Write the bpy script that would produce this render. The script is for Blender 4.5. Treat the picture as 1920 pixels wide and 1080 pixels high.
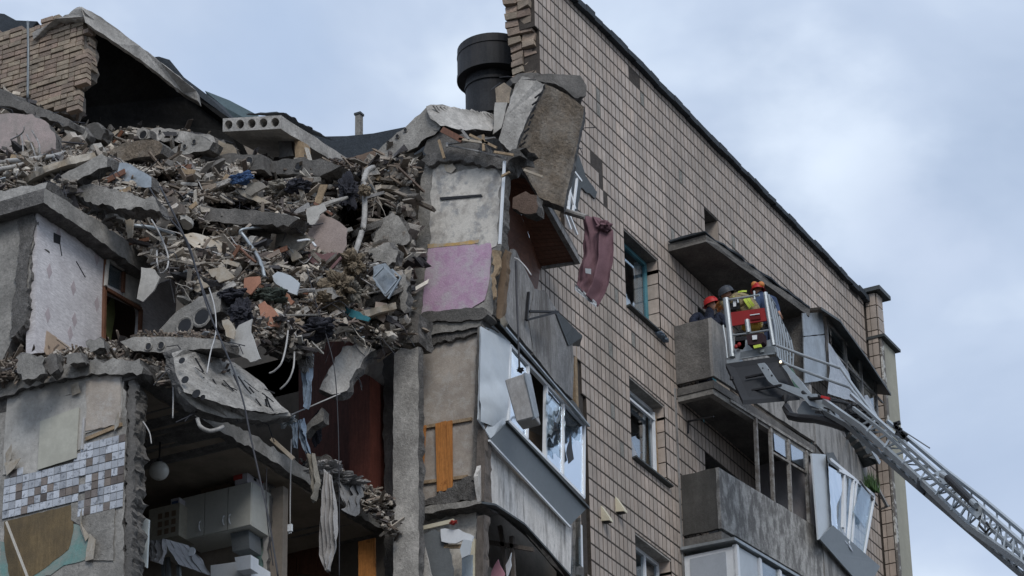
import bpy, bmesh, math, random
import numpy as np
from mathutils import Vector, Matrix, noise
random.seed(7)
for o in list(bpy.data.objects): bpy.data.objects.remove(o)
SC = bpy.context.scene
COL = SC.collection
# ------------------------------------------------------------------ camera
# building axes: X = along the facade, going away; Y = into the building (left); Z = up
FPX = 6058.78
YAW, PIT, ROL = (math.radians(a) for a in (27.41865, 27.04726, -1.13178))
CAM = np.array([0.0, 0.0, 1.6])
def ray(px, py):
    x = (px-960)/FPX; y = (py-540)/FPX
    xx = x*math.cos(ROL)+y*math.sin(ROL); yy = -x*math.sin(ROL)+y*math.cos(ROL)
    n = math.cos(PIT)+yy*math.sin(PIT); u = math.sin(PIT)-yy*math.cos(PIT); e = xx
    return np.array([e*math.sin(YAW)+n*math.cos(YAW), -e*math.cos(YAW)+n*math.sin(YAW), u])
class Ln:
    '''vertical plane through two plan points, shifted by off along Y'''
    def __init__(s, x0, y0, x1, y1, off=0): s.a = (x0, y0, x1, y1); s.off = off
    def __add__(s, k): return Ln(*s.a, s.off+k)
    def __sub__(s, k): return Ln(*s.a, s.off-k)
    def at(s, x): x0, y0, x1, y1 = s.a; return y0+(y1-y0)*(x-x0)/(x1-x0)+s.off
def P(px, py, X=None, Y=None, Z=None):
    d = ray(px, py)
    if isinstance(Y, Ln):
        x0, y0, x1, y1 = Y.a; k = (y1-y0)/(x1-x0)     # y = y0 + k (x-x0) + off
        t = (y0+Y.off-k*x0-CAM[1]+k*CAM[0])/(d[1]-k*d[0]); return CAM+t*d
    t = X/d[0] if X is not None else (Y/d[1] if Y is not None else (Z-CAM[2])/d[2])
    return CAM+t*d
def proj(p):
    v = np.array(p)-CAM
    e = v[0]*math.sin(YAW)-v[1]*math.cos(YAW); n = v[0]*math.cos(YAW)+v[1]*math.sin(YAW)
    z = n*math.cos(PIT)+v[2]*math.sin(PIT); y = -(v[2]*math.cos(PIT)-n*math.sin(PIT))
    return ((e*math.cos(ROL)-y*math.sin(ROL))/z*FPX+960, (e*math.sin(ROL)+y*math.cos(ROL))/z*FPX+540)
F = ray(960, 540); Rt = (ray(961, 540)-F)*FPX; Dn = (ray(960, 541)-F)*FPX
cam = bpy.data.cameras.new('camera'); cam.sensor_width = 36; cam.lens = FPX/1920*36
cam.clip_start = 0.5; cam.clip_end = 3000
co = bpy.data.objects.new('camera', cam); COL.objects.link(co)
m = Matrix.Identity(4)
for i, v in enumerate((Rt, -Dn, -F)):
    v = v/np.linalg.norm(v)
    for k in range(3): m[k][i] = v[k]
m.translation = Vector(CAM); co.matrix_world = m
SC.camera = co
# ------------------------------------------------------------------ sky, sun, exposure
SUN = Vector((-0.76, -0.60, 0.80)).normalized()
W = bpy.data.worlds.new('World'); SC.world = W; W.use_nodes = True
nt = W.node_tree; nt.nodes.clear()
def wn(t, **k):
    n = nt.nodes.new(t)
    for a, b in k.items(): setattr(n, a, b)
    return n
out = wn('ShaderNodeOutputWorld'); bg = wn('ShaderNodeBackground'); bg.inputs[1].default_value = 0.1
sky = wn('ShaderNodeTexSky'); sky.sky_type = 'NISHITA'; sky.sun_disc = False
sky.sun_elevation = math.asin(SUN.z); sky.sun_rotation = math.atan2(SUN.x, SUN.y)
tc = wn('ShaderNodeTexCoord'); mp = wn('ShaderNodeMapping'); mp.inputs['Scale'].default_value = (1, 1, 1.6)
mp.inputs['Location'].default_value = (3.1, 0.4, 2.2)
n1 = wn('ShaderNodeTexNoise'); n1.inputs['Scale'].default_value = 8.0; n1.inputs['Detail'].default_value = 5; n1.inputs['Roughness'].default_value = .5
n1.inputs['Distortion'].default_value = .25
cr = wn('ShaderNodeValToRGB'); e = cr.color_ramp.elements
e[0].position = .34; e[0].color = (4.1, 5.1, 6.8, 1); e[1].position = .68; e[1].color = (8.0, 9.0, 10.2, 1)
x_ = cr.color_ramp.elements.new(.52); x_.color = (5.4, 6.4, 8.1, 1)
mx = wn('ShaderNodeMix', data_type='RGBA'); mx.inputs[0].default_value = .93
L = nt.links.new
L(tc.outputs['Generated'], mp.inputs[0]); L(mp.outputs[0], n1.inputs['Vector']); L(n1.outputs['Fac'], cr.inputs[0])
# a brighter bank of cloud low on the right, a greyer one beside it
def bank(px, py, size, amt, col, prev):
    d = ray(px, py); d = d/np.linalg.norm(d); vd = wn('ShaderNodeVectorMath', operation='DISTANCE'); L(tc.outputs['Generated'], vd.inputs[0]); vd.inputs[1].default_value = tuple(d)
    nn = wn('ShaderNodeTexNoise'); nn.inputs['Scale'].default_value = 22; nn.inputs['Detail'].default_value = 5; L(mp.outputs[0], nn.inputs['Vector'])
    ad = wn('ShaderNodeMath', operation='MULTIPLY_ADD'); L(nn.outputs['Fac'], ad.inputs[0]); ad.inputs[1].default_value = size*1.5; L(vd.outputs['Value'], ad.inputs[2])
    mr = wn('ShaderNodeMapRange'); mr.interpolation_type = 'SMOOTHERSTEP'; mr.inputs[1].default_value = size*1.75; mr.inputs[2].default_value = size*.55; mr.inputs[3].default_value = 0; mr.inputs[4].default_value = amt; L(ad.outputs[0], mr.inputs[0])
    m2 = wn('ShaderNodeMix', data_type='RGBA'); L(mr.outputs[0], m2.inputs[0]); L(prev, m2.inputs[6]); m2.inputs[7].default_value = (*col, 1); return m2.outputs[2]
cc = bank(1560, 300, .055, .6, (9.6, 10.6, 11.8), cr.outputs[0])
cc = bank(1720, 420, .035, .7, (5.6, 6.5, 8.2), cc)
cc = bank(1150, 60, .04, .5, (6.9, 8.0, 9.6), cc)
cc = bank(500, 120, .06, .6, (4.3, 5.5, 7.6), cc)
cc = bank(1880, 880, .06, .6, (5.0, 6.0, 7.8), cc)
L(sky.outputs[0], mx.inputs[6]); L(cc, mx.inputs[7]); L(mx.outputs[2], bg.inputs[0]); L(bg.outputs[0], out.inputs[0])
sl = bpy.data.lights.new('sun', 'SUN'); sl.energy = 1.5; sl.angle = math.radians(25); sl.color = (1, .97, .93)
so = bpy.data.objects.new('sun', sl); COL.objects.link(so); so.location = (0, -20, 60)
so.rotation_euler = SUN.to_track_quat('Z', 'Y').to_euler()
SC.view_settings.view_transform = 'Standard'; SC.view_settings.look = 'None'
SC.view_settings.exposure = 0.12; SC.view_settings.gamma = 1; SC.view_settings.use_curve_mapping = False
SC.render.engine = 'CYCLES'; SC.cycles.max_bounces = 6; SC.cycles.transparent_max_bounces = 12
# ------------------------------------------------------------------ materials
MATS = {}
def mat(name, col, var=.12, scale=3.0, stain=None, stain_amt=.0, stain_scale=1.2, streak=False, rough=.85, bump=.15,
        bscale=40.0, island=0.0, metal=0.0, pits=0.0, spec=.3, stain_lo=.5, stain_w=.12, stain2=None, stain2_amt=0, s2scale=5., grain=None, hue=None):
    """all colours come from procedural noise in world position"""
    if name in MATS: return MATS[name]
    M = bpy.data.materials.new(name); M.use_nodes = True; T = M.node_tree; N = T.nodes; N.clear(); l = T.links.new
    def nd(t, **k):
        n = N.new(t)
        for a, b in k.items(): setattr(n, a, b)
        return n
    out = nd('ShaderNodeOutputMaterial'); bs = nd('ShaderNodeBsdfPrincipled')
    bs.inputs['Roughness'].default_value = rough; bs.inputs['Metallic'].default_value = metal
    bs.inputs['Specular IOR Level'].default_value = spec
    ge = nd('ShaderNodeNewGeometry')
    def noi(s, d=5, r=.6, vec=None, dist=0):
        n = nd('ShaderNodeTexNoise'); n.inputs['Scale'].default_value = s; n.inputs['Detail'].default_value = d
        n.inputs['Roughness'].default_value = r; n.inputs['Distortion'].default_value = dist
        l(vec or ge.outputs['Position'], n.inputs['Vector']); return n.outputs['Fac']
    def mulc(c, f, lo, hi):
        r = nd('ShaderNodeMapRange'); r.inputs[1].default_value = .3; r.inputs[2].default_value = .7
        r.inputs[3].default_value = lo; r.inputs[4].default_value = hi; l(f, r.inputs[0])
        v = nd('ShaderNodeVectorMath', operation='SCALE'); l(c, v.inputs[0]); l(r.outputs[0], v.inputs['Scale']); return v.outputs[0]
    def mixc(c, f, col2, amt, lo, w):
        r = nd('ShaderNodeMapRange'); r.inputs[1].default_value = lo-w; r.inputs[2].default_value = lo+w
        r.inputs[3].default_value = 0; r.inputs[4].default_value = amt; l(f, r.inputs[0])
        x = nd('ShaderNodeMix', data_type='RGBA'); l(r.outputs[0], x.inputs[0]); l(c, x.inputs[6]); x.inputs[7].default_value = (*col2, 1); return x.outputs[2]
    rgb = nd('ShaderNodeRGB'); rgb.outputs[0].default_value = (*col, 1); c = rgb.outputs[0]
    if hue:
        oi = nd('ShaderNodeObjectInfo'); a0 = nd('ShaderNodeMath', operation='ADD'); l(oi.outputs['Random'], a0.inputs[0]); l(ge.outputs['Random Per Island'], a0.inputs[1])
        f0 = nd('ShaderNodeMath', operation='FRACT'); l(a0.outputs[0], f0.inputs[0])
        x = nd('ShaderNodeMix', data_type='RGBA'); l(f0.outputs[0], x.inputs[0]); l(c, x.inputs[6]); x.inputs[7].default_value = (*hue, 1); c = x.outputs[2]
    if island:
        oi = nd('ShaderNodeObjectInfo'); ad = nd('ShaderNodeMath', operation='ADD'); l(oi.outputs['Random'], ad.inputs[0]); l(ge.outputs['Random Per Island'], ad.inputs[1])
        ml = nd('ShaderNodeMath', operation='MULTIPLY'); l(ad.outputs[0], ml.inputs[0]); ml.inputs[1].default_value = 7.31
        fr = nd('ShaderNodeMath', operation='FRACT'); l(ml.outputs[0], fr.inputs[0])
        r = nd('ShaderNodeMapRange'); r.inputs[3].default_value = 1-island; r.inputs[4].default_value = 1+island; l(fr.outputs[0], r.inputs[0])
        v = nd('ShaderNodeVectorMath', operation='SCALE'); l(c, v.inputs[0]); l(r.outputs[0], v.inputs['Scale']); c = v.outputs[0]
    c = mulc(c, noi(scale, 6, .65), 1-var, 1+var)
    c = mulc(c, noi(scale*7, 5, .75), 1-var*1.1, 1+var*1.1)
    if grain:
        g = nd('ShaderNodeMapping'); g.inputs['Scale'].default_value = grain; l(ge.outputs['Position'], g.inputs[0])
        c = mulc(c, noi(4, 6, .7, g.outputs[0], .6), .68, 1.28)
    vec = None
    if streak:
        g = nd('ShaderNodeMapping'); g.inputs['Scale'].default_value = (1, 1, .16 if streak is True else streak); l(ge.outputs['Position'], g.inputs[0]); vec = g.outputs[0]
    if stain: c = mixc(c, noi(stain_scale, 7, .7, vec), stain, stain_amt, stain_lo, stain_w)
    if stain2: c = mixc(c, noi(s2scale, 7, .75, vec), stain2, stain2_amt, .55, .06)
    if pits:
        vo = nd('ShaderNodeTexVoronoi'); vo.inputs['Scale'].default_value = 14; l(ge.outputs['Position'], vo.inputs['Vector'])
        r = nd('ShaderNodeMapRange'); r.inputs[1].default_value = .08; r.inputs[2].default_value = .2; r.inputs[3].default_value = 1-pits; r.inputs[4].default_value = 1; l(vo.outputs['Distance'], r.inputs[0])
        v = nd('ShaderNodeVectorMath', operation='SCALE'); l(c, v.inputs[0]); l(r.outputs[0], v.inputs['Scale']); c = v.outputs[0]
    l(c, bs.inputs['Base Color'])
    if bump:
        b = nd('ShaderNodeBump'); b.inputs['Strength'].default_value = bump; b.inputs['Distance'].default_value = .05
        l(noi(bscale, 6, .7), b.inputs['Height']); l(b.outputs[0], bs.inputs['Normal'])
    l(bs.outputs[0], out.inputs[0]); MATS[name] = M; return M
def glassmat(name, fac, tint, rough=.03):
    M = bpy.data.materials.new(name); M.use_nodes = True; T = M.node_tree; N = T.nodes; N.clear(); l = T.links.new
    o = N.new('ShaderNodeOutputMaterial'); a = N.new('ShaderNodeBsdfTransparent'); g = N.new('ShaderNodeBsdfGlossy'); mxx = N.new('ShaderNodeMixShader')
    a.inputs[0].default_value = (*tint, 1); g.inputs['Roughness'].default_value = rough; g.inputs[0].default_value = (.9, .95, 1, 1)
    n = N.new('ShaderNodeTexNoise'); n.inputs['Scale'].default_value = 1.3; b = N.new('ShaderNodeBump'); b.inputs['Strength'].default_value = .05; b.inputs['Distance'].default_value = .2
    ge = N.new('ShaderNodeNewGeometry'); l(ge.outputs['Position'], n.inputs['Vector']); l(n.outputs['Fac'], b.inputs['Height']); l(b.outputs[0], g.inputs['Normal'])
    mxx.inputs[0].default_value = fac; l(a.outputs[0], mxx.inputs[1]); l(g.outputs[0], mxx.inputs[2]); l(mxx.outputs[0], o.inputs[0]); MATS[name] = M; return M
CONC = mat('grey_concrete', (.35, .33, .30), .26, 2.5, stain=(.12, .115, .105), stain_amt=.6, stain_scale=1.6, bump=.5, bscale=25, pits=.35)
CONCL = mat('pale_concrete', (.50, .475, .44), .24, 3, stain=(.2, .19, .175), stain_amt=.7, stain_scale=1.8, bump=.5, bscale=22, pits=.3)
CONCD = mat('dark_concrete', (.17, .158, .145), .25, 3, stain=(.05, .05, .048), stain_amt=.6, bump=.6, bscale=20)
FRACT = mat('fractured_concrete', (.17, .16, .15), .4, 6, stain=(.07, .066, .06), stain_amt=.7, stain_scale=5, bump=1.0, bscale=18)
DUSTC = mat('dusty_rubble', (.33, .298, .262), .4, 8, stain=(.09, .085, .08), stain_amt=.7, stain_scale=4, bump=1.0, bscale=30)
CHUNK = mat('rubble_grey', (.38, .35, .31), .25, 6, island=.38, hue=(.24, .205, .17), bump=.5)
CHUNKP = mat('rubble_pale', (.54, .505, .45), .2, 6, island=.3, hue=(.42, .36, .29), bump=.3)
WOODR = mat('splintered_wood', (.26, .215, .17), .25, 8, island=.5, hue=(.13, .10, .085), bump=.3)
DARKR = mat('dark_scraps', (.06, .06, .065), .3, 8, island=.6, hue=(.10, .08, .07), bump=.3)
COLR = mat('coloured_scraps', (.34, .275, .235), .2, 8, island=.4, hue=(.27, .31, .34), bump=.2)
TILE = mat('facade_tile', (.475, .385, .32), .14, 1.2, island=.15, hue=(.44, .375, .325), stain=(.24, .205, .17), stain_amt=.8, stain_scale=.9, stain2=(.33, .275, .235), stain2_amt=.55, s2scale=1.1, stain_lo=.56, streak=True, rough=.6, bump=.1)
MORT = mat('dark_mortar', (.06, .05, .042), .3, 10, bump=.4)
PATCH = mat('bare_cement_patch', (.25, .24, .215), .3, 8, bump=.5)
BRICKY = mat('pale_brick', (.40, .33, .245), .18, 7, island=.22, hue=(.34, .245, .195), stain=(.16, .14, .12), stain_amt=.55, stain_scale=3, bump=.6)
MORTL = mat('brick_mortar', (.17, .15, .13), .3, 9, bump=.6)
BITUM = mat('roof_felt', (.035, .042, .05), .25, 3, rough=.75, bump=.4, bscale=12)
UNDERS = mat('near_black_slab', (.014, .0135, .013), .3, 2, spec=.05, bump=.4, bscale=12)
PLAST = mat('old_plaster', (.46, .44, .405), .12, 2, stain=(.25, .235, .215), stain_amt=.7, stain_scale=2.2, stain_lo=.54, bump=.25, pits=.2)
BEIGE = mat('beige_plaster', (.44, .385, .33), .12, 2, stain=(.27, .235, .205), stain_amt=.8, stain_scale=1.6, stain_lo=.5, bump=.25, stain2=(.5, .48, .45), stain2_amt=.5, s2scale=6)
WHPL = mat('flaking_white_paint', (.58, .545, .49), .1, 2, stain=(.30, .30, .30), stain_amt=.9, stain_scale=3.2, stain_lo=.56, stain_w=.05, bump=.3, stain2=(.30, .27, .24), stain2_amt=.6)
PINK = mat('lilac_paint', (.48, .33, .43), .08, 1.5, stain=(.49, .44, .46), stain_amt=.9, stain_scale=2.6, stain_lo=.52, stain_w=.07, bump=.3, stain2=(.40, .22, .35), stain2_amt=.6, s2scale=3.5, pits=.15)
OCHRE = mat('ochre_paint_band', (.50, .31, .10), .15, 8, stain=(.4, .37, .33), stain_amt=.8, stain_scale=9, bump=.2)
GREEN = mat('sea_green_paint', (.14, .25, .23), .15, 3, stain=(.3, .28, .25), stain_amt=.7, stain_scale=4, bump=.2)
OLIVE = mat('brown_glue_board', (.16, .115, .06), .15, 3, stain=(.09, .07, .045), stain_amt=.7, stain_scale=2, bump=.2, grain=(6, 6, .6))
TILEW = mat('kitchen_tile_white', (.42, .44, .475), .12, 9, island=.28, rough=.35, bump=.05, stain=(.14, .15, .17), stain_amt=.85, stain_scale=13, stain_lo=.575, stain_w=.03)
TILEB = mat('kitchen_tile_brown', (.20, .165, .14), .25, 9, island=.35, hue=(.10, .085, .08), rough=.4, bump=.05)
WALLP = mat('pale_wallpaper', (.60, .575, .58), .06, 2, stain=(.38, .35, .36), stain_amt=.6, stain_scale=3, stain_lo=.6, bump=.1, grain=(3, 3, 14))
DIAM = mat('mauve_diamond_print', (.44, .38, .39), .12, 9, bump=.05)
PAPER = mat('torn_paper', (.46, .42, .36), .15, 5, stain=(.3, .22, .13), stain_amt=.6, stain_scale=4, bump=.15)
DOORW = mat('brown_door_wood', (.16, .075, .045), .15, 4, grain=(8, 8, .8), bump=.15, rough=.5)
WARD = mat('dark_red_wardrobe', (.17, .055, .038), .15, 3, grain=(7, 7, .6), bump=.1, rough=.5)
ORNG = mat('orange_pine_board', (.46, .19, .055), .12, 3, grain=(9, 9, .7), bump=.15, rough=.5, stain=(.2, .07, .02), stain_amt=.7, stain_scale=7, stain_lo=.62, stain_w=.03)
CEILW = mat('varnished_ceiling_board', (.145, .06, .035), .12, 3, grain=(.7, 8, 8), rough=.5, bump=.1, island=.1)
LUMB = mat('raw_lumber', (.32, .235, .15), .2, 5, grain=(4, 4, 4), bump=.3)
ASB = mat('weathered_board', (.27, .26, .25), .18, 3, stain=(.10, .09, .08), stain_amt=.8, stain_scale=3, streak=True, stain_lo=.56, stain_w=.07, bump=.3, grain=(5, 5, .8))
PARA = mat('stained_parapet', (.33, .315, .295), .14, 3, stain=(.11, .105, .10), stain_amt=.8, stain_scale=5, streak=True, stain_lo=.54, stain_w=.07, bump=.4)
PARAP = mat('peeling_parapet', (.40, .39, .37), .2, 3, stain=(.12, .115, .11), stain_amt=.85, stain_scale=6.5, streak=.4, stain_lo=.48, stain_w=.08, bump=.5)
SLABD = mat('old_dark_balcony_concrete', (.095, .092, .085), .2, 2.5, stain=(.05, .046, .042), stain_amt=.7, stain_scale=2.5, streak=True, bump=.3)
WPVC = mat('white_pvc', (.72, .74, .76), .05, 3, rough=.35, bump=.02, spec=.5)
WSHEET = mat('white_metal_sheet', (.52, .56, .59), .05, 1.5, rough=.55, bump=.05, bscale=6, spec=.6)
GSHEET = mat('grey_metal_skirt', (.16, .18, .19), .06, 2, rough=.45, bump=.03, spec=.5)
DSHEET = mat('dark_metal_flashing', (.05, .055, .055), .2, 4, rough=.5, bump=.1)
GALV = mat('old_galvanised_sheet', (.36, .39, .41), .18, 1.8, stain=(.2, .21, .215), stain_amt=.6, stain_scale=2.5, rough=.35, metal=.45, bump=.25, bscale=5)
ALU = mat('ladder_aluminium', (.33, .36, .38), .07, 4, rough=.35, metal=.35, bump=.03, spec=.6)
ALUD = mat('ladder_grey_steel', (.16, .175, .185), .1, 5, rough=.4, metal=.3, bump=.03)
BLK = mat('black_rubber', (.018, .018, .02), .2, 6, rough=.5, bump=.1)
STEELB = mat('black_chimney_steel', (.022, .023, .026), .35, 4, stain=(.05, .045, .042), stain_amt=.7, stain_scale=3, streak=True, rough=.65, bump=.15)
REDP = mat('red_panel', (.27, .02, .02), .1, 5, rough=.5, bump=.05)
REDH = mat('red_helmet_shell', (.42, .025, .025), .12, 9, rough=.5, bump=.02)
ORH = mat('orange_helmet_shell', (.52, .19, .05), .12, 9, rough=.5, bump=.02)
DKH = mat('dark_helmet_shell', (.04, .045, .055), .15, 9, rough=.5, bump=.02)
NAVY = mat('navy_uniform', (.017, .022, .04), .35, 10, bump=1.0, bscale=14)
TANU = mat('tan_fire_coat', (.27, .215, .12), .35, 10, bump=1.0, bscale=14)
YEL = mat('yellow_fabric', (.55, .34, .06), .12, 8, bump=.2)
HIVIS = mat('lime_reflective_band', (.55, .68, .10), .08, 8, rough=.5, bump=.05)
SKIN = mat('skin_tone', (.42, .23, .16), .06, 10, rough=.55, bump=.05)
MAUVE = mat('mauve_curtain', (.155, .085, .098), .10, 4, rough=.8, bump=.1, bscale=60)
MAUVEW = mat('grey_curtain_hem', (.40, .42, .44), .1, 4, bump=.1)
CLG = mat('grey_cloth', (.25, .245, .24), .2, 5, stain=(.12, .11, .1), stain_amt=.5, stain_scale=5, bump=.3)
CLGL = mat('dirty_white_cloth', (.40, .385, .375), .15, 5, stain=(.22, .2, .18), stain_amt=.5, stain_scale=5, bump=.3)
CLB = mat('blue_cloth', (.06, .11, .22), .2, 5, bump=.3)
CLJ = mat('pale_blue_denim', (.20, .25, .31), .2, 5, bump=.3)
CLD = mat('dark_cloth', (.03, .03, .038), .3, 5, bump=.4)
CLT = mat('brown_insulation_wrap', (.27, .215, .15), .3, 7, stain=(.08, .06, .04), stain_amt=.6, stain_scale=5, bump=.8)
CLK = mat('khaki_cloth', (.22, .20, .165), .2, 5, stain=(.1, .09, .08), stain_amt=.5, bump=.3)
PIPEG = mat('grey_pipe', (.31, .295, .275), .3, 5, rough=.5, bump=.1)
WIRE = mat('dark_cable', (.03, .03, .035), .2, 5, rough=.5, bump=0)
WIREW = mat('pale_cable', (.42, .41, .40), .1, 5, rough=.5, bump=0)
KCAB = mat('cream_cabinet', (.46, .46, .42), .06, 2, rough=.45, bump=.03)
CARD = mat('printed_carton', (.48, .47, .50), .1, 5, bump=.05)
CARDB = mat('brown_carton', (.17, .12, .08), .15, 5, bump=.1)
GLOBE = mat('milk_glass_globe', (.62, .61, .56), .04, 3, rough=.25, bump=0)
TEAL = mat('teal_window_paint', (.09, .24, .28), .15, 6, rough=.5, bump=.1)
CREAMV = mat('cream_vent_plastic', (.60, .55, .42), .08, 4, rough=.5, bump=.05)
YELW = mat('yellowish_far_wall', (.37, .355, .285), .08, 1, stain=(.26, .25, .21), stain_amt=.4, stain_scale=1.5, streak=True, bump=.2)
PEEL = mat('peeling_whitewash', (.16, .145, .13), .2, 3, stain=(.55, .54, .50), stain_amt=.95, stain_scale=4.5, stain_lo=.56, stain_w=.03, bump=.4)
CURT = mat('dusty_net_curtain', (.30, .32, .36), .1, 5, bump=.3)
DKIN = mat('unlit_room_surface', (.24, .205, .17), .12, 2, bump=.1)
ACB = mat('ac_casing', (.38, .37, .36), .1, 4, stain=(.22, .2, .18), stain_amt=.5, stain_scale=3, rough=.45, bump=.1, grain=(3, 3, 1))
PINKC = mat('pink_panel', (.60, .30, .36), .08, 4, bump=.05)
ORB = mat('terracotta_board', (.40, .20, .135), .12, 5, bump=.15)
MAROON = mat('maroon_plaster', (.20, .115, .115), .12, 5, bump=.2)
PLANTG = mat('balcony_plant_leaf', (.05, .10, .03), .3, 9, rough=.7, bump=.1)
RED = mat('red_print', (.42, .06, .05), .1, 9, bump=0)
PAINTB = mat('black_print', (.03, .03, .03), .1, 9, bump=0)
TURQ = mat('turquoise_plastic', (.05, .20, .24), .15, 5, rough=.5, bump=.1)
GROUND = mat('courtyard_asphalt', (.06, .06, .06), .2, .5, bump=.3, bscale=3)
GLW = glassmat('bright_reflecting_glass', .82, (.7, .75, .8), .05)
GLD = glassmat('dim_window_glass', .28, (.75, .8, .82), .02)
GLM = glassmat('milky_reflecting_glass', .5, (.55, .6, .65), .12)
FILM = mat('dusty_plastic_film', (.46, .49, .53), .12, 4, stain=(.28, .31, .35), stain_amt=.7, stain_scale=5, rough=.3, bump=.6, bscale=9, spec=.6)
# ------------------------------------------------------------------ mesh helpers
def V3(a): return np.array(a, float)
def nrm(v): return v/max(1e-9, np.linalg.norm(v))
CUBEF = [(0,3,2,1),(4,5,6,7),(0,1,5,4),(1,2,6,5),(2,3,7,6),(3,0,4,7)]
class MB:
    def __init__(s): s.v = []; s.f = []; s.mi = []; s.cur = 0
    def add(s, vs, fs):
        b = len(s.v); s.v.extend([tuple(map(float, q)) for q in vs]); s.f.extend([tuple(b+i for i in f) for f in fs]); s.mi.extend([s.cur]*len(fs)); return s
    def obox(s, c, a, b, d):            # centre and three half vectors
        c, a, b, d = V3(c), V3(a), V3(b), V3(d)
        vs = [c+i*a+j*b+k*d for k in (-1,1) for (i, j) in ((-1,-1),(1,-1),(1,1),(-1,1))]
        return s.add(vs, CUBEF)
    def box(s, x0, x1, y0, y1, z0, z1):
        return s.obox(((x0+x1)/2, (y0+y1)/2, (z0+z1)/2), ((x1-x0)/2, 0, 0), (0, (y1-y0)/2, 0), (0, 0, (z1-z0)/2))
    def prism(s, poly, vec):
        n = len(poly); vec = V3(vec); p = [V3(q) for q in poly]
        s.add(p+[q+vec for q in p], [tuple(range(n))[::-1], tuple(range(n, 2*n))]+[(i, (i+1) % n, n+(i+1) % n, n+i) for i in range(n)]); return s
    def bar(s, a, b, w, h=None, up=(0, 0, 1)):
        a, b = V3(a), V3(b); h = h or w; d = nrm(b-a); u = V3(up)
        if abs(np.dot(d, u)) > .95: u = V3((1, 0, 0))
        sd = nrm(np.cross(d, u)); u = np.cross(sd, d)
        return s.obox((a+b)/2, (b-a)/2, sd*w/2, u*h/2)
    def tube(s, pts, r, n=6, r2=None):
        pts = [V3(q) for q in pts]; k = len(pts); vs = []
        for i, q in enumerate(pts):
            d = nrm(pts[min(k-1, i+1)]-pts[max(0, i-1)]); u = V3((0, 0, 1)) if abs(d[2]) < .9 else V3((1, 0, 0))
            a = nrm(np.cross(d, u)); b = np.cross(a, d); rr = r if r2 is None else r+(r2-r)*i/(k-1)
            vs += [q+rr*(a*math.cos(6.2832*j/n)+b*math.sin(6.2832*j/n)) for j in range(n)]
        fs = [(i*n+j, i*n+(j+1) % n, (i+1)*n+(j+1) % n, (i+1)*n+j) for i in range(k-1) for j in range(n)]
        fs += [tuple(range(n))[::-1], tuple((k-1)*n+j for j in range(n))]
        return s.add(vs, fs)
    def rock(s, c, sx, rnd, flat=1.0):
        q = Matrix.Rotation(rnd.uniform(0, 6.28), 3, Vector((rnd.uniform(-1, 1), rnd.uniform(-1, 1), rnd.uniform(-1, 1))).normalized())
        vs = []
        for v in ICO:
            w = Vector((v[0]*sx*rnd.uniform(.7, 1.15), v[1]*sx*rnd.uniform(.6, 1.1), v[2]*sx*flat*rnd.uniform(.6, 1.1)))
            vs.append(V3(q @ w)+V3(c))
        return s.add(vs, ICOF)
    def jbox(s, c, a, b, d, rnd, j=.12):
        c, a, b, d = V3(c), V3(a), V3(b), V3(d)
        vs = [c+i*a*rnd.uniform(1-j, 1+j)+jj*b*rnd.uniform(1-j, 1+j)+k*d*rnd.uniform(1-j, 1+j) for k in (-1,1) for (i, jj) in ((-1,-1),(1,-1),(1,1),(-1,1))]
        return s.add(vs, CUBEF)
    def build(s, name, mats, parent=None, label=None, cat=None, group=None, kind=None, smooth=False, bevel=0):
        if not s.v: return None
        me = bpy.data.meshes.new(name); v = np.array(s.v)
        o = V3((v[:, 0].mean(), v[:, 1].mean(), v[:, 2].min()))
        me.from_pydata((v-o).tolist(), [], s.f)
        for mm in (mats if isinstance(mats, (list, tuple)) else [mats]): me.materials.append(mm)
        if any(s.mi): me.polygons.foreach_set('material_index', s.mi)
        if smooth: me.polygons.foreach_set('use_smooth', [True]*len(me.polygons))
        bm = bmesh.new(); bm.from_mesh(me); bmesh.ops.recalc_face_normals(bm, faces=bm.faces)
        if bevel: bmesh.ops.bevel(bm, geom=bm.edges[:], offset=bevel, segments=1, affect='EDGES')
        bm.to_mesh(me); bm.free()
        return link(name, me, o, parent, label, cat, group, kind)
def link(name, me, o, parent=None, label=None, cat=None, group=None, kind=None):
    ob = bpy.data.objects.new(name, me); COL.objects.link(ob); ob.location = o
    if parent is not None:
        ob.parent = parent; ob.matrix_parent_inverse = Matrix.Translation(-parent.location)
    tagit(ob, label, cat, group, kind); return ob
def tagit(ob, label=None, cat=None, group=None, kind=None):
    if label: ob['label'] = label
    if cat: ob['category'] = cat
    if group: ob['group'] = group
    if kind: ob['kind'] = kind
def thing(name, label, cat, loc, group=None):
    o = bpy.data.objects.new(name, None); COL.objects.link(o); o.location = loc; o.empty_display_size = .3
    tagit(o, label, cat, group); return o
t_ = (1+5**.5)/2
ICO = [nrm(V3(q)) for q in [(-1,t_,0),(1,t_,0),(-1,-t_,0),(1,-t_,0),(0,-1,t_),(0,1,t_),(0,-1,-t_),(0,1,-t_),(t_,0,-1),(t_,0,1),(-t_,0,-1),(-t_,0,1)]]
ICOF = [(0,11,5),(0,5,1),(0,1,7),(0,7,10),(0,10,11),(1,5,9),(5,11,4),(11,10,2),(10,7,6),(7,1,8),(3,9,4),(3,4,2),(3,2,6),(3,6,8),(3,8,9),(4,9,5),(2,4,11),(6,2,10),(8,6,7),(9,8,1)]
def pts(lst, X=None, Y=None, Z=None):
    r = []
    for q in lst:
        r.append(P(q[0], q[1], X=q[2]) if len(q) == 3 else P(q[0], q[1], X=X, Y=Y, Z=Z))
    return r
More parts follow.
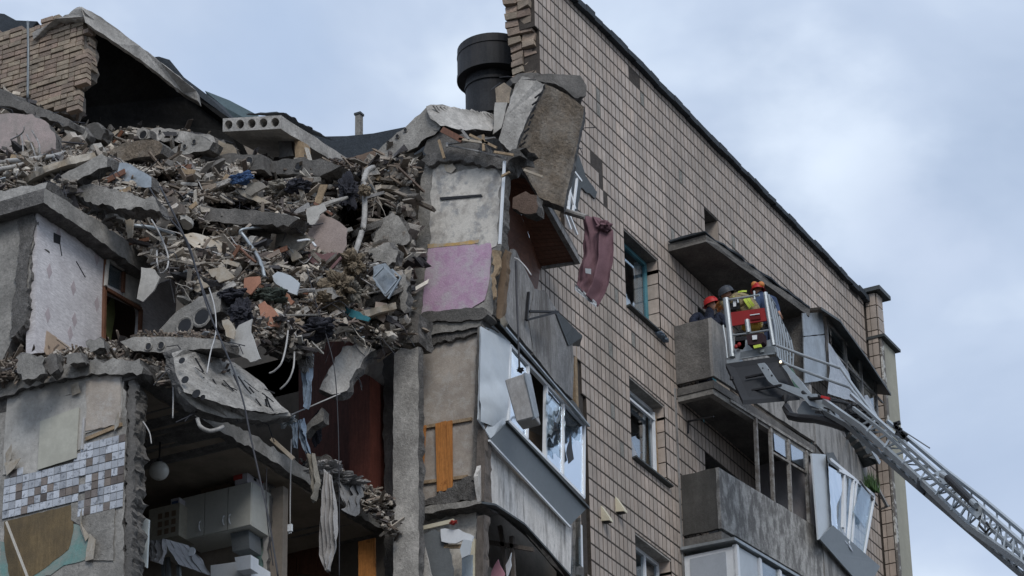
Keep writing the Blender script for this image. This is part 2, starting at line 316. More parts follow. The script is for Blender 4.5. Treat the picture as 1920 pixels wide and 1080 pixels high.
def jagged(poly, step, amp, rnd, keep=()):
    """resample the outline and disturb it in its own plane"""
    n = len(poly); nor = np.zeros(3)
    for i in range(n): nor += np.cross(poly[i]-poly[0], poly[(i+1) % n]-poly[0])
    nor = nrm(nor); outl = []
    for i in range(n):
        a, b = poly[i], poly[(i+1) % n]; L_ = np.linalg.norm(b-a); k = max(1, int(L_/step)) if i not in keep else 1
        d = nrm(b-a); sd = np.cross(d, nor)
        for j in range(k):
            t = j/k; q = a+(b-a)*t
            if i not in keep:
                w_ = noise.fractal(Vector(q*6.5), .75, 2.2, 4)*1.1+rnd.uniform(-.4, .4)
                if j: q = q+sd*w_*amp*1.25
                else: q = q+sd*w_*amp*.6
            outl.append(q)
    return outl, nor
def slab(mb, poly, thick, rnd=None, step=.07, amp=.025, rows=3, keep=(), vec=None, rough=.02, side_mi=None):
    """a broken plate: flat faces with a torn outline, the fracture around it rough"""
    rnd = rnd or random
    o, nor = jagged([V3(q) for q in poly], step, amp, rnd, keep)
    vec = V3(vec) if vec is not None else nor*thick
    n = len(o); vs = []
    for r in range(rows+1):
        j = 0 if r in (0,) else rough
        for q in o:
            w_ = noise.noise_vector(Vector((q+vec*r/rows)*7)); vs.append(q+vec*r/rows+V3(w_)*j*1.6+V3([rnd.uniform(-j, j)*.3 for _ in range(3)]))
    mb.cur = 0; mb.add(vs[:n], [tuple(range(n))])
    b = len(mb.v)
    if side_mi is not None: mb.cur = side_mi
    mb.add(vs, [(r*n+i, r*n+(i+1) % n, (r+1)*n+(i+1) % n, (r+1)*n+i) for r in range(rows) for i in range(n)]+[tuple(rows*n+i for i in range(n))])
    mb.cur = 0
    return mb
def S(name, mats, poly, thick=.2, vec=None, parent=None, step=.07, amp=.025, rows=3, keep=(), rough=.02, side_mi=None, label=None, cat=None, group=None, kind=None, seed=1, **k):
    mb = MB(); slab(mb, poly, thick, random.Random(seed+len(poly)*7+int(abs(poly[0][1])*100)), step, amp, rows, keep, vec, rough, side_mi)
    return mb.build(name, mats, parent, label, cat, group, kind)
def hollow(mb, o, L_, Wd, T_, n=5, r=.38, depth=.5, rnd=random, jag=.03):
    """hollow-core slab: o corner, L_ length vector, Wd width vector, T_ thickness vector; both ends show the round cores"""
    o, L_, Wd, T_ = V3(o), V3(L_), V3(Wd), V3(T_); K = 16; w = Wd/n; rr = r*np.linalg.norm(T_); wl = np.linalg.norm(w)
    rr = min(rr, wl*.42); wu = nrm(w); tu = nrm(T_); tl = np.linalg.norm(T_)
    for end, sgn in ((0, 1), (1, -1)):
        base = o+L_*end
        for i in range(n):
            c = base+w*(i+.5)+T_/2; outer = []; inner = []; inner2 = []
            for k in range(K):
                a = 2*math.pi*(k+.5)/K; ca, sa = math.cos(a), math.sin(a); s_ = min(wl/2/max(1e-6, abs(ca)), tl/2/max(1e-6, abs(sa)))
                if k in (1, 6, 9, 14): pass
                outer.append(c+wu*ca*s_+tu*sa*s_); inner.append(c+(wu*ca+tu*sa)*rr)
                inner2.append(c+(wu*ca+tu*sa)*rr+nrm(L_)*sgn*depth)
            corners = [c+wu*sx*wl/2+tu*sy*tl/2 for sx, sy in ((1,1),(-1,1),(-1,-1),(1,-1))]
            vs = outer+inner+inner2+corners
            fs = [(k, (k+1) % K, K+(k+1) % K, K+k) for k in range(K)]+[(K+k, K+(k+1) % K, 2*K+(k+1) % K, 2*K+k) for k in range(K)]+[tuple(2*K+k for k in range(K))]
            # fill the four corners
            def idx(a): return int(round(a/(2*math.pi)*K-.5)) % K
            for ci, (sx, sy) in enumerate(((1,1),(-1,1),(-1,-1),(1,-1))):
                ang = math.atan2(sy*tl, sx*wl) % (2*math.pi); k0 = int(math.floor(ang/(2*math.pi)*K-.5)) % K
                fs.append((k0, 3*K+ci, (k0+1) % K))
            mb.add(vs, fs)
    # skin between the ends, torn a little
    m_ = max(2, int(np.linalg.norm(L_)/.25))
    ring = [o, o+Wd, o+Wd+T_, o+T_]; vs = []
    for i in range(m_+1):
        for q in ring:
            jj = 0 if i in (0, m_) else jag
            vs.append(q+L_*i/m_+V3([rnd.uniform(-jj, jj)*.5 for _ in range(3)]))
    mb.add(vs, [(i*4+k, i*4+(k+1) % 4, (i+1)*4+(k+1) % 4, (i+1)*4+k) for i in range(m_) for k in range(4)])
    return mb
def cable(name, lst, r, m_, label, cat='cable', group=None, sub=5, parent=None):
    q = [P(a, b, X=(min(c, H(a, b)-.5) if 'H' in globals() and 'HREG' in globals() and inpoly(a, b, HREG) else c)) for a, b, c in lst]; out = []
    for i in range(len(q)-1):
        p0, p1, p2, p3 = q[max(0, i-1)], q[i], q[i+1], q[min(len(q)-1, i+2)]
        for k in range(sub):
            t = k/sub; out.append(.5*((2*p1)+(-p0+p2)*t+(2*p0-5*p1+4*p2-p3)*t*t+(-p0+3*p1-3*p2+p3)*t**3))
    out.append(q[-1]); mb = MB().tube(out, r, 6); return mb.build(name, m_, parent, label, cat if not parent else None, group, smooth=True)
def cloth(mb, left, right, folds=6, amp=.05, nu=40, thick=.004, seed=0, hem=.0, tw=1.0, nseg=30):
    """hanging cloth between two edge polylines (3D), folded"""
    def samp(pl, t):
        pl = [V3(a) for a in pl]; x = t*(len(pl)-1); i = min(len(pl)-2, int(x)); return pl[i]+(pl[i+1]-pl[i])*(x-i)
    vs = []
    d0 = F/np.linalg.norm(F)
    for i in range(nseg+1):
        t = i/nseg; a, b = samp(left, t), samp(right, t)
        for j in range(nu+1):
            s_ = j/nu; q = a+(b-a)*s_
            u_ = s_+.10*noise.noise(Vector((t*2.3*tw, seed, s_*1.5)))+.05*math.sin(3.1*t*tw+seed)
            ph = folds*6.283*u_+seed; mod = .55+.9*noise.noise(Vector((u_*folds*.9, t*1.1, seed+4.)))
            w = amp*(1-2*abs(math.sin(ph*.5))**.8)*mod*1.5+amp*1.3*noise.noise(Vector((s_*3+seed, t*3.5, seed)))+amp*.4*noise.noise(Vector((s_*9, t*8, seed))); edge = min(1, t*4+.3)
            q = q-V3((1, 0, 0))*w*edge+V3((0, 0, 1))*hem*math.sin(ph*.5)*t
            vs.append(q)
    N_ = len(vs); fs = [(i*(nu+1)+j, i*(nu+1)+j+1, (i+1)*(nu+1)+j+1, (i+1)*(nu+1)+j) for i in range(nseg) for j in range(nu)]
    vs2 = [q+V3((thick, 0, 0)) for q in vs]
    fs2 = [tuple(N_+i for i in f[::-1]) for f in fs]
    rim = [j for j in range(nu+1)]+[(i)*(nu+1)+nu for i in range(1, nseg+1)]+[nseg*(nu+1)+j for j in range(nu-1, -1, -1)]+[i*(nu+1) for i in range(nseg-1, 0, -1)]
    fs3 = [(rim[k], rim[(k+1) % len(rim)], N_+rim[(k+1) % len(rim)], N_+rim[k]) for k in range(len(rim))]
    mb.add(vs+vs2, fs+fs2+fs3); return mb
def heapcloth(mb, c, rx, ry, rz, seed, wr=.35):
    """crumpled lump of cloth: folded ellipsoid"""
    nu, nv = 44, 28; vs = []
    for i in range(nv+1):
        th = math.pi*i/nv
        for j in range(nu):
            ph = 2*math.pi*j/nu; d = Vector((math.sin(th)*math.cos(ph), math.sin(th)*math.sin(ph), math.cos(th)))
            w3 = noise.noise_vector(d*1.7+Vector((seed, 1, 2))); n_ = noise.noise(d*1.8+Vector((seed*3.1, 0, 0)))-.9*abs(noise.noise((d+w3*.6)*3.1+Vector((seed, 7, 0))))+.25*noise.noise(d*9)
            f_ = 1+wr*n_; vs.append((c[0]+d.x*rx*f_, c[1]+d.y*ry*f_, c[2]+d.z*rz*f_))
    mb.add(vs, [(i*nu+j, i*nu+(j+1) % nu, (i+1)*nu+(j+1) % nu, (i+1)*nu+j) for i in range(nv) for j in range(nu)]); return mb
def inpoly(x, y, poly):
    r = False; n = len(poly); j = n-1
    for i in range(n):
        if (poly[i][1] > y) != (poly[j][1] > y) and x < (poly[j][0]-poly[i][0])*(y-poly[i][1])/(poly[j][1]-poly[i][1])+poly[i][0]: r = not r
        j = i
    return r

LANDMARKS = [(453,334,'the blue cloth'),(470,230,'the jutting hollow slab'),(560,350,'the dark glossy bag'),(684,358,'the frayed pipe lagging'),(615,435,'the beige torn plaster sheet'),(610,490,'the maroon sheet'),(532,530,'the pale blue-white panel'),(505,595,'the lowest terracotta board'),(432,556,'the dark dotted cloth'),(662,492,'the brown cloth bundle'),(60,260,'the pinkish wall piece'),(150,245,'the broken brick wall'),(268,253,'the core ring'),(245,332,'the crushed sheet-metal box'),(190,365,'the toothed ledge slab'),(240,425,'the torn white wallpaper'),(380,455,'the rolled plaster sheet'),(275,530,'the jagged white plaster piece'),(358,600,'the slab with two open cores'),(722,525,'the crushed metal frame'),(730,440,'the angular boulder'),(748,260,'the tilted hollow slab'),(560,312,'the large-holed slab'),(435,305,'the small-holed dark slab'),(150,325,'the sloping pale beam'),(500,475,'the sagging board'),(590,620,'the dark hanging clothes')]
USEDL = set()
def where(px, py, what, rnd):
    """describe a fragment by its look and the landmarks it lies between"""
    L_ = sorted(LANDMARKS, key=lambda q: (q[0]-px)**2+(q[1]-py)**2)[:4]; a, b, c, d = L_
    dx, dy = px-a[0], py-a[1]; rel = ('right of' if dx > 0 else 'left of') if abs(dx) > abs(dy) else ('below' if dy > 0 else 'above')
    for t in (f'{what} {rel} {a[2]}', f'{what} between {a[2]} and {b[2]}', f'{what} {rel} {a[2]}, towards {b[2]}', f'{what} {rel} {a[2]}, towards {c[2]}', f'{what} between {a[2]} and {c[2]}', f'{what} {rel} {a[2]}, towards {d[2]}', f'{what} between {b[2]} and {c[2]}'):
        if t not in USEDL and len(t.split()) <= 16: USEDL.add(t); return t
    return t
LOOK = {'grey_concrete': 'grey concrete', 'pale_concrete': 'pale concrete', 'dark_concrete': 'dark concrete', 'old_plaster': 'off-white plaster', 'torn_paper': 'cream papered', 'beige_plaster': 'beige plaster', 'weathered_board': 'weathered fibre', 'raw_lumber': 'raw yellow-brown', 'splintered_wood': 'grey-brown', 'brown_door_wood': 'dark red-brown', 'dark_cable': 'dark', 'pale_cable': 'pale'}
# ================================================================== THE SETTING
R = random.Random(11)
g = MB(); g.add([(-900,-900,0),(1200,-900,0),(1200,1200,0),(-900,1200,0)], [(0,1,2,3)]); g.build('ground', GROUND, kind='structure')
YF = 20.569          # facade plane
# ================================================================== THE APARTMENT BLOCK
BLD = thing('apartment_building', 'nine-storey tile-clad apartment block with its corner torn open by an explosion', 'apartment block', (44, 22, 0))
# ---- facade wall: cells of one tile each
TW, TH, X0, Z0 = .15, .28, 40.05, 30.55
NC = 101
# region of the facade that still stands (outline found on the facade plane itself)
FREG = [(1000,-60),(1003,30),(1012,100),(1018,150),(1040,190),(1062,240),(1075,262),(1080,300),(1062,318),(1060,400),(1052,440),(1004,462),(1002,520),(1012,570),(1040,640),(1088,690),(1098,760),(1103,900),(1110,1090),(1110,1300),(1800,1300),(1800,-60)]
OPEN = [(43.80,45.15,25.90,27.38),(43.80,45.15,23.12,24.60),(43.80,45.15,20.34,21.80),(43.80,45.15,17.5,19.0),
        (47.25,47.85,28.55,29.42),(51.75,52.65,28.55,29.1),
        (46.75,48.0,25.15,27.2),(46.75,49.0,22.35,24.4),(50.9,52.4,22.9,24.4),(50.9,52.4,25.9,27.3)]
def inopen(x, z):
    for a, b, c, d in OPEN:
        if a < x < b and c < z < d: return True
    return False
def zl(r): return Z0-TH*r
RTOP, RBOT = -1, 52
mask = {}
for c in range(NC):
    for r in range(RTOP, RBOT):
        x = X0+(c+.5)*TW; z = zl(r)+TH/2
        if r == RTOP: z = zl(r)+.08
        px, py = proj((x, YF, z)); mask[c, r] = (inpoly(px, max(py, -50), FREG) or py > 1090 and x > 42.0) and x < 55.12
GAPC = .021
def clipopen(x0, x1, z0, z1):
    """cut a cell by the window openings; returns remaining rectangles"""
    for a, b, c, d in OPEN:
        if x0 < b-.01 and x1 > a+.01 and z0 < d-.01 and z1 > c+.01:
            o = []
            if x0 < a-.03: return [(x0, a, z0, z1)]
            if x1 > b+.03: return [(b, x1, z0, z1)]
            if z1 > d+.03: o.append((x0, x1, d, z1))
            if z0 < c-.03: o.append((x0, x1, z0, c))
            return o
    return [(x0, x1, z0, z1)]
wallmb = MB(); tiles = []
patchset = {(c, r) for (c, r) in mask if R.random() < .0012}
for q in [(1158,560),(1147,655),(1151,770),(1164,835),(1202,190),(1122,190),(1122,205),(1260,450)]:
    w_ = P(*q, Y=YF); patchset.add((int((w_[0]-X0)/TW), int(math.floor((Z0-w_[2])/TH))+1))
lost = set()
for q in [(1600,548),(1604,553),(1596,545)]:
    w_ = P(*q, Y=YF); lost.add((int((w_[0]-X0)/TW), int(math.floor((Z0-w_[2])/TH))+1))
for q in [(1190,135),(1196,142),(1184,131),(1128,330),(1130,350),(1134,370),(1118,310),(1124,318),(1136,385),(1110,295)]:
    w_ = P(*q, Y=YF); lost.add((int((w_[0]-X0)/TW), int(math.floor((Z0-w_[2])/TH))+1))
for (c, r), ok in mask.items():
    if not ok: continue
    x0, x1 = X0+c*TW, X0+(c+1)*TW; z0, z1 = zl(r), zl(r-1)
    if r == RTOP: z1 = z0+.16
    for (a, b, c0, d) in clipopen(x0, x1, z0, z1):
        y = YF+.001; yb = YF+.45
        wallmb.add([(a,y,c0),(b,y,c0),(b,y,d),(a,y,d)], [(0,1,2,3)])
        wallmb.add([(a,yb,c0),(b,yb,c0),(b,yb,d),(a,yb,d)], [(3,2,1,0)])
        if not mask.get((c-1, r)) : wallmb.add([(a,y,c0),(a,y,d),(a,yb,d),(a,yb,c0)], [(0,1,2,3)])
        if not mask.get((c, r+1)) and r < RBOT-1: wallmb.add([(a,y,c0),(b,y,c0),(b,yb,c0),(a,yb,c0)], [(0,1,2,3)])
        if (c, r) in lost: continue
        if b-a > .04 and d-c0 > .04:
            k = R.uniform(-.0025, .0025)
            tiles.append((a+GAPC/2+.001, b-GAPC/2-.001, c0+.016, d-.016, R.uniform(-.004, .004), (c, r) in patchset, R.uniform(-.003, .003)))
# crown of the wall
wallobj = wallmb.build('facade_wall', MORT, BLD)
def tile_geo(mb, t, origin=(0, 0, 0)):
    a, b, c, d, dy, p, tl = t; y0 = YF+dy*.3-.003; y1 = YF+.0015
    bl = .003
    vs = [(a,y1,c),(b,y1,c),(b,y1,d),(a,y1,d),(a+bl,y0+tl*.3,c+bl),(b-bl,y0-tl*.3,c+bl),(b-bl,y0-tl*.3,d-bl),(a+bl,y0+tl*.3,d-bl)]
    mb.add(vs, [(4,5,6,7),(0,1,5,4),(1,2,6,5),(2,3,7,6),(3,0,4,7)])
def area(t):
    q = [proj((t[0], YF, t[2])), proj((t[1], YF, t[2])), proj((t[1], YF, t[3])), proj((t[0], YF, t[3]))]
    if not (0 < q[0][0] < 1920 and 0 < q[0][1] < 1080): return 0
    return abs(sum(q[i][0]*q[(i+1) % 4][1]-q[(i+1) % 4][0]*q[i][1] for i in range(4)))/2
ordt = sorted([t for t in tiles if not t[5]], key=lambda t: -area(t))
single = ordt[:300]; rest = ordt[300:]
mb = MB()
for t in rest: tile_geo(mb, t)
mb.build('facade_tile', TILE, BLD, kind='stuff')
unit = MB(); unit.add([(0,.0015,0),(1,.0015,0),(1,.0015,1),(0,.0015,1),(.02,-.003,.01),(.98,-.003,.01),(.98,-.003,.99),(.02,-.003,.99)], [(4,5,6,7),(0,1,5,4),(1,2,6,5),(2,3,7,6),(3,0,4,7)])
ume = bpy.data.meshes.new('facade_tile'); ume.from_pydata(unit.v, [], unit.f); ume.materials.append(TILE)
for t in single:
    o = link('tile', ume, (t[0], YF+t[4]*.3, t[2]), BLD); o.scale = (t[1]-t[0], 1, t[3]-t[2])
for t in tiles:
    if t[5]:
        mb = MB(); tile_geo(mb, t); mb.build('cement_patch', PATCH, BLD, label='bare grey patch where a facade tile has fallen')
# parapet capping and the two end piers
cap = MB(); n = 46
xs = [40.5+i*(55.25-40.5)/n for i in range(n+1)]
for i in range(n):
    a, b = xs[i], xs[i+1]; j = R.uniform(-.02, .025)
    cap.obox(((a+b)/2, YF+.2, 30.99+j*.6), ((b-a)/2+.004, 0, R.uniform(-.012, .012)), (0, .31+R.uniform(-.012, .012), 0), (0, 0, .045+abs(j)))
cap.build('parapet_capping', BITUM, BLD)
mb = MB(); mb.box(40.72, 55.15, YF+.02, YF+.44, 30.84, 30.95); mb.build('parapet_band', DSHEET, BLD)
# brick broken end of the parapet wall, two wythes of bricks
EB = MB()
for r in range(60):
    z = 31.0-r*.135
    px, py = proj((40.8, YF+.1, z))
    if py > 420: break
    for w in range(2):
        x = P(1000+.13*max(0, py), py, Y=YF)[0]
        ex = x-R.uniform(.0, .09)
        c = (ex+.12, YF+.16+w*.235+.02*R.random(), z-.06)
        b = MB(); b.jbox(c, (.13, 0, R.uniform(-.01,.01)), (R.uniform(-.02,.02), .108, 0), (0, 0, .058), R, .14)
        b.build('brick', BRICKY, wallobj)
EB.box(40.86, 41.4, YF+.03, YF+.44, 28.4, 30.95); EB.build('wall_core', MORTL, BLD)
# far right pier and return
def pier(x0, x1, y0, y1, z0, z1, name='corner_pier'):
    m_ = MB(); m_.box(x0, x1, y0, y1, z0, z1); return m_.build(name, MORT, BLD)
pr = pier(55.16, 55.47, 20.34, 21.2, 14, 31.12)
nc = 0
for r in range(-3, 50):
    z1 = zl(r-1)-.01; z0 = zl(r)+.012
    if z0 > 31.05: continue
    z1 = min(z1, 31.1)
    if z1-z0 < .05: continue
    for (a, b) in ((20.345, 20.475), (20.48, 20.56)):
        t = MB(); t.obox((55.15, (a+b)/2, (z0+z1)/2), (.012, 0, 0), (0, (b-a)/2-.004, 0), (0, 0, (z1-z0)/2))
        t.build('tile', TILE, pr)
    for (a, b) in ((55.17, 55.46),):
        t = MB(); t.obox(((a+b)/2, 20.325, (z0+z1)/2), ((b-a)/2-.004, 0, 0), (0, .012, 0), (0, 0, (z1-z0)/2)); t.build('tile', TILE, pr)
mb = MB(); mb.box(55.05, 55.66, 20.20, 21.1, 31.12, 31.21); mb.build('pier_cap', DSHEET, BLD)
# the yellowish neighbouring wall beyond
q = pts([(1658,640),(1678,652),(1712,1085)], Y=19.55)
mb = MB(); mb.box(55.30, 55.93, 20.30, 24, 10, 30.08); fw = mb.build('end_wall', YELW, BLD)
mb = MB(); mb.box(55.16, 55.30, 20.29, 20.33, 10, 30.08); mb.build('peeling_strip', PEEL, fw)
mb = MB(); mb.box(55.12, 56.0, 20.2, 24.2, 30.09, 30.15); mb.build('wall_capping', DSHEET, fw)
# roof and body behind the facade so that nothing is hollow
mb = MB(); mb.box(43.6, 55.1, YF+.5, 22.0, 30.1, 30.3); mb.build('roof_slab', BITUM, BLD)
mb = MB(); mb.box(42.6, 42.9, 22.8, 31, 0, 26.4); mb.box(42.6, 55.1, 24.0, 24.2, 0, 27.4); mb.box(54.9, 55.12, YF+.46, 24, 0, 30.1); mb.build('inner_wall', DKIN, BLD)
for z in (25.0, 22.2, 19.4, 16.6, 13.8):
    mb = MB(); mb.box(42.35, 55.1, YF+.46, 24, z, z+.2); mb.build('floor_slab', CONCD, BLD)
# windows of the facade: teal one, plastic-covered one, white one
def window(x0, x1, z0, z1, fm, sillm, kind):
    y = YF+.24; w = thing_part('window')
    return w
def winframe(x0, x1, z0, z1, fm, mull=(), y=YF+.22, w=.06, parent=BLD, glass=GLD, panes=True, d=.06):
    m_ = MB(); m_.box(x0, x0+w, y, y+d, z0, z1); m_.box(x1-w, x1, y, y+d, z0, z1); m_.box(x0+w, x1-w, y, y+d, z0, z0+w); m_.box(x0+w, x1-w, y, y+d, z1-w, z1)
    for mx_ in mull: m_.box(mx_-w/2, mx_+w/2, y, y+d, z0+w, z1-w)
    wi = m_.build('window', fm, parent)
    xs_ = [x0+w]+[v for mx_ in mull for v in (mx_-w/2, mx_+w/2)]+[x1-w]
    if panes:
        for i in range(0, len(xs_), 2):
            p_ = MB(); p_.box(xs_[i], xs_[i+1], y+d/2, y+d/2+.008, z0+w, z1-w); p_.build('pane', glass, wi)
    return wi
for i, (zb, zt, fm) in enumerate(((25.90, 27.38, TEAL), (23.12, 24.60, WPVC), (20.34, 21.80, WPVC), (17.5, 19.0, WPVC))):
    x0, x1 = 43.80, 45.15
    # reveals clad with tiles, lintel of bare concrete
    rv = MB(); rv.box(x0-.002, x0+.03, YF+.02, YF+.44, zb, zt); rv.box(x1-.03, x1+.002, YF+.02, YF+.44, zb, zt); rvo = rv.build('window_reveal', MORT, BLD)
    k = int((zt-zb)/TH)+1
    for j in range(k):
        z1 = min(zt, zl(0)-TH*math.floor((zl(0)-zt)/TH)-j*TH); z0 = max(zb, z1-TH)
        if z1-z0 < .05: continue
        t = MB(); t.box(x1-.042, x1-.03, YF+.002, YF+.20, z0+.011, z1-.008); t.build('tile', TILE, rvo)
    l_ = MB(); l_.box(x0, x1, YF+.002, YF+.44, zt-.03, zt-.004); l_.build('lintel', CONC if i else CONCD, BLD)
    s_ = MB(); s_.obox(((x0+x1)/2+.03, YF+.08, zb-.01), (.71, 0, 0), (0, .16, -.03), (0, 0, .015)); s_.build('window_sill', DSHEET, BLD)
    w = winframe(x0+.03, x1-.042, zb+.03, zt-.03, fm, mull=((x0+x1)/2+.1,) if i >= 2 else (), y=YF+.2)
    if i == 0:
        iw = MB(); iw.box(x1-.28, x1-.12, YF+.27, YF+.33, zb+.09, zt-.09); iw.build('inner_casement', WPVC, w)
        cu = MB(); cloth(cu, [(x0+.72, YF+.42, zt-.1), (x0+.74, YF+.42, zb+.05)], [(x1-.1, YF+.42, zt-.1), (x1-.1, YF+.42, zb+.05)], 4, .02, 16, nseg=8); cu.build('net_curtain', CURT, w)
        sc = MB(); sc.prism([V3((x0+.09, YF+.195, zb+.08)), V3((x0+.16, YF+.195, zb+.4)), V3((x0+.11, YF+.195, zb+.75)), V3((x0+.09, YF+.195, zt-.1))], (0, .006, 0)); sc.build('glass_shard', FILM, w)
        cl = MB(); heapcloth(cl, (x1-.12, YF-.02, zb-.02), .16, .09, .05, 3); heapcloth(cl, (x1+.05, YF-.04, zb-.04), .09, .07, .04, 8)
        cl.build('cloth_bundle', CLJ, None, 'small pale-blue rag bundled on the sill of the teal-framed window', 'rag')
    if i == 1:
        fl = MB(); cloth(fl, [(x0+.10, YF+.18, zt-.35), (x0+.09, YF+.17, zb+.08)], [(x0+.30, YF+.18, zt-1.2), (x1-.20, YF+.17, zb+.06)], 3, .05, 24, nseg=16, seed=2)
        fl.build('plastic_film', FILM, w)
        cw = MB(); cw.bar((x1-.13, YF+.15, zt-.14), (x1-.2, YF+.13, zb+.07), .045); cw.bar((x0+.06, YF+.16, zt-.25), (x1-.12, YF+.14, zt-.28), .045)
        cw.build('loose_casement', WPVC, w)
        wb = MB(); wb.bar((x1-.08, YF+.16, zt-.12), (x1-.08, YF+.16, zb+.08), .07, .04); wb.build('timber_jamb', LUMB, w)
for (x0, x1, z0, z1) in OPEN[4:]:
    rv = MB(); rv.box(x1-.012, x1+.003, YF+.004, YF+.44, z0, z1); rv.build('opening_reveal', TILE, BLD)
    rv = MB(); rv.box(x0, x1, YF+.004, YF+.44, z1-.012, z1-.001); rv.build('lintel', CONCD, BLD)
for (x0, x1, z0, z1) in OPEN[6:]:
    winframe(x0, x1, z0, z1, TEAL if z0 > 25 else DSHEET, mull=((x0+x1)/2,), y=YF+.25)
# thin upright strip along the balcony edge
mb = MB(); mb.box(45.56, 45.60, YF-.03, YF-.002, 16, 25.1); mb.build('upright_strip', ASB, BLD)
# two small ventilation hoods
for q in ((1130, 968), (1157, 951)):
    c = P(*q, Y=YF); m_ = MB(); w = .062
    poly = [V3((0, 0, .17)), V3((0, 0, -.10)), V3((0, -.15, -.12)), V3((0, -.15, -.085))]
    m_.prism([c+V3((-w, 0, 0))+p_ for p_ in poly], (2*w, 0, 0)); ob = m_.build('vent_hood', CREAMV, BLD)
    s_ = MB(); s_.box(c[0]-w*.75, c[0]+w*.75, c[1]-.13, c[1]-.02, c[2]-.123, c[2]-.108); s_.build('vent_grille', BLK, ob)
# ---- right-hand balconies -------------------------------------------------
YO = Ln(45.68, 19.92, 49.1, 19.50); YB = Ln(49.1, 19.50, 53.0, 19.90)
def balcony(x0, x1, zt, zb, mside, mfront, slabz, name='balcony', L=YO):
    ya, yb_ = L.at(x0), L.at(x1)
    t_ = MB(); t_.prism([V3((x0, ya-.05, slabz-.14)), V3((x1, yb_-.05, slabz-.14)), V3((x1, YF-.001, slabz-.14)), V3((x0, YF-.001, slabz-.14))], (0, 0, .14)); b = t_.build(name, CONCD, BLD)
    if mside: p_ = MB(); slab(p_, [V3((x0,ya,zt)), V3((x0,ya,zb)), V3((x0,YF,zb)), V3((x0,YF,zt))], 0, R, .12, .01, 2, vec=(.06, 0, 0), rough=.004)
    if mside: p_.build('side_panel', mside, b)
    p_ = MB(); slab(p_, [V3((x0,ya,zt)), V3((x1,yb_,zt)), V3((x1,yb_,zb)), V3((x0,ya,zb))], 0, R, .25, .012, 2, vec=(0, -.06, 0), rough=.004); p_.build('front_panel', mfront, b)
    # underside beam
    p_ = MB(); p_.prism([V3((x0+.02, ya-.02, slabz-.24)), V3((x1, yb_-.02, slabz-.24)), V3((x1, yb_+.1, slabz-.24)), V3((x0+.02, ya+.1, slabz-.24))], (0, 0, .098)); p_.box(x0+.02, x0+.14, ya+.101, YF, slabz-.24, slabz-.142); p_.build('edge_beam', CONC, b)
    return b
b1 = balcony(45.68, 49.08, 26.33, 25.22, CONCD, PARA, 25.14)
b1b = balcony(49.12, 52.5, 26.15, 25.2, None, PARA, 25.14, L=YB)
b2 = balcony(45.68, 49.08, 23.52, 22.42, SLABD, PARAP, 22.36)
b2b = balcony(49.12, 51.6, 23.35, 22.42, None, PARA, 22.36, L=YB)
b3 = balcony(45.68, 49.08, 20.6, 19.6, SLABD, PARA, 19.52)
# divider walls
for z0, z1 in ((25.14, 27.75), (22.36, 25.0), (19.5, 22.2)):
    mb = MB(); mb.box(49.06, 49.14, 19.54, YF-.002, z0, z1); mb.build('divider_wall', mat('lilac_grey_render', (.36, .34, .35), .08, 1.5) if z0 < 25 else CONCD, BLD)
# concrete roof slab above the top balcony
rs = MB(); slab(rs, [V3((45.6, YF-.002, 27.76)), V3((45.6, 19.84, 27.76)), V3((49.15, 19.42, 27.74)), V3((49.3, YF-.002, 27.74))], 0, R, .3, .012, 3, vec=(0, 0, .15), rough=.02)
rs.build('balcony_roof_slab', CONCD, BLD)
mb = MB(); slab(mb, [V3((45.55, YF-.03, 27.91)), V3((45.55, 19.83, 27.92)), V3((49.15, 19.40, 27.90)), V3((49.3, YF-.03, 27.90))], 0, R, .2, .03, 2, vec=(0, 0, .035), rough=.015); mb.build('roof_felt_layer', BITUM, BLD)
# timber glazing frame on the middle balcony
fr = MB()
def ypost(px, ytop, ybot): 
    x = P(px, (ytop+ybot)/2, Y=YO)[0]; return x
for px, yt, yb in ((1418, 782, 926), (1446, 803, 944), (1479, 825, 963), (1513, 846, 985)):
    a = P(px-2, yt, Y=YO-.02); b = P(px+4, yb, Y=YO-.02); p_ = MB(); p_.bar(a, b, .06, .06); p_.build('frame_post', mat('flaking_timber', (.34, .33, .31), .2, 6, stain=(.12, .10, .085), stain_amt=.9, stain_scale=9, bump=.4), b2)
p_ = MB(); p_.bar(P(1368, 752, Y=YO-.02), P(1522, 848, Y=YO-.02), .07, .05); p_.build('frame_rail', mat('flaking_timber', None), b2)
p_ = MB(); p_.bar(P(1446, 848, Y=YO-.02), P(1516, 890, Y=YO-.02), .05, .04); p_.build('frame_rail', mat('flaking_timber', None), b2)
for a, b in (((1450, 806), (1476, 824)), ((1482, 826), (1509, 843))):
    q = [P(a[0], a[1], Y=YO-.015), P(b[0], b[1], Y=YO-.015), P(b[0]+3, b[1]+37, Y=YO-.015), P(a[0]+3, a[1]+38, Y=YO-.015)]
    p_ = MB(); p_.prism(q, (0, .008, 0)); p_.build('pane', GLM, b2)
p_ = MB(); p_.bar(P(1290, 790, Y=YF-.05), P(1338, 781, Y=YO+.1), .025); p_.bar(P(1291, 790, Y=YF-.05), P(1290, 812, Y=YF-.05), .03); p_.build('clothes_bracket', BLK, BLD)
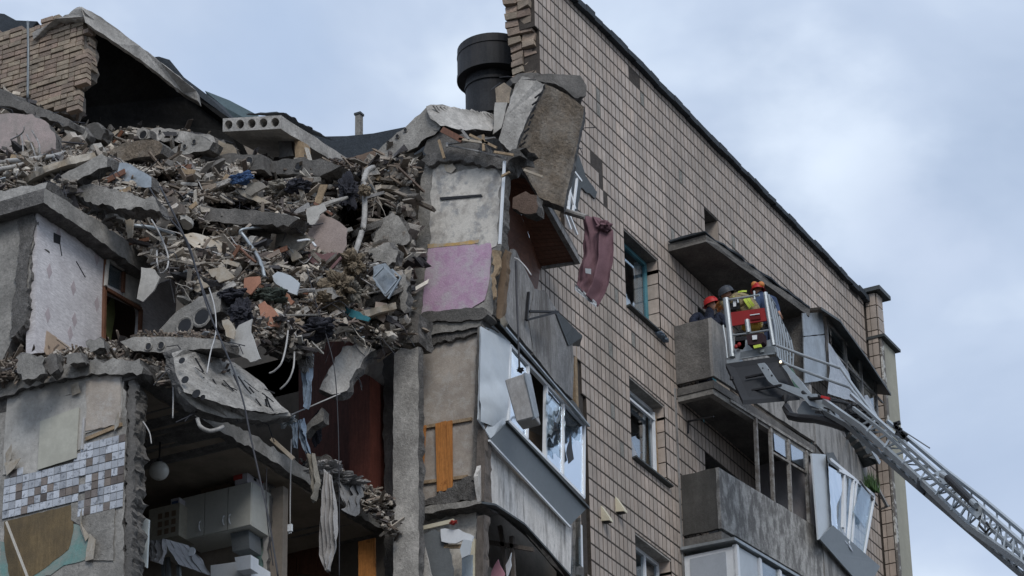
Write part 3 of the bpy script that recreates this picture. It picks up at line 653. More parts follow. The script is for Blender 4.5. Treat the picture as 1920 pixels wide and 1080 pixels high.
# plaster wall seen inside the middle balcony's glazed half
# ---- glazed enclosure of the top right balcony
gl = MB(); gl.box(49.16, 49.20, 19.5, YF-.05, 26.1, 27.7); GE = gl.build('balcony_glazing', ASB, BLD)
def onY(lst, y): return [P(a, b, Y=y) for a, b in lst]
m_ = MB(); slab(m_, onY([(1505, 587), (1542, 586), (1546, 626), (1507, 630)], YB-.06), 0, R, .2, .005, 1, vec=(0, .02, 0), rough=.001); m_.build('sheet', GALV, GE)
m_ = MB(); slab(m_, onY([(1507, 632), (1546, 628), (1552, 712), (1509, 718)], YB-.06), 0, R, .2, .005, 1, vec=(0, .02, 0), rough=.001); m_.build('sheet', GALV, GE)
for a, b in (((1548, 592), (1556, 716)), ((1583, 640), (1592, 752)), ((1612, 672), (1620, 780)), ((1640, 700), (1646, 800))):
    m_ = MB(); m_.bar(P(*a, Y=YB-.03), P(*b, Y=YB-.03), .05, .05); m_.build('frame_post', ASB, GE)
m_ = MB(); m_.bar(P(1548, 600, Y=YB-.03), P(1660, 722, Y=YB-.03), .05); m_.bar(P(1556, 715, Y=YB-.03), P(1650, 800, Y=YB-.03), .05); m_.bar(P(1552, 650, Y=YB-.03), P(1655, 755, Y=YB-.03), .035); m_.build('frame_rail', ASB, GE)
for a, b, c, d in (((1558,612),(1581,636),(1590,748),(1560,716)), ((1587,644),(1610,670),(1618,776),(1594,752)), ((1615,676),(1638,698),(1644,798),(1622,778))):
    m_ = MB(); m_.prism(onY([a,b,c,d], YB-.02), (0, .008, 0)); m_.build('pane', GLD, GE)
m_ = MB(); cloth(m_, [P(1552, 642, Y=YB-.1), P(1556, 690, Y=YB-.1), P(1552, 738, Y=YB-.12)], [P(1556, 645, Y=YB-.1), P(1592, 700, Y=YB-.14), P(1608, 755, Y=YB-.12)], 3, .03, 20, nseg=14, seed=5)
m_.build('plastic_sheeting', FILM, GE)
m_ = MB(); cloth(m_, [P(1620, 742, Y=YB-.1), P(1630, 775, Y=YB-.1)], [P(1626, 740, Y=YB-.1), P(1648, 785, Y=YB-.14)], 2, .03, 12, nseg=8, seed=5); m_.build('plastic_sheeting', FILM, GE)
# its dark sloping sheet roof
m_ = MB(); slab(m_, [P(1513, 583, Y=YF), P(1540, 580, Y=YB-.25), P(1576, 604, Y=YB-.3), P(1625, 672, Y=YB-.32), P(1671, 742, Y=YB-.32), P(1640, 738, Y=YF-.2), P(1600, 690, Y=YF-.05), P(1565, 640, Y=YF)], 0, R, .4, .006, 1, vec=(0, 0, .05), rough=.003)
m_.build('sheet_roof', DSHEET, GE)
# underside brackets below glazed top right balcony
m_ = MB()
for k in range(5):
    t = k/4; a = P(1588+30*t, 822+50*t, Y=YB-.02); b = P(1596+50*t, 812+54*t, Y=YB-.36); m_.bar(a, b, .045)
m_.build('floor_joist', CONCD, b1b)
S('sheet_floor', DSHEET, [P(1581,806,Y=YB-.03),P(1638,846,Y=YB-.3),P(1650,868,Y=YB-.42),P(1617,878,Y=YB-.03)], vec=(0,0,.04), parent=b1b, amp=.004, rough=.003, rows=1)
S('bent_flashing', GALV, [P(1634,846,Y=YB-.42),P(1640,846,Y=YB-.42),P(1652,866,Y=YB-.46),P(1649,871,Y=YB-.46)], vec=(0,.02,0), parent=b1b, amp=.004, rough=.003, rows=1)
# ---- middle right balcony: white side sheet, tilted white window, grey skirt
W2 = MB(); slab(W2, pts([(1522, 850, ), (1548, 852), (1562, 985), (1535, 1012)], Y=YB-.16), 0, R, .3, .003, 1, vec=(0, .03, 0), rough=.001); w2 = W2.build('window_bay', WSHEET, BLD)
def bay_window(name, tl, tr, br, bl, depth, fr_xs, parent, frm=WPVC, w=.06, glass=GLW, skip=()):
    """slanting frame through four 3D corners, with uprights at fractions fr_xs and panes between"""
    tl, tr, br, bl = map(V3, (tl, tr, br, bl)); nor = nrm(np.cross(tr-tl, bl-tl))
    if nor[1] > 0: nor = -nor
    m_ = MB()
    def b_(a, b, ww=w): m_.bar(a, b, ww, .06, up=nor)
    b_(tl, tr); b_(bl, br)
    xs_ = sorted(fr_xs)
    for t in xs_: b_(tl+(tr-tl)*t, bl+(br-bl)*t)
    wi = m_.build(name, frm, parent)
    for i in range(len(xs_)-1):
        if i in skip: continue
        a, b = xs_[i]+.012, xs_[i+1]-.012
        q = [tl+(tr-tl)*a, tl+(tr-tl)*b, bl+(br-bl)*b, bl+(br-bl)*a]
        p_ = MB(); p_.prism(q, nor*.008); p_.build('pane', glass, wi)
    return wi
bw = bay_window('window', P(1556, 862, Y=YB-.2), P(1638, 930, Y=YB-.2), P(1616, 1056, Y=YB-.14), P(1565, 1000, Y=YB-.14), .1, (0, .33, .58, 1), w2, glass=GLD)
for poly, mm in (([(1553,868),(1575,880),(1580,920),(1568,950),(1571,1000),(1560,985)], GLW), ([(1616,905),(1634,925),(1622,990),(1600,960)], GLD), ([(1575,985),(1585,1000),(1600,1035),(1585,1015)], FILM)):
    p_ = MB(); slab(p_, onY(poly, YB-.235), 0, R, .08, .02, 1, vec=(0, .006, 0), rough=0); p_.build('glass_shard', mm, bw)
p_ = MB(); p_.bar(P(1582, 890, Y=YB-.24), P(1580, 990, Y=YB-.22), .05); p_.bar(P(1600, 897, Y=YB-.26), P(1590, 1020, Y=YB-.22), .05); p_.bar(P(1572, 882, Y=YB-.24), P(1600, 897, Y=YB-.26), .05); p_.build('open_casement', WPVC, bw)
p_ = MB(); cloth(p_, [P(1557, 872, Y=YB-.1), P(1562, 985, Y=YB-.05)], [P(1575, 884, Y=YB-.1), P(1570, 975, Y=YB-.05)], 3, .03, 12, nseg=8, seed=9); p_.build('blue_blind', CLJ, w2)
S('skirt_panel', GSHEET, [P(1537, 1010, Y=YB-.16), P(1562, 985, Y=YB-.25), P(1650, 1062, Y=YB-.25), P(1625, 1110, Y=YB-.16)], vec=(0, .03, 0), parent=w2, amp=.002, rough=.001, rows=1)
S('top_flashing', DSHEET, [P(1549, 852, Y=YB-.1), P(1552, 866, Y=YB-.28), P(1583, 890, Y=YB-.24), P(1563, 851, Y=YB-.1)], vec=(0, 0, .03), parent=w2, amp=.002, rough=.001, rows=1)
p_ = MB(); p_.bar(P(1640, 905, Y=YB-.25), P(1664, 950, Y=YB-.35), .05); p_.bar(P(1612, 900, Y=YB-.25), P(1645, 948, Y=YB-.2), .03); p_.bar(P(1650, 955, Y=YB+.1), P(1668, 948, Y=YB-.3), .03); p_.build('drying_rack', ASB, b2b)
# plant on that balcony
pl = MB(); rr = random.Random(4); c = P(1634, 912, Y=YB-.22)
for k in range(260):
    a = rr.uniform(0, 6.28); l0 = rr.uniform(.1, .42); t = V3((math.cos(a)*.16, math.sin(a)*.1, 1))*l0; b = c+V3((rr.uniform(-.18, .18), rr.uniform(-.08, .08), -.08)); w_ = V3((rr.uniform(-1,1), rr.uniform(-1,1), .2))*.012
    pl.add([b-w_, b+w_, b+t+w_*.4+V3((rr.uniform(-.08,.08), 0, 0))], [(0, 1, 2)])
pl.build('balcony_plant', PLANTG, None, 'wispy green plant growing at the railing beside the tilted white window', 'plant')
# ---- lower right balcony: white PVC enclosure
E3 = MB(); E3.box(45.62, 45.66, 19.62, YF-.03, 20.0, 22.02); e3 = E3.build('balcony_enclosure', WPVC, BLD)
def prj(x, y, z): return V3((x, y, z))
m_ = MB(); m_.prism([V3((45.5,19.56,22.08)),V3((49.2,19.12,22.08)),V3((49.2,YF-.02,22.10)),V3((45.5,YF-.02,22.10))], (0,0,.05)); m_.build('enclosure_roof', GALV, e3)
YE3 = Ln(45.6, 19.62, 49.1, 19.2)
for x in (45.62, 46.35, 47.0, 47.7, 48.4, 49.0):
    y = YE3.at(x); m_ = MB(); m_.box(x, x+.09, y-.04, y+.04, 20.0, 22.05); m_.build('post', WPVC, e3)
for i, x in enumerate((45.72, 46.45, 47.1, 47.8, 48.5)):
    xb = (46.34, 46.99, 47.69, 48.39, 48.99)[i]
    m_ = MB(); m_.prism([V3((x,YE3.at(x),20)), V3((xb,YE3.at(xb),20)), V3((xb,YE3.at(xb),22.05)), V3((x,YE3.at(x),22.05))], (0,.01,0)); m_.build('pane' if i else 'panel', WSHEET if i == 0 else GLD, e3)
m_ = MB(); m_.box(45.60, 45.615, 19.78, YF-.14, 20.1, 21.95); m_.build('side_panel', mat('pale_side_panel', (.38, .41, .45), .05, 3, rough=.4, bump=.02), e3)
# ================================================================== LEFT BALCONY COLUMN
YL = Ln(37.2, 19.74, 40.4, 20.0); YLn = 19.9
def L3(lst): return [P(*q[:2], X=q[2]) for q in lst]
LB = MB(); slab(LB, onY([(912,838),(1072,985),(1070,1082),(1040,1055),(1012,1020),(985,990),(955,962),(903,940),(896,892)], YL), 0, R, .15, .01, 2, vec=(0, .07, 0), rough=.004)
lb = LB.build('balcony', mat('whitewashed_parapet', (.68, .65, .61), .12, 2.5, stain=(.17, .155, .14), stain_amt=.85, stain_scale=6, streak=True, stain_lo=.57, stain_w=.08, bump=.35, stain2=(.34, .32, .29), stain2_amt=.35, s2scale=2), BLD)
S('sheet_canopy', DSHEET, [P(903,944,Y=YL-.1),P(930,948,Y=YL-.12),P(985,985,Y=YL-.12),P(1075,1086,Y=YL-.12),P(1130,1180,Y=YL-.1),P(1130,1180,Y=YF),P(1060,1070,Y=YF-.02),P(960,980,Y=YF-.02)], vec=(0, 0, .03), parent=lb, amp=.004, rough=.004, rows=1)
S('balcony_floor', CONCD, [P(905,938,Y=YL+.08),P(1068,1075,Y=YL+.08),P(1095,1080,Y=YF),P(975,965,Y=YF)], vec=(0, 0, .12), parent=lb, amp=.01, rough=.01, rows=1)
# glazing bay of that balcony
GB = MB(); slab(GB, [P(902,612,Y=YL-.02),P(925,609,Y=YL-.05),P(957,642,Y=YL-.12),P(953,790,Y=YL-.16),P(920,822,Y=YL-.12),P(897,786,Y=YL-.02)], 0, R, .12, .006, 1, vec=(0, .02, 0), rough=.004)
gb = GB.build('glazed_bay', WSHEET, BLD)
m_ = MB(); vs = []; rr = random.Random(3)
nu, nv = 10, 22
for i in range(nv+1):
    for j in range(nu+1):
        t, s_ = i/nv, j/nu; lx = 902-4*t+ (3 if t > .8 else 0); rx_ = 957-5*t; q = P(lx+(rx_-lx)*s_, 612+6*s_*0+(30*s_)+t*(178-10*s_), Y=YL-.06-.1*s_-.02*abs(noise.noise(Vector((s_*2.2, t*5, 3))))-.022*math.sin(8*t+3*s_)*min(1, max(0, (t-.4)*5)))
        vs.append(q)
m_.add(vs, [(i*(nu+1)+j, i*(nu+1)+j+1, (i+1)*(nu+1)+j+1, (i+1)*(nu+1)+j) for i in range(nv) for j in range(nu)]); m_.build('dented_sheet', WSHEET, gb, smooth=True)
bay = bay_window('window', P(955,648,Y=YL-.14), P(1094,797,Y=YL-.14), P(1093,934,Y=YL-.16), P(952,790,Y=YL-.16), .1, (0, .235, .48, .71, 1), gb, w=.05, glass=GLW, skip=(1,))
for poly, mm in (([(1024,735),(1050,762),(1052,800),(1038,790),(1024,770)], GLD), ([(1026,790),(1046,815),(1050,858),(1026,838)], GLD), ([(1058,770),(1088,802),(1088,830),(1075,822),(1060,800)], GLD), ([(1070,810),(1076,860),(1066,870),(1062,850)], BLK)):
    p_ = MB(); slab(p_, onY(poly, YL-.22), 0, R, .08, .02, 1, vec=(0, .004, 0), rough=0); p_.build('glass_shard' if mm is GLD else 'broken_gap', mm, bay)
p_ = MB(); p_.prism(onY([(990,805),(1016,818),(1012,845),(992,822)], YL+.25), (0, .3, 0)); p_.build('carton', CARDB, None, 'brown cardboard box standing behind the open section of the broken bay window', 'box')
p_ = MB(); p_.box(38.3, 40.4, YLn+.35, YLn+.5, 20.5, 23.0); p_.build('inner_partition', DKIN, gb)
S('skirt_panel', GSHEET, [P(917,826,Y=YL-.10),P(950,793,Y=YL-.22),P(1102,951,Y=YL-.22),P(1068,986,Y=YL-.08)], vec=(0, .03, 0), parent=gb, amp=.002, rough=.001, rows=1)
m_ = MB(); m_.bar(P(917,826,Y=YL-.12), P(1068,988,Y=YL-.10), .03); m_.build('edge_trim', WPVC, gb)
m_ = MB(); m_.bar(P(950,791,Y=YL-.24), P(1104,953,Y=YL-.24), .035); m_.build('edge_trim', DSHEET, gb)
S('bay_roof', DSHEET, [P(905,608,Y=YL+.1),P(940,604,Y=YL-.2),P(1103,798,Y=YL-.22),P(1080,760,Y=YF-.1),P(990,660,Y=YF-.2)], vec=(0, 0, .03), parent=gb, amp=.004, rough=.004, rows=1)
m_ = MB(); m_.bar(P(940,606,Y=YL-.22), P(1104,799,Y=YL-.24), .04, .03); m_.build('roof_edge', GALV, gb)
# weathered parapet boards above
WB = MB(); slab(WB, onY([(962,466),(968,470),(1002,540),(990,600),(1000,662),(960,616),(948,598),(952,520)], YL-.06), 0, R, .1, .012, 1, vec=(0, .05, 0), rough=.003)
wb = WB.build('weathered_parapet', ASB, BLD)
S('board', ASB, onY([(1003,542),(1022,545),(1046,585),(1072,630),(1076,672),(1074,750),(1040,715),(1001,664),(992,600)], YL), vec=(0, .05, 0), parent=wb, amp=.012, rough=.003, rows=1)
S('dark_flashing', DSHEET, [P(1040,582,Y=YL-.02), P(1092,632,Y=YL-.05), P(1086,650,Y=YL+.2), P(1066,648,Y=YL-.02)], vec=(0, 0, .03), parent=wb, amp=.004, rough=.003, rows=1)
m_ = MB()
for a, b in (((991,548),(987,600)), ((988,600),(1046,585)), ((991,584),(1046,585))): m_.bar(P(*a, Y=YL-.12), P(*b, Y=YL-.30 if b[0] > 1000 else YL-.12), .045, .03)
m_.build('wall_bracket', BLK, wb)
m_ = MB(); m_.box(41.78, 41.87, YF+.0, YF+.44, 22.9, 24.4); m_.build('timber_post', LUMB, BLD)
# the return of the facade beside the loggia, clad with tiles
m_ = MB(); m_.box(41.9, 42.09, YF+.03, YF+.44, 17, 24.4); ret = m_.build('loggia_return', MORT, BLD)
for k in range(26):
    z1 = 24.39-k*TH; t = MB(); t.box(41.875, 41.9, YF+.03, YF+.4, z1-TH+.011, z1); t.build('tile', TILE, ret)
m_ = MB(); m_.bar(P(1077,655,Y=YF+.1), P(1082,790,Y=YF+.1), .06); m_.bar(P(1088,985,Y=YF+.05), P(1090,1085,Y=YF+.05), .05); m_.build('white_door_frame', WPVC, BLD)
S('loggia_side_pane', GLD, [P(1072,975,Y=YL+.1),P(1088,970,Y=YF),P(1090,1085,Y=YF),P(1072,1085,Y=YL+.1)], vec=(.01,0,0), parent=BLD, amp=.002, rough=0, rows=1)
# ---- varnished board ceiling of the torn loggia: boards one by one, on a slab
c0, c1, c2, c3 = P(1014,502,Y=YF), P(1084,491,Y=YL-.02), P(985,318,X=38.6), P(940,300,X=38.35)
ceil_ = MB(); ceil_.prism([c0+V3((0,0,.03)), c1+V3((0,0,.03)), c2+V3((0,0,.03)), c3+V3((0,0,.03))], (0,0,.16)); cs = ceil_.build('loggia_ceiling', CONCD, BLD)
NB = 26
for i in range(NB):
    a, b = i/NB, (i+.9)/NB
    q = [c0+(c3-c0)*a, c1+(c2-c1)*a, c1+(c2-c1)*b, c0+(c3-c0)*b]
    m_ = MB(); m_.prism(q, (0, 0, .025)); m_.build('ceiling_board', CEILW, cs)
m_ = MB(); m_.bar(c0+V3((0,-.02,-.01)), c1+V3((0,0,-.01)), .05, .04); m_.bar(c1, c2, .08, .10); m_.build('edge_board', ASB, cs)
# boarded inner wall of the same loggia
q0, q1 = P(1014,502,Y=YF-.01), P(940,300,X=38.35)
S('boarded_wall', CEILW, [q0, q1, q1-V3((0,0,1.35)), P(950,470,Y=YF-.0), P(1005,560,Y=YF-.0)], vec=(0, .05, 0), parent=BLD, amp=.01, rough=.004, rows=1)
# facade beyond loggias, plain wall from the torn edge to the facade (dark inside)
m_ = MB(); m_.box(37.4, 41.85, YF+.46, YF+.6, 10, 24.9); m_.build('inner_wall', DKIN, BLD)
# ================================================================== TORN CROSS-WALLS
XT = 37.1
def onX(lst, x): return [P(a, b, X=x) for a, b in lst]
# pink and white wall panel
S('cross_wall', [CONC, FRACT], onX([(797,305),(865,290),(938,296),(944,320),(940,460),(930,500),(924,590),(900,600),(850,604),(795,602),(770,596),(782,440),(790,330)], XT), vec=(.22, 0, 0), parent=BLD, keep=(), amp=.02, side_mi=1)
pw = S('painted_wall', WHPL, onX([(812,310),(838,304),(848,326),(870,318),(905,312),(932,318),(938,330),(930,462),(806,468),(808,380)], XT-.012), vec=(.008, 0, 0), parent=BLD, amp=.025, step=.08, rough=0, rows=1)
S('pink_paint', PINK, onX([(803,466),(850,460),(920,456),(922,470),(918,520),(908,562),(880,580),(835,588),(790,590),(796,520)], XT-.016), vec=(.008, 0, 0), parent=pw, amp=.015, step=.07, rough=0, rows=1)
S('ochre_band', OCHRE, onX([(802,458),(860,454),(898,449),(896,456),(850,461),(802,465)], XT-.020), vec=(.006, 0, 0), parent=pw, amp=.006, step=.05, rough=0, rows=1)
S('steel_strip', BLK, onX([(824,370),(902,364),(904,368),(826,375)], XT-.03), vec=(.02, 0, 0), parent=pw, amp=.001, rough=0, rows=1)
S('torn_plaster', PAPER, onX([(832,310),(848,306),(855,315),(846,325),(836,322)], XT-.03), vec=(.006, 0, 0), parent=pw, amp=.008, step=.05, rough=0, rows=1)
# slab edge below it and beige wall
S('floor_slab', [CONC, FRACT], [P(770,606,X=XT-.1),P(900,596,X=XT-.1),P(905,600,X=XT-.1),P(900,612,X=XT-.1),P(790,632,X=XT-.1),P(768,630,X=XT-.1)], vec=(.5, 0, 0), parent=BLD, amp=.015, side_mi=1)
S('slab_lip', CONCD, [P(793,585,X=XT-.14),P(905,575,X=XT-.14),P(915,590,X=XT-.14),P(905,598,X=XT-.14),P(780,606,X=XT-.14)], vec=(.3, 0, 0), parent=BLD, amp=.02)
S('broken_ledge', FRACT, [P(778,632,X=XT-.06),P(900,608,X=XT-.06),P(898,622,X=XT-.06),P(840,640,X=XT-.06),P(785,652,X=XT-.06)], vec=(.2, 0, 0), parent=BLD, amp=.03, step=.06)
bw_ = S('cross_wall', [BEIGE, FRACT], onX([(782,650),(800,640),(830,645),(860,632),(896,622),(892,700),(890,800),(886,905),(850,925),(830,935),(785,940)], XT), vec=(.22, 0, 0), parent=BLD, amp=.015, side_mi=1)
S('door_jamb', [CONCD, FRACT], [P(896,612,X=XT-.1),P(905,608,X=XT-.1),P(900,760,X=XT-.1),P(893,900,X=XT-.1),P(884,900,X=XT-.1),P(890,760,X=XT-.1)], vec=(.2, 0, 0), parent=BLD, amp=.01)
S('timber_jamb', mat('brown_grey_timber', (.13, .11, .095), .2, 5, grain=(5, 5, .6)), [P(896,785,X=XT-.15),P(910,790,X=XT-.15),P(908,940,X=XT-.15),P(890,938,X=XT-.15)], vec=(.2, 0, 0), parent=BLD, amp=.006)
def plank(name, mm, a, b, w, x, thick=.025, parent=BLD, **k):
    a3, b3 = P(*a, X=x), P(*b, X=x); m_ = MB(); d = nrm(b3-a3); sd = nrm(np.cross(d, (1, 0, 0)))*w/2
    m_.prism([a3-sd, a3+sd, b3+sd, b3-sd], (thick, 0, 0)); return m_.build(name, mm, parent, **k)
for a, b in (((821,793),(824,921)), ((831,790),(834,920)), ((842,789),(843,916))): plank('wall_board', ORNG, a, b, .085, XT-.07, parent=bw_)
plank('wall_board', ORNG, (793,798), (787,900), .09, XT-.07, parent=bw_)
plank('batten', LUMB, (785,802), (884,785), .05, XT-.035, parent=bw_); plank('batten', LUMB, (785,905), (876,893), .05, XT-.035, parent=bw_)
# crumbled slab under the beige room
S('floor_slab', [CONC, FRACT], [P(782,952,X=XT-.15),P(900,936,X=XT-.15),P(903,944,X=XT-.15),P(880,950,X=XT-.15),P(785,966,X=XT-.15)], vec=(.5, 0, 0), parent=BLD, amp=.02, side_mi=1)
S('broken_ledge', FRACT, onX([(783,938),(820,930),(852,905),(885,892),(900,935),(785,950)], XT-.08), vec=(.3, 0, 0), parent=BLD, amp=.04, step=.06)
# room below it
S('cross_wall', [WHPL, FRACT], onX([(780,962),(870,952),(893,960),(892,1100),(780,1100)], XT+.1), vec=(.2, 0, 0), parent=BLD, amp=.02, side_mi=1)
S('door_jamb', mat('brown_grey_timber', None), onX([(895,968),(908,965),(905,1100),(890,1100)], XT-.1), vec=(.15, 0, 0), parent=BLD, amp=.004)
S('door_jamb', CREAMV, onX([(881,1012),(890,1010),(890,1100),(882,1100)], XT-.1), vec=(.1, 0, 0), parent=BLD, amp=.002)
# pillar standing in front
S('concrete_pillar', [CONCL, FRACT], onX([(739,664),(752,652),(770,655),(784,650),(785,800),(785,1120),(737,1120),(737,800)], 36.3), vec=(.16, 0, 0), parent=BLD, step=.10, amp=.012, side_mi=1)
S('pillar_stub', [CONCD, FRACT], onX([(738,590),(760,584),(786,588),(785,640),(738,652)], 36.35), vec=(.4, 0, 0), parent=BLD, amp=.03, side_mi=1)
S('pillar_shadow_side', CONCD, onX([(718,660),(738,656),(738,1120),(722,1120)], 36.9), vec=(.2, 0, 0), parent=BLD, amp=.02)  # darker concrete strip paints the pillar's shaded side
# back rooms: red-brown wardrobe, panel wall, dark doors
S('room_wall', BEIGE, onX([(690,650),(724,640),(724,1000),(690,960)], XT), vec=(.15, 0, 0), parent=BLD, amp=.01)
WD = S('wardrobe', WARD, onX([(655,690),(693,705),(693,920),(655,905)], 36.6), vec=(.5, 0, 0), amp=.001, rough=0, rows=1, label='dark red-brown wardrobe standing in the opened room left of the grey pillar', cat='wardrobe')
S('room_back', WARD, onX([(560,640),(656,640),(656,930),(560,880)], 37.0), vec=(.1, 0, 0), parent=BLD, amp=.001, rough=0, rows=1)
# kitchen storey, rooms behind
YE = 21.35
S('kitchen_wall', [CONC, FRACT], [P(-40,748,X=30.8),P(5,742,X=30.8),P(60,722,X=30.8),P(130,706,X=30.8),P(232,690,X=30.8),P(238,800,X=30.8),P(232,1000,X=30.8),P(233,1100,X=30.8),P(-40,1170,X=30.8)], vec=(.28, 0, 0), parent=BLD, amp=.02, side_mi=1)
kw = [o for o in COL.objects if o.name.startswith('kitchen_wall')][0]
S('broken_wall_end', CONCD, [P(240,692,X=30.82),P(252,698,X=30.82),P(254,830,X=30.82),P(250,900,X=30.82),P(247,1000,X=30.82),P(247,1100,X=30.82),P(232,1100,X=30.82),P(234,900,X=30.82),P(240,800,X=30.82)], vec=(.30, .03, 0), parent=kw, amp=.03, step=.03, rough=.035, rows=6)
S('plaster_layer', PLAST, onX([(14,742),(48,728),(82,716),(120,716),(150,702),(228,694),(229,760),(222,795),(160,812),(150,842),(142,846),(75,870),(72,886),(40,890),(5,890),(8,820)], 30.785), vec=(.012, 0, 0), parent=kw, amp=.012, step=.07, rough=0, rows=1)
S('plaster_layer', BEIGE, onX([(178,706),(226,698),(226,796),(160,808),(162,765),(160,716)], 30.775), vec=(.009, 0, 0), parent=kw, amp=.012, step=.07, rough=0, rows=1)
S('board_sheet', mat('cream_hardboard', (.46, .45, .385), .06, 2, stain=(.33, .32, .27), stain_amt=.6, stain_scale=3, bump=.05), onX([(75,790),(148,763),(143,858),(70,881)], 30.755), vec=(.012, 0, 0), parent=kw, amp=.003, rough=0, rows=1)
S('olive_board', OLIVE, onX([(8,978),(135,946),(138,990),(128,1030),(110,1045),(62,1080),(20,1100),(8,1020)], 30.785), vec=(.01, 0, 0), parent=kw, amp=.01, rough=0, rows=1)
S('green_paint_area', GREEN, onX([(137,982),(160,990),(172,1010),(160,1050),(120,1060),(95,1078),(60,1085),(60,1100),(0,1100),(0,1015),(20,1020),(30,1060),(90,1060),(128,1030)], 30.79), vec=(.006, 0, 0), parent=kw, amp=.01, rough=0, rows=1)
S('bare_cement_area', CONC, onX([(133,944),(215,930),(214,990),(212,1050),(160,1052),(172,1010),(150,985),(133,975)], 30.782), vec=(.006, 0, 0), parent=kw, amp=.012, rough=0, rows=1)
for poly in ([(150,962),(160,955),(155,985),(168,1005),(160,1015),(150,990)], [(168,1000),(185,1015),(178,1050),(160,1052),(162,1030)], [(10,850),(28,835),(24,862),(12,872)], [(8,868),(45,862),(30,880),(12,892)], [(132,722),(152,720),(154,738),(135,742)], [(216,785),(228,775),(226,800),(214,808)]):
    q = onX(poly, 30.76); q[1] = q[1]-V3((.07, 0, 0)); q[2] = q[2]-V3((.04, 0, .0)); m_ = MB(); m_.prism(q, (.006, 0, 0)); m_.build('torn_paper_flap', PAPER, kw)
plank('conduit', WIREW, (157,783), (153,842), .025, 30.75, parent=kw); plank('skirting', LUMB, (160,823), (228,795), .05, 30.77, .02, parent=kw)
plank('leaning_lath', mat('pale_lath', (.5, .47, .42), .1, 5), (11,978), (52,1085), .028, 30.6, .02, parent=None, label='thin pale lath leaning against the olive patch of the tiled kitchen wall', cat='lath')
m_ = MB(); m_.box(30.84, 31.1, 23.75, 30, 8, 19.45); m_.box(30.8, 31.08, 24.0, 30, 19.5, 22.3); m_.build('cross_wall', CONC, BLD)
# kitchen tiles, one object each
rr = random.Random(21)
uT = MB(); uT.add([(0,0,0),(0,-1,0),(0,-1,1),(0,0,1),(-1,-.04,.04),(-1,-.96,.04),(-1,-.96,.96),(-1,-.04,.96)], [(4,5,6,7),(0,1,5,4),(1,2,6,5),(2,3,7,6),(3,0,4,7)])
tmeshes = []
for mm in (TILEW, TILEB):
    me = bpy.data.meshes.new('kitchen_tile'); me.from_pydata(uT.v, [], uT.f); me.materials.append(mm); tmeshes.append(me)
TREG = [(5,885),(30,882),(66,886),(75,880),(142,860),(150,846),(158,838),(222,822),(228,800),(232,820),(226,950),(150,968),(148,950),(140,942),(10,978),(5,975)]
pk = P(5, 975, X=30.8); ts = .098; th = .112
for i in range(-1, 26):
    for j in range(-2, 20):
        y = pk[1]-i*ts; z = pk[2]+j*th
        px, py = proj((30.8, y-ts/2, z+th/2))
        if not inpoly(px, py, TREG) or rr.random() < .03: continue
        dark = rr.random() < .23 or (px > 185 and 880 < py < 905 and rr.random() < .6)
        o = link('tile', tmeshes[dark], (30.785, y-.002, z+.002), kw); o.scale = (.008, ts-.004, th-.004)
# slab over the kitchen (edge recedes along the torn line)
def onYZ(lst, Y): return [P(a, b, Y=Y) for a, b in lst]
ks = S('floor_slab', [CONC, FRACT], onYZ([(262,684),(300,702),(340,728),(420,782),(500,832),(560,868),(640,915),(700,950),(742,985),(735,1000),(690,978),(640,945),(560,895),(480,845),(400,800),(330,752),(262,707)], YE), vec=(0, 3.2, 0), parent=BLD, amp=.03, step=.09, rough=.02, side_mi=1)
S('ceiling_plaster', mat('stained_ceiling', (.25, .21, .165), .1, 1.5, stain=(.13, .105, .08), stain_amt=.6, stain_scale=2, bump=.1), [V3((30.95,21.5,19.38)), V3((37,21.5,19.52)), V3((37,24.2,19.5)), V3((30.95,24.2,19.38))], vec=(0,0,.03), parent=BLD, amp=.01, rough=0, rows=1)
# ragged front strip of that slab above the kitchen wall
S('slab_front', [CONC, FRACT], [P(-40,705,X=30.7),P(20,690,X=30.7),P(90,690,X=30.7),P(170,678,X=30.7),P(262,672,X=30.7),P(266,700,X=30.7),P(180,702,X=30.7),P(60,725,X=30.7),P(-40,758,X=30.7)], vec=(.6, 0, .05), parent=BLD, amp=.04, step=.07, rough=.05, side_mi=1)
m_ = MB(); m_.box(31.1, 34.7, 24.2, 24.35, 16.8, 19.38); m_.box(34.62, 34.75, 21.55, 24.3, 16.6, 19.38); m_.box(37.4, 37.5, 21.0, 26, 14, 22.3); m_.box(31, 37.4, 26, 26.2, 14, 23); m_.box(34.75, 37.3, 23.4, 23.5, 16.6, 19.4); kin = m_.build('inner_wall', DKIN, BLD)
m_ = MB(); m_.box(31.1, 37.4, 21.5, 26, 16.5, 16.7); m_.build('floor_slab', CONCD, BLD)
S('broken_wall_end', [PLAST, FRACT], onX([(495,860),(508,870),(500,900),(505,950),(500,1000),(505,1100),(492,1100),(494,950)], 34.55), vec=(.25, 0, 0), parent=kin, amp=.03, step=.06, side_mi=1)
S('green_side_wall', GREEN, onX([(470,1000),(494,996),(496,1100),(468,1100)], 34.58), vec=(.05, 0, 0), parent=kin, amp=.004)
# brown doors in the dark room
for poly in (((556,1020),(615,1028),(615,1080),(556,1075)), ((525,1040),(555,1036),(555,1100),(525,1100))):
    S('brown_door', DOORW, onX(poly, 37.1), vec=(.05, 0, 0), parent=kin, amp=.001, rough=0, rows=1)
ob = plank('pine_board', ORNG, (687,1012), (688,1110), .27, 36.4, .03, parent=None, label='wide orange pine board upright in the dark room left of the pillar foot', cat='board')
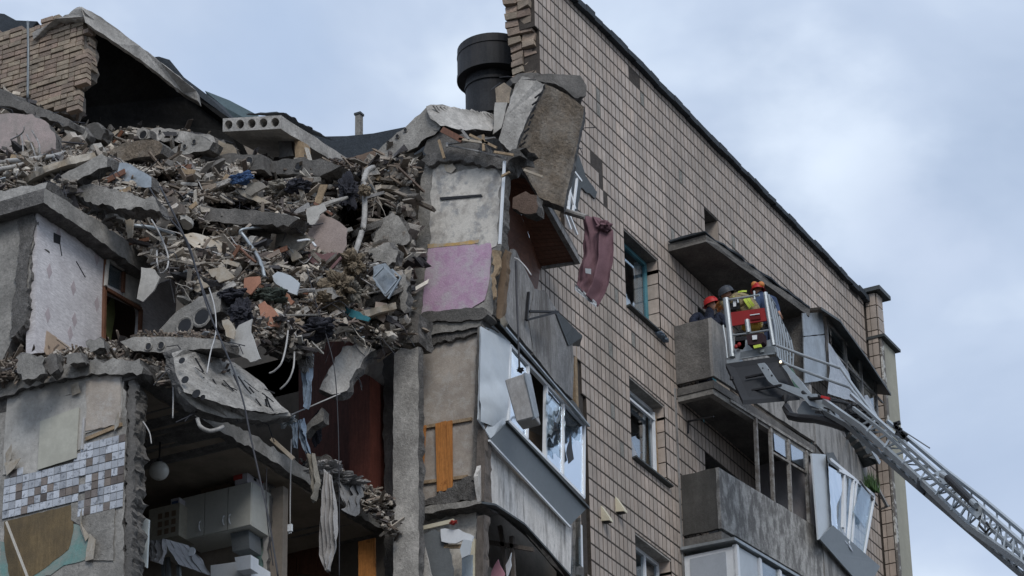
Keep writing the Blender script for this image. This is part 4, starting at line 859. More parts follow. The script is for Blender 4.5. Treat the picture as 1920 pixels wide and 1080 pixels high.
# ---- kitchen contents
KC = thing('wall_cabinet', 'cream three-door wall cabinet hanging in the opened kitchen', 'cabinet', P(420,1000,X=34.3))
a, b = P(342,932,X=34.1), P(472,903,X=34.1)
z1 = P(472,903,X=34.1)[2]; z0 = P(471,984,X=34.1)[2]; y1, y0 = a[1], b[1]
m_ = MB(); m_.box(34.12, 34.6, y0, y1, z0, z1); m_.build('carcass', KCAB, KC)
for i in range(3):
    ya = y1-(y1-y0)*i/3; yb = y1-(y1-y0)*(i+1)/3; m_ = MB(); m_.box(34.095, 34.118, yb+.006, ya-.006, z0+.008, z1-.006); d = m_.build('door', KCAB, KC)
    ys = {0: yb+.06, 1: yb+.05, 2: ya-.05}[i]
    m_ = MB(); m_.tube([(34.09, ys, z0+.08), (34.06, ys, z0+.11), (34.055, ys, z0+.15), (34.06, ys, z0+.19), (34.09, ys, z0+.22)], .009, 6); m_.build('handle', WPVC, d)
def carton(name, label, px, py, X, w, d, h, m1, rot=.0, cat='box', prints=()):
    c = P(px, py, X=X); m_ = MB(); a = V3((math.cos(rot), math.sin(rot), 0)); b = V3((-math.sin(rot), math.cos(rot), 0))
    m_.obox(c+V3((0, 0, h/2))+a*d/2, a*d/2, b*w/2, (0, 0, h/2)); o = m_.build(name, m1, None, label, cat)
    for (face, u, v, du, dv, pm) in prints:
        q = MB(); n_ = -a if face == 0 else -b; t = b if face == 0 else a; off = (a*0 if face == 0 else a*d/2-b*w/2)
        cc = c+off+n_*.003+t*u+V3((0, 0, v)); q.obox(cc, t*du, n_*.0015, (0, 0, dv)); q.build('print', pm, o)
    return o
carton('toy_carton', 'white carton printed in red and black on top of the wall cabinet', 452, 907, 34.13, .20, .50, .30, CARD, 0, prints=[(1,-.09,.19,.05,.018,PAINTB),(1,-.08,.15,.06,.012,PAINTB),(1,-.06,.11,.035,.02,PAINTB),(1,.1,.2,.055,.06,RED),(1,-.1,.265,.07,.008,RED),(0,.05,.15,.07,.08,RED),(1,.1,.12,.04,.02,PAINTB)])
carton('storage_carton', 'dim carton lying on the cabinet left of the white carton', 405, 918, 34.3, .5, .3, .1, CARDB)
carton('storage_carton', 'cream printed carton stacked left of the wall cabinet', 306, 1010, 33.9, .50, .4, .48, mat('cream_carton', (.36, .34, .28), .15, 3, bump=.1), 0, prints=[(0, -.16+.11*(i % 3), .1+.12*(i//3), .035, .04, CARDB) for i in range(9)])
carton('small_carton', 'small blue and white packet on top of the cream carton', 328, 952, 33.95, .14, .15, .14, CARD, 0, prints=[(0, 0, .07, .05, .03, CLB)])
# lamp globe
lc = P(298, 883, X=32.6)
LP = thing('pendant_lamp', 'white glass globe lamp hanging from the kitchen ceiling', 'lamp', lc)
m_ = MB(); rr_ = .135; vs = []
for i in range(13):
    for j in range(20):
        th = .25+(math.pi-.35)*i/12; vs.append(lc+rr_*V3((math.sin(th)*math.cos(j*.31416), math.sin(th)*math.sin(j*.31416), math.cos(th)*.95)))
m_.add(vs, [(i*20+j, i*20+(j+1) % 20, (i+1)*20+(j+1) % 20, (i+1)*20+j) for i in range(12) for j in range(20)]); m_.build('globe', GLOBE, LP, smooth=True)
m_ = MB(); m_.tube([lc+V3((0,0,.12)), lc+V3((0,0,.56))], .014); m_.tube([lc+V3((0,0,.10)), lc+V3((0,0,.16))], .04, 10); m_.build('stem', BLK, LP)
m_ = MB(); m_.tube([lc+V3((0,0,.55)), lc+V3((0,0,.62))], .055, 10, .03); m_.build('ceiling_cup', BLK, LP)
# table with cloth
TB = thing('kitchen_table', 'table under a grey cloth in the opened kitchen', 'table', P(330,1110,X=33))
tq = [P(276,1018,X=33.0), P(318,1012,X=32.9), P(392,1075,X=33.6), P(330,1055,X=33.9)]
m_ = MB(); m_.prism(tq, (0, 0, -.03)); m_.build('tabletop', KCAB, TB)
for q in ((305,1040),(315,1045),(335,1060)):
    m_ = MB(); m_.bar(P(q[0],q[1],X=33.1), P(q[0]+4,q[1]+70,X=33.1), .045); m_.build('leg', ALUD, TB)
m_ = MB(); cloth(m_, [P(276,1014,X=32.9), P(278,1032,X=32.85), P(280,1050,X=32.85)], [P(310,1010,X=32.8), P(310,1035,X=32.8), P(303,1058,X=32.8)], 3, .03, 18, nseg=10, seed=3)
cloth(m_, [P(308,1010,X=32.8), P(318,1032,X=32.9), P(335,1058,X=33.0)], [P(352,1022,X=33.2), P(380,1050,X=33.4), P(394,1078,X=33.5)], 4, .03, 22, nseg=12, seed=6)
m_.build('tablecloth', mat('grey_tablecloth', (.30, .30, .31), .12, 4, bump=.2), None, 'grey cloth draped over the table in the opened kitchen', 'tablecloth')
S('microwave_oven', ALUD, [P(432,1000,X=34.2),P(466,994,X=34.2),P(468,1028,X=34.2),P(436,1034,X=34.2)], vec=(.3,0,0), amp=.001, rough=0, rows=1, label='small grey framed appliance under the right end of the wall cabinet', cat='appliance')
S('white_basket', WPVC, [P(440,1045,X=33.8),P(470,1040,X=33.8),P(470,1066,X=33.8),P(444,1070,X=33.8)], vec=(.2,0,0), amp=.001, rough=0, rows=1, label='small white rack on the kitchen counter below the grey appliance', cat='rack')
S('counter', WPVC, [P(395,1060,X=34.0),P(470,1050,X=34.0),P(472,1110,X=34.0),P(395,1110,X=34.0)], vec=(.5,0,0), amp=.001, rough=0, rows=1, label='white kitchen counter block at the bottom of the opened kitchen', cat='counter')
pl_ = P(358,1034,X=33.2); m_ = MB(); m_.tube([pl_, pl_+V3((.015,0,0))], .062, 18); m_.build('plate', WPVC, None, 'round white plate upright behind the grey tablecloth', 'plate')
S('pale_slat_board', mat('grey_door_panel', (.40,.44,.45), .06, 2, rough=.5), onX([(266,968),(279,974),(275,1064),(257,1056)], 31.3), vec=(.03, 0, 0), amp=.003, rough=0, rows=1, label='narrow light panel standing beside the torn kitchen wall end', cat='panel')
# ================================================================== WALLPAPER ROOM (storey above the kitchen)
YW = 23.07
S('cross_wall', [CONC, FRACT], onX([(-60,385),(-20,370),(30,362),(60,362),(68,380),(60,440),(58,520),(45,600),(20,640),(0,680),(-60,720)], 30.75), vec=(.3, 0, 0), parent=BLD, amp=.03, step=.07, rough=.04, side_mi=1)
S('broken_wall_end', FRACT, onX([(34,372),(58,366),(74,374),(66,400),(60,440),(52,500),(52,560),(46,610),(20,634),(24,560),(36,470)], 30.72), vec=(.3, .05, 0), parent=BLD, amp=.025, step=.035, rough=.03, rows=5)
S('white_reveal', PLAST, [P(60,432,X=30.9),P(70,428,X=30.9),P(68,560,X=30.9),P(62,645,X=30.9),P(52,640,X=30.9),P(56,540,X=30.9)], vec=(.15,0,0), parent=BLD, amp=.006)
ww = S('wallpapered_wall', WALLP, [P(70,398,Y=YW),P(196,478,Y=YW),P(262,520,Y=YW),P(262,570,Y=YW),P(196,540,Y=YW),P(192,645,Y=YW),P(150,655,Y=YW),P(118,660,Y=YW),P(66,662,Y=YW)], vec=(0,.15,0), parent=BLD, amp=.004, rough=0, rows=1)
for q in ((93,383+145-20),(138,540),(110,440),(182,484),(140,600),(182,570),(90,595-4),(132,625)):
    s_ = .062; c = P(*q, Y=YW-.004); d_ = 1.9
    m_ = MB(); m_.prism([c+V3((0,0,s_*d_)), c+V3((s_,0,0)), c-V3((0,0,s_*d_)), c-V3((s_,0,0))], (0,.003,0)); m_.build('diamond_print', DIAM, ww)
S('wall_hole', BLK, onYZ([(101,436),(114,442),(113,458),(101,454)], YW-.006), vec=(0,.004,0), parent=ww, amp=.004, rough=0, rows=1)
S('torn_underlayer', mat('tan_underlayer', (.42,.32,.24), .1, 5), onYZ([(84,660),(88,620),(106,632),(124,652),(130,672),(95,680)], YW-.012), vec=(0,.008,0), parent=ww, amp=.008, step=.05, rough=0, rows=1)
for k, seg in enumerate((((112,455),(116,480)), ((143,490),(160,520)))):
    m_ = MB(); m_.bar(P(*seg[0], Y=YW-.006), P(*seg[1], Y=YW-.006), .012, .004); m_.build('crack', BLK, ww)
# door frame with transom
df = MB(); 
for a, b in (((199,484),(196,540)), ((196,540),(194,648)), ((264,580),(262,632)), ((196,540),(264,580)), ((199,484),(240,508)), ((232,505),(230,548))):
    df.bar(P(*a, Y=YW-.02), P(*b, Y=YW-.02), .045, .05)
dfo = df.build('door_frame', DOORW, ww)
m_ = MB(); m_.prism(onYZ([(188,470),(275,520),(275,700),(188,700)], YW+.55), (0, .1, 0)); m_.build('hall_dark_backing', mat('painted_dark_hall', (.06,.035,.025), .1, 2), BLD)  # doorway's darkness painted into a near-black wall behind the frame
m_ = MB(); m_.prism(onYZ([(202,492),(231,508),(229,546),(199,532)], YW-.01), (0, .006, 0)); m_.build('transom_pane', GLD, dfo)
S('transom_panel', PLAST, onYZ([(234,506),(264,524),(264,572),(232,556)], YW-.03), vec=(0,.02,0), parent=ww, amp=.002, rough=0, rows=1)
m_ = MB()
for a, b in (((202,488),(198,536)), ((203,488),(232,505))): m_.bar(P(*a, Y=YW-.05), P(*b, Y=YW-.05), .04, .04)
m_.build('transom_frame', PLAST, dfo)
S('far_wallpaper', WALLP, [P(264,545,Y=YW-.01),P(330,520,Y=YW-.01),P(330,625,Y=YW-.01),P(264,635,Y=YW-.01)], vec=(0,.1,0), parent=BLD, amp=.01, rows=1)
S('green_curtain', mat('green_curtain_cloth', (.22,.24,.10), .1, 5), onYZ([(198,575),(214,552),(216,590),(208,640),(198,625)], YW+.3), vec=(0,.02,0), amp=.004, rough=0, rows=1, label='dull green curtain hanging inside the doorway of the wallpapered room', cat='curtain')
m_ = MB(); m_.box(31.0, 37, 24.6, 24.75, 19.8, 22.4); m_.box(31, 37.2, 23.2, 24.7, 19.7, 19.8); m_.build('inner_wall', mat('painted_dark_hall', (.06,.035,.025), .1, 2), BLD)
# ceiling slab over it, its edge in front
YB = 22.82
S('floor_slab', [CONC, FRACT], onYZ([(84,352),(130,380),(180,412),(230,446),(282,486),(298,505),(290,520),(266,508),(210,468),(150,425),(82,380)], YB), vec=(0, 2.6, 0), parent=BLD, amp=.02, step=.08, side_mi=1)
S('floor_slab', [CONCL, FRACT], [P(-60,372,X=30.6),P(0,358,X=30.6),P(88,342,X=30.6),P(86,368,X=30.6),P(0,384,X=30.6),P(-60,400,X=30.6)], vec=(.6,0,.02), parent=BLD, amp=.025, step=.07, rough=.04, side_mi=1)
# ================================================================== ROOF CORNER WITH BRICK WALL
XB = 35.0
bwl = S('brick_wall', MORTL, onX([(-80,205),(-80,60),(60,70),(148,32),(160,60),(164,100),(160,140),(138,158),(140,195),(128,215),(60,190),(0,160)], XB+.05), vec=(.30, 0, 0), parent=BLD, amp=.02, side_mi=0)
BREG = [(-40,58),(56,50),(100,32),(148,28),(162,50),(166,120),(163,148),(142,160),(146,196),(132,214),(100,208),(60,188),(20,168),(-40,150)]
o0 = P(0, 30, X=XB); bh, bl_ = .089, .235
rr = random.Random(5); cnt = 0
bst = MB()
for r in range(-4, 30):
    off = (r % 2)*.118+rr.uniform(-.02, .02); y = o0[1]+.6
    while y > o0[1]-2.2:
        L_ = bl_ if rr.random() < .62 else bl_/2
        z = o0[2]-r*bh; px, py = proj((XB, y-L_/2, z))
        if inpoly(px, py, BREG) and rr.random() > .012:
            m_ = MB() if cnt < 300 else bst; m_.jbox((XB+.05+rr.uniform(-.014, .012), y-L_/2, z), (.06, 0, 0), (0, L_/2-.007, 0), (0, 0, bh/2-.0095), rr, .02); cnt += 1
            if m_ is not bst: m_.build('brick', BRICKY, bwl)
        y -= L_
bst.build('brickwork', BRICKY, bwl, kind='stuff')
# bricks around the torn end, facing the gap
for k in range(26):
    py = 48+k*6.4; px = 164 if py < 140 else (143 if py < 165 else 139-(py-165)*.2)
    for w in range(2):
        c = P(px+rr.uniform(-3, 4), py, X=XB+.18+w*.2); m_ = MB(); m_.jbox(c, (.09, 0, 0), (0, .09, 0), (0, 0, .038), rr, .2); m_.build('brick', BRICKY, bwl)
q = [P(60,62,X=XB-.1), P(150,12,X=XB-.2), P(160,24,X=XB-.2), P(158,36,X=XB-.1), P(100,40,X=XB-.1), P(62,74,X=XB-.1)]
S('roof_edge_mortar', CONCL, q, vec=(.5,0,0), parent=bwl, amp=.02, step=.06, rough=.03)
# tilted roof slab: pale top edge, near-black underside
RS = MB()
a0, a1 = P(152,14,X=XB-.2), P(500,268,X=38.6)
u = a1-a0
poly = [P(152,12,X=XB-.2), P(190,32,X=35.2), P(262,86,X=36.0), P(320,130,X=36.8), P(368,170,X=37.4), P(372,190,X=37.5), P(345,176,X=37.3), P(262,110,X=36.0), P(160,42,X=XB-.2)]
slab(RS, poly, 0, random.Random(2), .1, .012, 2, vec=(.16, .05, 0), rough=.01)
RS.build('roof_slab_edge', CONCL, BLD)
m_ = MB(); m_.prism([P(158,38,X=XB+.0), P(262,106,X=36.15), P(350,172,X=37.5), P(420,214,X=38.2), P(440,240,X=38.4), P(480,320,X=38.6), P(130,330,X=38.4), P(100,200,X=XB+.5)], (.12, .05, 0)); m_.build('roof_slab', UNDERS, BLD)
# roof felt folded over it
m_ = MB(); m_.prism([P(275,108,X=37.2), P(298,106,X=37.4), P(318,112,X=37.6), P(345,145,X=37.9), P(385,175,X=38.3), P(420,200,X=38.8), P(455,240,X=39), P(400,235,X=38.8), P(340,170,X=38)], (.3, .1, 0)); m_.build('roof_felt', BITUM, BLD)
m_ = MB(); m_.prism([P(384,170,X=39.2), P(430,188,X=39.4), P(482,215,X=39.6), P(600,300,X=39.9), P(440,260,X=39.4), P(420,200,X=39.2)], (.3, .1, 0)); m_.build('roof_felt', mat('green_grey_felt', (.07,.10,.11), .15, 3), BLD)
m_ = MB(); m_.prism([P(-40,20,X=36.2), P(8,26,X=36.2), P(30,38,X=36.2), P(70,40,X=36.2), P(60,52,X=36.2), P(10,72,X=36.2), P(-40,80,X=36.2)], (.5, .1, 0)); m_.build('roof_felt', BITUM, BLD)
# sagging roofing sheet behind the debris and roof remains right
m_ = MB(); m_.prism([P(560,230,X=41), P(600,256,X=41), P(650,255,X=41), P(700,250,X=41), P(760,238,X=41), P(800,245,X=41), P(800,420,X=41), P(560,420,X=41)], (.3, 0, 0)); m_.build('sagging_roof_felt', BITUM, BLD)
S('fallen_brickwork', mat('brown_brickwork', (.17,.12,.09), .2, 5), [P(655,296,X=38.4),P(700,283,X=38.4),P(710,300,X=38.4),P(700,318,X=38.4),P(655,312,X=38.4)], vec=(.3,0,0), parent=BLD, amp=.02)
# block behind the heap so that the dark rooms stay closed
m_ = MB(); m_.prism([P(-80,240,X=39.3), P(440,262,X=39.3), P(800,330,X=39.3), P(800,700,X=39.3), P(-80,900,X=39.3)], (.3, 0, 0)); m_.box(39.3, 42, 24, 30.5, 18, 24); m_.build('inner_wall', DKIN, BLD)
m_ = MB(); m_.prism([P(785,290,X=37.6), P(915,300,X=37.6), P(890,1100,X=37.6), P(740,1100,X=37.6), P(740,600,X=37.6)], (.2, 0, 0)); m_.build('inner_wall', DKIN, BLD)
m_ = MB(); m_.prism([P(800,240,X=39.2),P(960,240,X=39.2),P(985,300,X=39.2),P(960,345,X=39.2),P(800,345,X=39.2)], (.3,0,0)); m_.build('inner_wall', CONCD, BLD)
# chimney and roof post
CH = thing('roof_ventilator', 'big black cylindrical steel ventilator on the roof beside the brick wall end', 'ventilator', P(917,210,X=41.6))
def cyl(px0, px1, ytop, ybot, X, name, mm, taper=1.0, parent=CH, cap=True):
    c1 = P((px0+px1)/2, ybot, X=X); r_ = np.linalg.norm(P(px1, ybot, X=X)-P(px0, ybot, X=X))/2; zt = P((px0+px1)/2, ytop, X=X)[2]
    m_ = MB(); K = 40; vs = []
    prof = [(r_, c1[2]), (r_, zt), (r_*.97, zt+.012), (.01, zt+.012)]
    for rr2, z in prof:
        for k in range(K): vs.append((c1[0]+rr2*math.cos(6.28318*k/K), c1[1]+rr2*math.sin(6.28318*k/K), z))
    m_.add(vs, [(i*K+k, i*K+(k+1) % K, (i+1)*K+(k+1) % K, (i+1)*K+k) for i in range(3) for k in range(K)]+[tuple(range(K))]); return m_.build(name, mm, parent, smooth=False)
cyl(881, 968, 140, 232, 41.9, 'duct', STEELB); cyl(868, 984, 96, 152, 41.9, 'hood', STEELB); cyl(879, 970, 166, 171, 41.9, 'seam_ring', STEELB); cyl(867, 985, 108, 111, 41.9, 'seam_ring', STEELB); cyl(867, 985, 146, 153, 41.9, 'rim_ring', STEELB)
for px in (880, 905, 938):
    m_ = MB(); c = P(px, 230, X=41.9-.40*math.sqrt(max(0, 1-((px-924)/46.)**2))); z2 = P(px, 160, X=c[0])[2]; m_.bar(c, (c[0], c[1], z2), .025); m_.build('seam', STEELB, CH)
m_ = MB(); c = P(673, 265, X=41.5); h_ = P(673,217,X=41.5)[2]-c[2]; m_.box(c[0]-.05, c[0]+.05, c[1]-.05, c[1]+.05, c[2]-.6, c[2]+h_); ob = m_.build('roof_post', CONC, None, 'short square grey post standing alone on the roof against the sky', 'post')
m_ = MB(); m_.box(c[0]-.065, c[0]+.065, c[1]-.065, c[1]+.065, c[2]+h_, c[2]+h_+.04); m_.build('post_cap', DSHEET, ob)
# ================================================================== RUBBLE HEAP
HC = [(0,190,35.0),(120,225,35.8),(200,245,36.8),(300,250,37.2),(420,270,37.6),(520,310,37.4),(650,325,37.6),(740,300,37.6),(0,260,33.2),(60,330,32.2),(200,330,33.6),(320,350,34.6),(430,340,35.5),(550,345,36.2),(650,350,36.6),(760,380,37.4),
      (0,350,31.6),(120,345,31.8),(200,385,32.6),(280,410,33.0),(340,440,33.4),(430,430,34.4),(520,420,35.2),(600,420,35.6),(690,420,36.9),(760,470,37.3),(300,500,32.4),(340,540,32.4),(420,520,33.2),(500,520,34.0),(600,520,34.6),(680,520,35.4),(740,560,36.0),
      (380,590,32.4),(440,620,32.8),(520,630,33.4),(600,640,34.2),(700,630,35.2),(740,640,35.6)]
def H(px, py):
    s = w = 0
    for a, b, c in HC:
        d = ((px-a)**2+(py-b)**2)/900+1; k = 1/d**2; s += k*c; w += k
    h = s/w
    for cx_, cy_, rx, ry, dd in VOIDS:
        e_ = ((px-cx_)/rx)**2+((py-cy_)/ry)**2
        if e_ < 1: h += dd*(1-e_)
    return h
VOIDS = [(655,430,38,75,1.5),(735,400,40,60,.9),(350,432,55,20,.9),(300,335,34,12,.6),(440,388,75,15,.9),(480,660,60,30,.6),(250,300,44,12,.6),(120,326,40,10,.5),(545,418,44,16,.8),(600,362,40,12,.6),(560,490,30,14,.6),(450,500,30,16,.6),(520,330,60,8,.5),(385,545,30,14,.6),(715,500,26,22,.6)]
def invoid(px, py): return any(((px-a)/rx)**2+((py-b)/ry)**2 < .8 for a, b, rx, ry, d in VOIDS)
HREG = [(-60,165),(0,170),(20,180),(60,196),(100,215),(140,232),(200,240),(262,240),(330,246),(400,262),(440,290),(520,300),(600,310),(650,322),(700,308),(760,298),(768,330),(770,420),(766,500),(758,590),(742,600),(742,648),(690,645),(640,628),(600,650),(540,640),(500,650),(440,625),(385,598),(335,560),(322,515),(300,500),(282,482),(230,440),(180,405),(130,373),(90,345),(0,358),(-60,370)]
def heapmesh(name, reg, hf, step, amp, mm, kind='stuff', off=0, label=None, cat=None, parent=None):
    xs_ = [q[0] for q in reg]; ys = [q[1] for q in reg]; nx = int((max(xs_)-min(xs_))/step)+2; ny = int((max(ys)-min(ys))/step)+2
    idx = {}; mb = MB(); vs = []; fs = []
    def vid(i, j):
        if (i, j) not in idx:
            px, py = min(xs_)+i*step, min(ys)+j*step; h = hf(px, py)
            p_ = P(px, py, X=h)
            n_ = noise.fractal(Vector(p_*1.6), .7, 2.1, 6); n2 = noise.cell(Vector(p_*4.5)); n3 = noise.cell(Vector(p_*9))
            v = noise.noise_vector(Vector(p_*5))
            p_ = P(px+v.x*5, py+v.y*5, X=h+off-amp*(n_*.9+.5*n2+.25*n3)); idx[i, j] = len(vs); vs.append(p_)
        return idx[i, j]
    for i in range(nx):
        for j in range(ny):
            if inpoly(min(xs_)+(i+.5)*step, min(ys)+(j+.5)*step, reg): fs.append((vid(i, j), vid(i, j+1), vid(i+1, j+1), vid(i+1, j)))
    mb.add(vs, fs); return mb.build(name, mm, parent, label, cat, None, kind)
heapmesh('rubble_heap', HREG, H, 3.0, .30, DUSTC, label='steep heap of dusty grey debris spilling between the torn storeys', cat='rubble')
# shelf of rubble along the slab above the kitchen and below the wallpapered room
HREG2 = [(-60,745),(-60,690),(20,672),(66,656),(110,658),(150,652),(196,645),(262,636),(330,640),(400,660),(430,700),(330,735),(300,705),(262,680),(170,682),(80,700),(0,716)]
def H2(px, py): return 30.72+max(0, (px-150))*.004+max(0, (700-py))*.016
heapmesh('rubble_ledge', HREG2, H2, 3.0, .18, DUSTC, label='strip of crushed masonry on the slab edge above the kitchen', cat='rubble')
HREG3 = [(560,860),(600,872),(650,890),(700,915),(742,935),(745,1010),(715,985),(690,960),(660,930),(620,905),(585,885)]
heapmesh('rubble_fringe', HREG3, lambda a, b: 35.3+(a-560)*.006, 3.0, .2, DUSTC, label='broken concrete fringe hanging below the slab beside the pillar', cat='rubble')
HREG4 = [(690,300),(720,290),(775,296),(774,440),(762,600),(740,655),(690,650),(700,600),(735,560),(742,480),(700,440),(688,360)]
heapmesh('rubble_slope', HREG4, lambda a, b: 37.2-(b-300)*.002+(.25 if a < 740 else 0), 3.0, .35, CONCD, label='dark slope of broken masonry left of the painted wall', cat='rubble')
# --- loose small debris, uncountable, one object per material
rr = random.Random(99)
mbs = {k: MB() for k in ('grey', 'pale', 'wood', 'dark', 'col')}
def dens(px, py):
    return 1.0
def scatter(reg, hf, n, smin=.018, smax=.075, lift=.16, mix=(.52,.22,.08,.13,.05), pwr=2.2):
    xs_ = [q[0] for q in reg]; ys = [q[1] for q in reg]; k = 0; tries = 0
    while k < n and tries < n*6:
        tries += 1
        px, py = rr.uniform(min(xs_), max(xs_)), rr.uniform(min(ys), max(ys))
        if not inpoly(px, py, reg): continue
        if invoid(px, py) and rr.random() < .85: continue
        cl = noise.noise(Vector((px/38, py/22, 4.2)))
        if rr.random() > .55+.9*cl: continue
        h = hf(px, py); n_ = noise.fractal(Vector(P(px, py, X=h)*1.6), .7, 2.1, 6)
        c = P(px, py, X=h-lift*rr.uniform(.2, 1.5)-.25*n_); s_ = smin+(smax-smin)*rr.random()**pwr
        t = rr.random(); acc = 0; m_kind = 'grey'
        sh = noise.noise(Vector((px/60, py/40, 9)))*.15
        for nm, w in zip(('grey', 'pale', 'wood', 'dark', 'col'), mix):
            acc += w
            if t+sh < acc: m_kind = nm; break
        mb = mbs[m_kind]
        a = V3(Vector((rr.uniform(-1, 1), rr.uniform(-1, 1), rr.uniform(-.5, .5))).normalized()); b = nrm(np.cross(a, V3((rr.uniform(-.3, .3), rr.uniform(-.3, .3), 1)))); c_ = np.cross(a, b)
        if m_kind in ('grey', 'pale'):
            t = rr.random()
            if t < .35: mb.rock(c, s_, rr, rr.uniform(.4, 1))
            elif t < .65: mb.jbox(c, a*s_, b*s_*rr.uniform(.4, .9), c_*s_*rr.uniform(.15, .5), rr, .3)
            else: mb.jbox(c, a*s_*rr.uniform(1.4, 3.4), b*s_*rr.uniform(.2, .6), c_*s_*rr.uniform(.08, .25), rr, .25)
        elif m_kind == 'wood' : mb.jbox(c, a*s_*rr.uniform(1.5, 5), b*s_*rr.uniform(.15, .5), c_*.012, rr, .1)
        elif m_kind == 'dark': mb.jbox(c, a*s_*rr.uniform(1, 3), b*s_*rr.uniform(.2, .9), c_*s_*.3, rr, .4)
        else: mb.jbox(c, a*s_*rr.uniform(.8, 1.6), b*s_*rr.uniform(.5, 1.3), c_*.008, rr, .25)
        k += 1
scatter(HREG, H, 6000, .012, .11, .2, pwr=3.2)
scatter(HREG, H, 9000, .005, .022, .14, (.55,.27,.06,.10,.02), pwr=1.5)
BUSY = [(380,330),(640,345),(690,380),(690,640),(560,640),(400,590),(330,520),(420,470),(360,400)]
scatter(BUSY, H, 3600, .010, .055, .24, (.32,.26,.14,.18,.10))
scatter([(0,235),(120,245),(380,290),(640,330),(640,370),(400,400),(150,350),(0,345)], H, 2600, .015, .07, .22, (.48,.27,.10,.08,.07))
scatter(HREG2, H2, 2600, .014, .065, .14, (.42,.14,.28,.08,.08))
scatter(HREG3, lambda a, b: 35.3+(a-560)*.006, 500, .015, .07, .12, (.5,.12,.08,.3,0))
scatter(HREG4, lambda a, b: 37.2-(b-300)*.002, 700, .03, .14, .2, (.7,.1,.05,.15,0))
scatter([(410,600),(470,600),(560,640),(600,650),(560,668),(500,660),(430,650)], lambda a, b: 32.6+(a-410)*.006, 700, .01, .08, .15, (.5,.2,.1,.15,.05))
# reddish grit on ledges
scatter([(235,628),(400,622),(415,634),(300,640)], lambda a, b: 31.7, 260, .012, .035, .05, (.1,.1,.6,.05,.15))
scatter([(610,300),(780,312),(700,330)], lambda a, b: 37.0, 300, .012, .05, .1, (.2,.2,.4,.05,.15))
for k, mm, nm in (('grey', CHUNK, 'concrete_rubble'), ('pale', CHUNKP, 'plaster_rubble'), ('wood', WOODR, 'splintered_timber'), ('dark', DARKR, 'charred_scraps'), ('col', COLR, 'household_scraps')):
    mbs[k].build(nm, mm, None, {'grey': 'loose grey concrete fragments strewn over the debris heap', 'pale': 'pale plaster fragments strewn over the debris heap', 'wood': 'splinters and slats of wood strewn over the debris heap', 'dark': 'dark charred scraps strewn over the debris heap', 'col': 'terracotta and blue household scraps strewn over the debris heap'}[k], 'debris', kind='stuff')
rr = random.Random(123); wm = MB(); wm2 = MB()
for k in range(240):
    px, py = rr.uniform(0, 740), rr.uniform(200, 640)
    if not inpoly(px, py, HREG) or rr.random() > .35+.65*(px > 330): continue
    h = H(px, py)-.36; c = P(px, py, X=h); q = [c]; d = V3((rr.uniform(-.4, .1), rr.uniform(-1, 1), rr.uniform(-.6, .8))); 
    for i in range(6): d = d+V3((rr.uniform(-.3, .3), rr.uniform(-.7, .7), rr.uniform(-1.0, .4))); q.append(q[-1]+nrm(d)*rr.uniform(.05, .13))
    (wm if rr.random() < .6 else wm2).tube(q, rr.uniform(.003, .008), 4)
wm.build('tangled_wire', WIRE, None, 'dark tangled wires and cables threaded through the debris heap', 'wires', kind='stuff')
wm2.build('tangled_wire', mat('dusty_wire', (.34, .31, .27), .2, 5), None, 'dust-covered tangled wires threaded through the debris heap', 'wires', kind='stuff')
# --- countable fragments
def hslab(label, p0, p1, p2, X0_, X1_, X2_, thick, n, name='hollow_core_slab', mm=CONC, seed=1, length=None):
    """p0-p1 the end with the core holes, p0-p2 along the cores"""
    o = P(*p0, X=X0_); w = P(*p1, X=X1_)-o; l_ = P(*p2, X=X2_)-o
    if length: l_ = nrm(l_)*length
    t = nrm(np.cross(w, l_)); t = -t if t[2] > 0 else t
    mb = MB(); hollow(mb, o, l_, w, t*thick, n, .36, .45, random.Random(seed), .03); return mb.build(name, mm, None, label, 'concrete slab', 'hollow-core floor slabs torn loose')
hslab('hollow slab with five round holes jutting under the sky above the heap', (418,222), (526,215), (524,322-60), 36.3, 36.0, 38.2, .22, 5, seed=2) if 0 else None
def hs2(label, a, b, c, Xa, Xb, Xc, th, n, mm=CONC, seed=1, cat='concrete slab'):
    return hslab(label, a, b, c, Xa, Xb, Xc, th, n, mm=mm, seed=seed)
o_ = P(418,222,X=36.2); w_ = P(527,216,X=36.1)-o_; l_ = P(656,299,X=38.3)-P(527,216,X=36.1)
mb = MB(); hollow(mb, o_, l_, w_, V3((0, 0, -.235)), 5, .34, .45, random.Random(2), .025); mb.build('hollow_core_slab', CONCL, None, 'hollow slab with a row of round holes jutting out against the sky', 'concrete slab', 'hollow-core floor slabs torn loose')
mb = MB()
for k in range(0):
    c = P(530+k*14, 226+k*9.5, X=36.25+k*.24)
    mb.tube([c+V3((-.02,-.035,.0)), c+V3((-.0,.02,0))], .045, 8)
mb.build('worn_core_openings', CONCD, None, 'row of dark notches along the edge of the jutting hollow slab', 'notches', kind='stuff') if 0 else None
S('roof_felt_scrap', BITUM, [P(460,214,X=36.4),P(532,211,X=36.4),P(570,235,X=37),P(620,262,X=37.8),P(560,245,X=37.2),P(520,219,X=36.6)], vec=(.1,.02,.05), amp=.02, step=.08, label='torn black roofing scrap lying on the jutting hollow slab', cat='roofing felt')
S('support_block', [CONCD, FRACT], onX([(522,256),(545,254),(551,292),(524,296)], 36.7), vec=(.3,0,0), amp=.02, label='dark stump propping the jutting hollow slab', cat='block')
S('timber_block', LUMB, onX([(552,262),(569,266),(571,294),(553,296)], 36.65), vec=(.2,0,0), amp=.01, label='orange-brown timber stump beside the dark stump under the jutting slab', cat='block')
def cen(poly): return sum(p_[0] for p_ in poly)/len(poly), sum(p_[1] for p_ in poly)/len(poly)
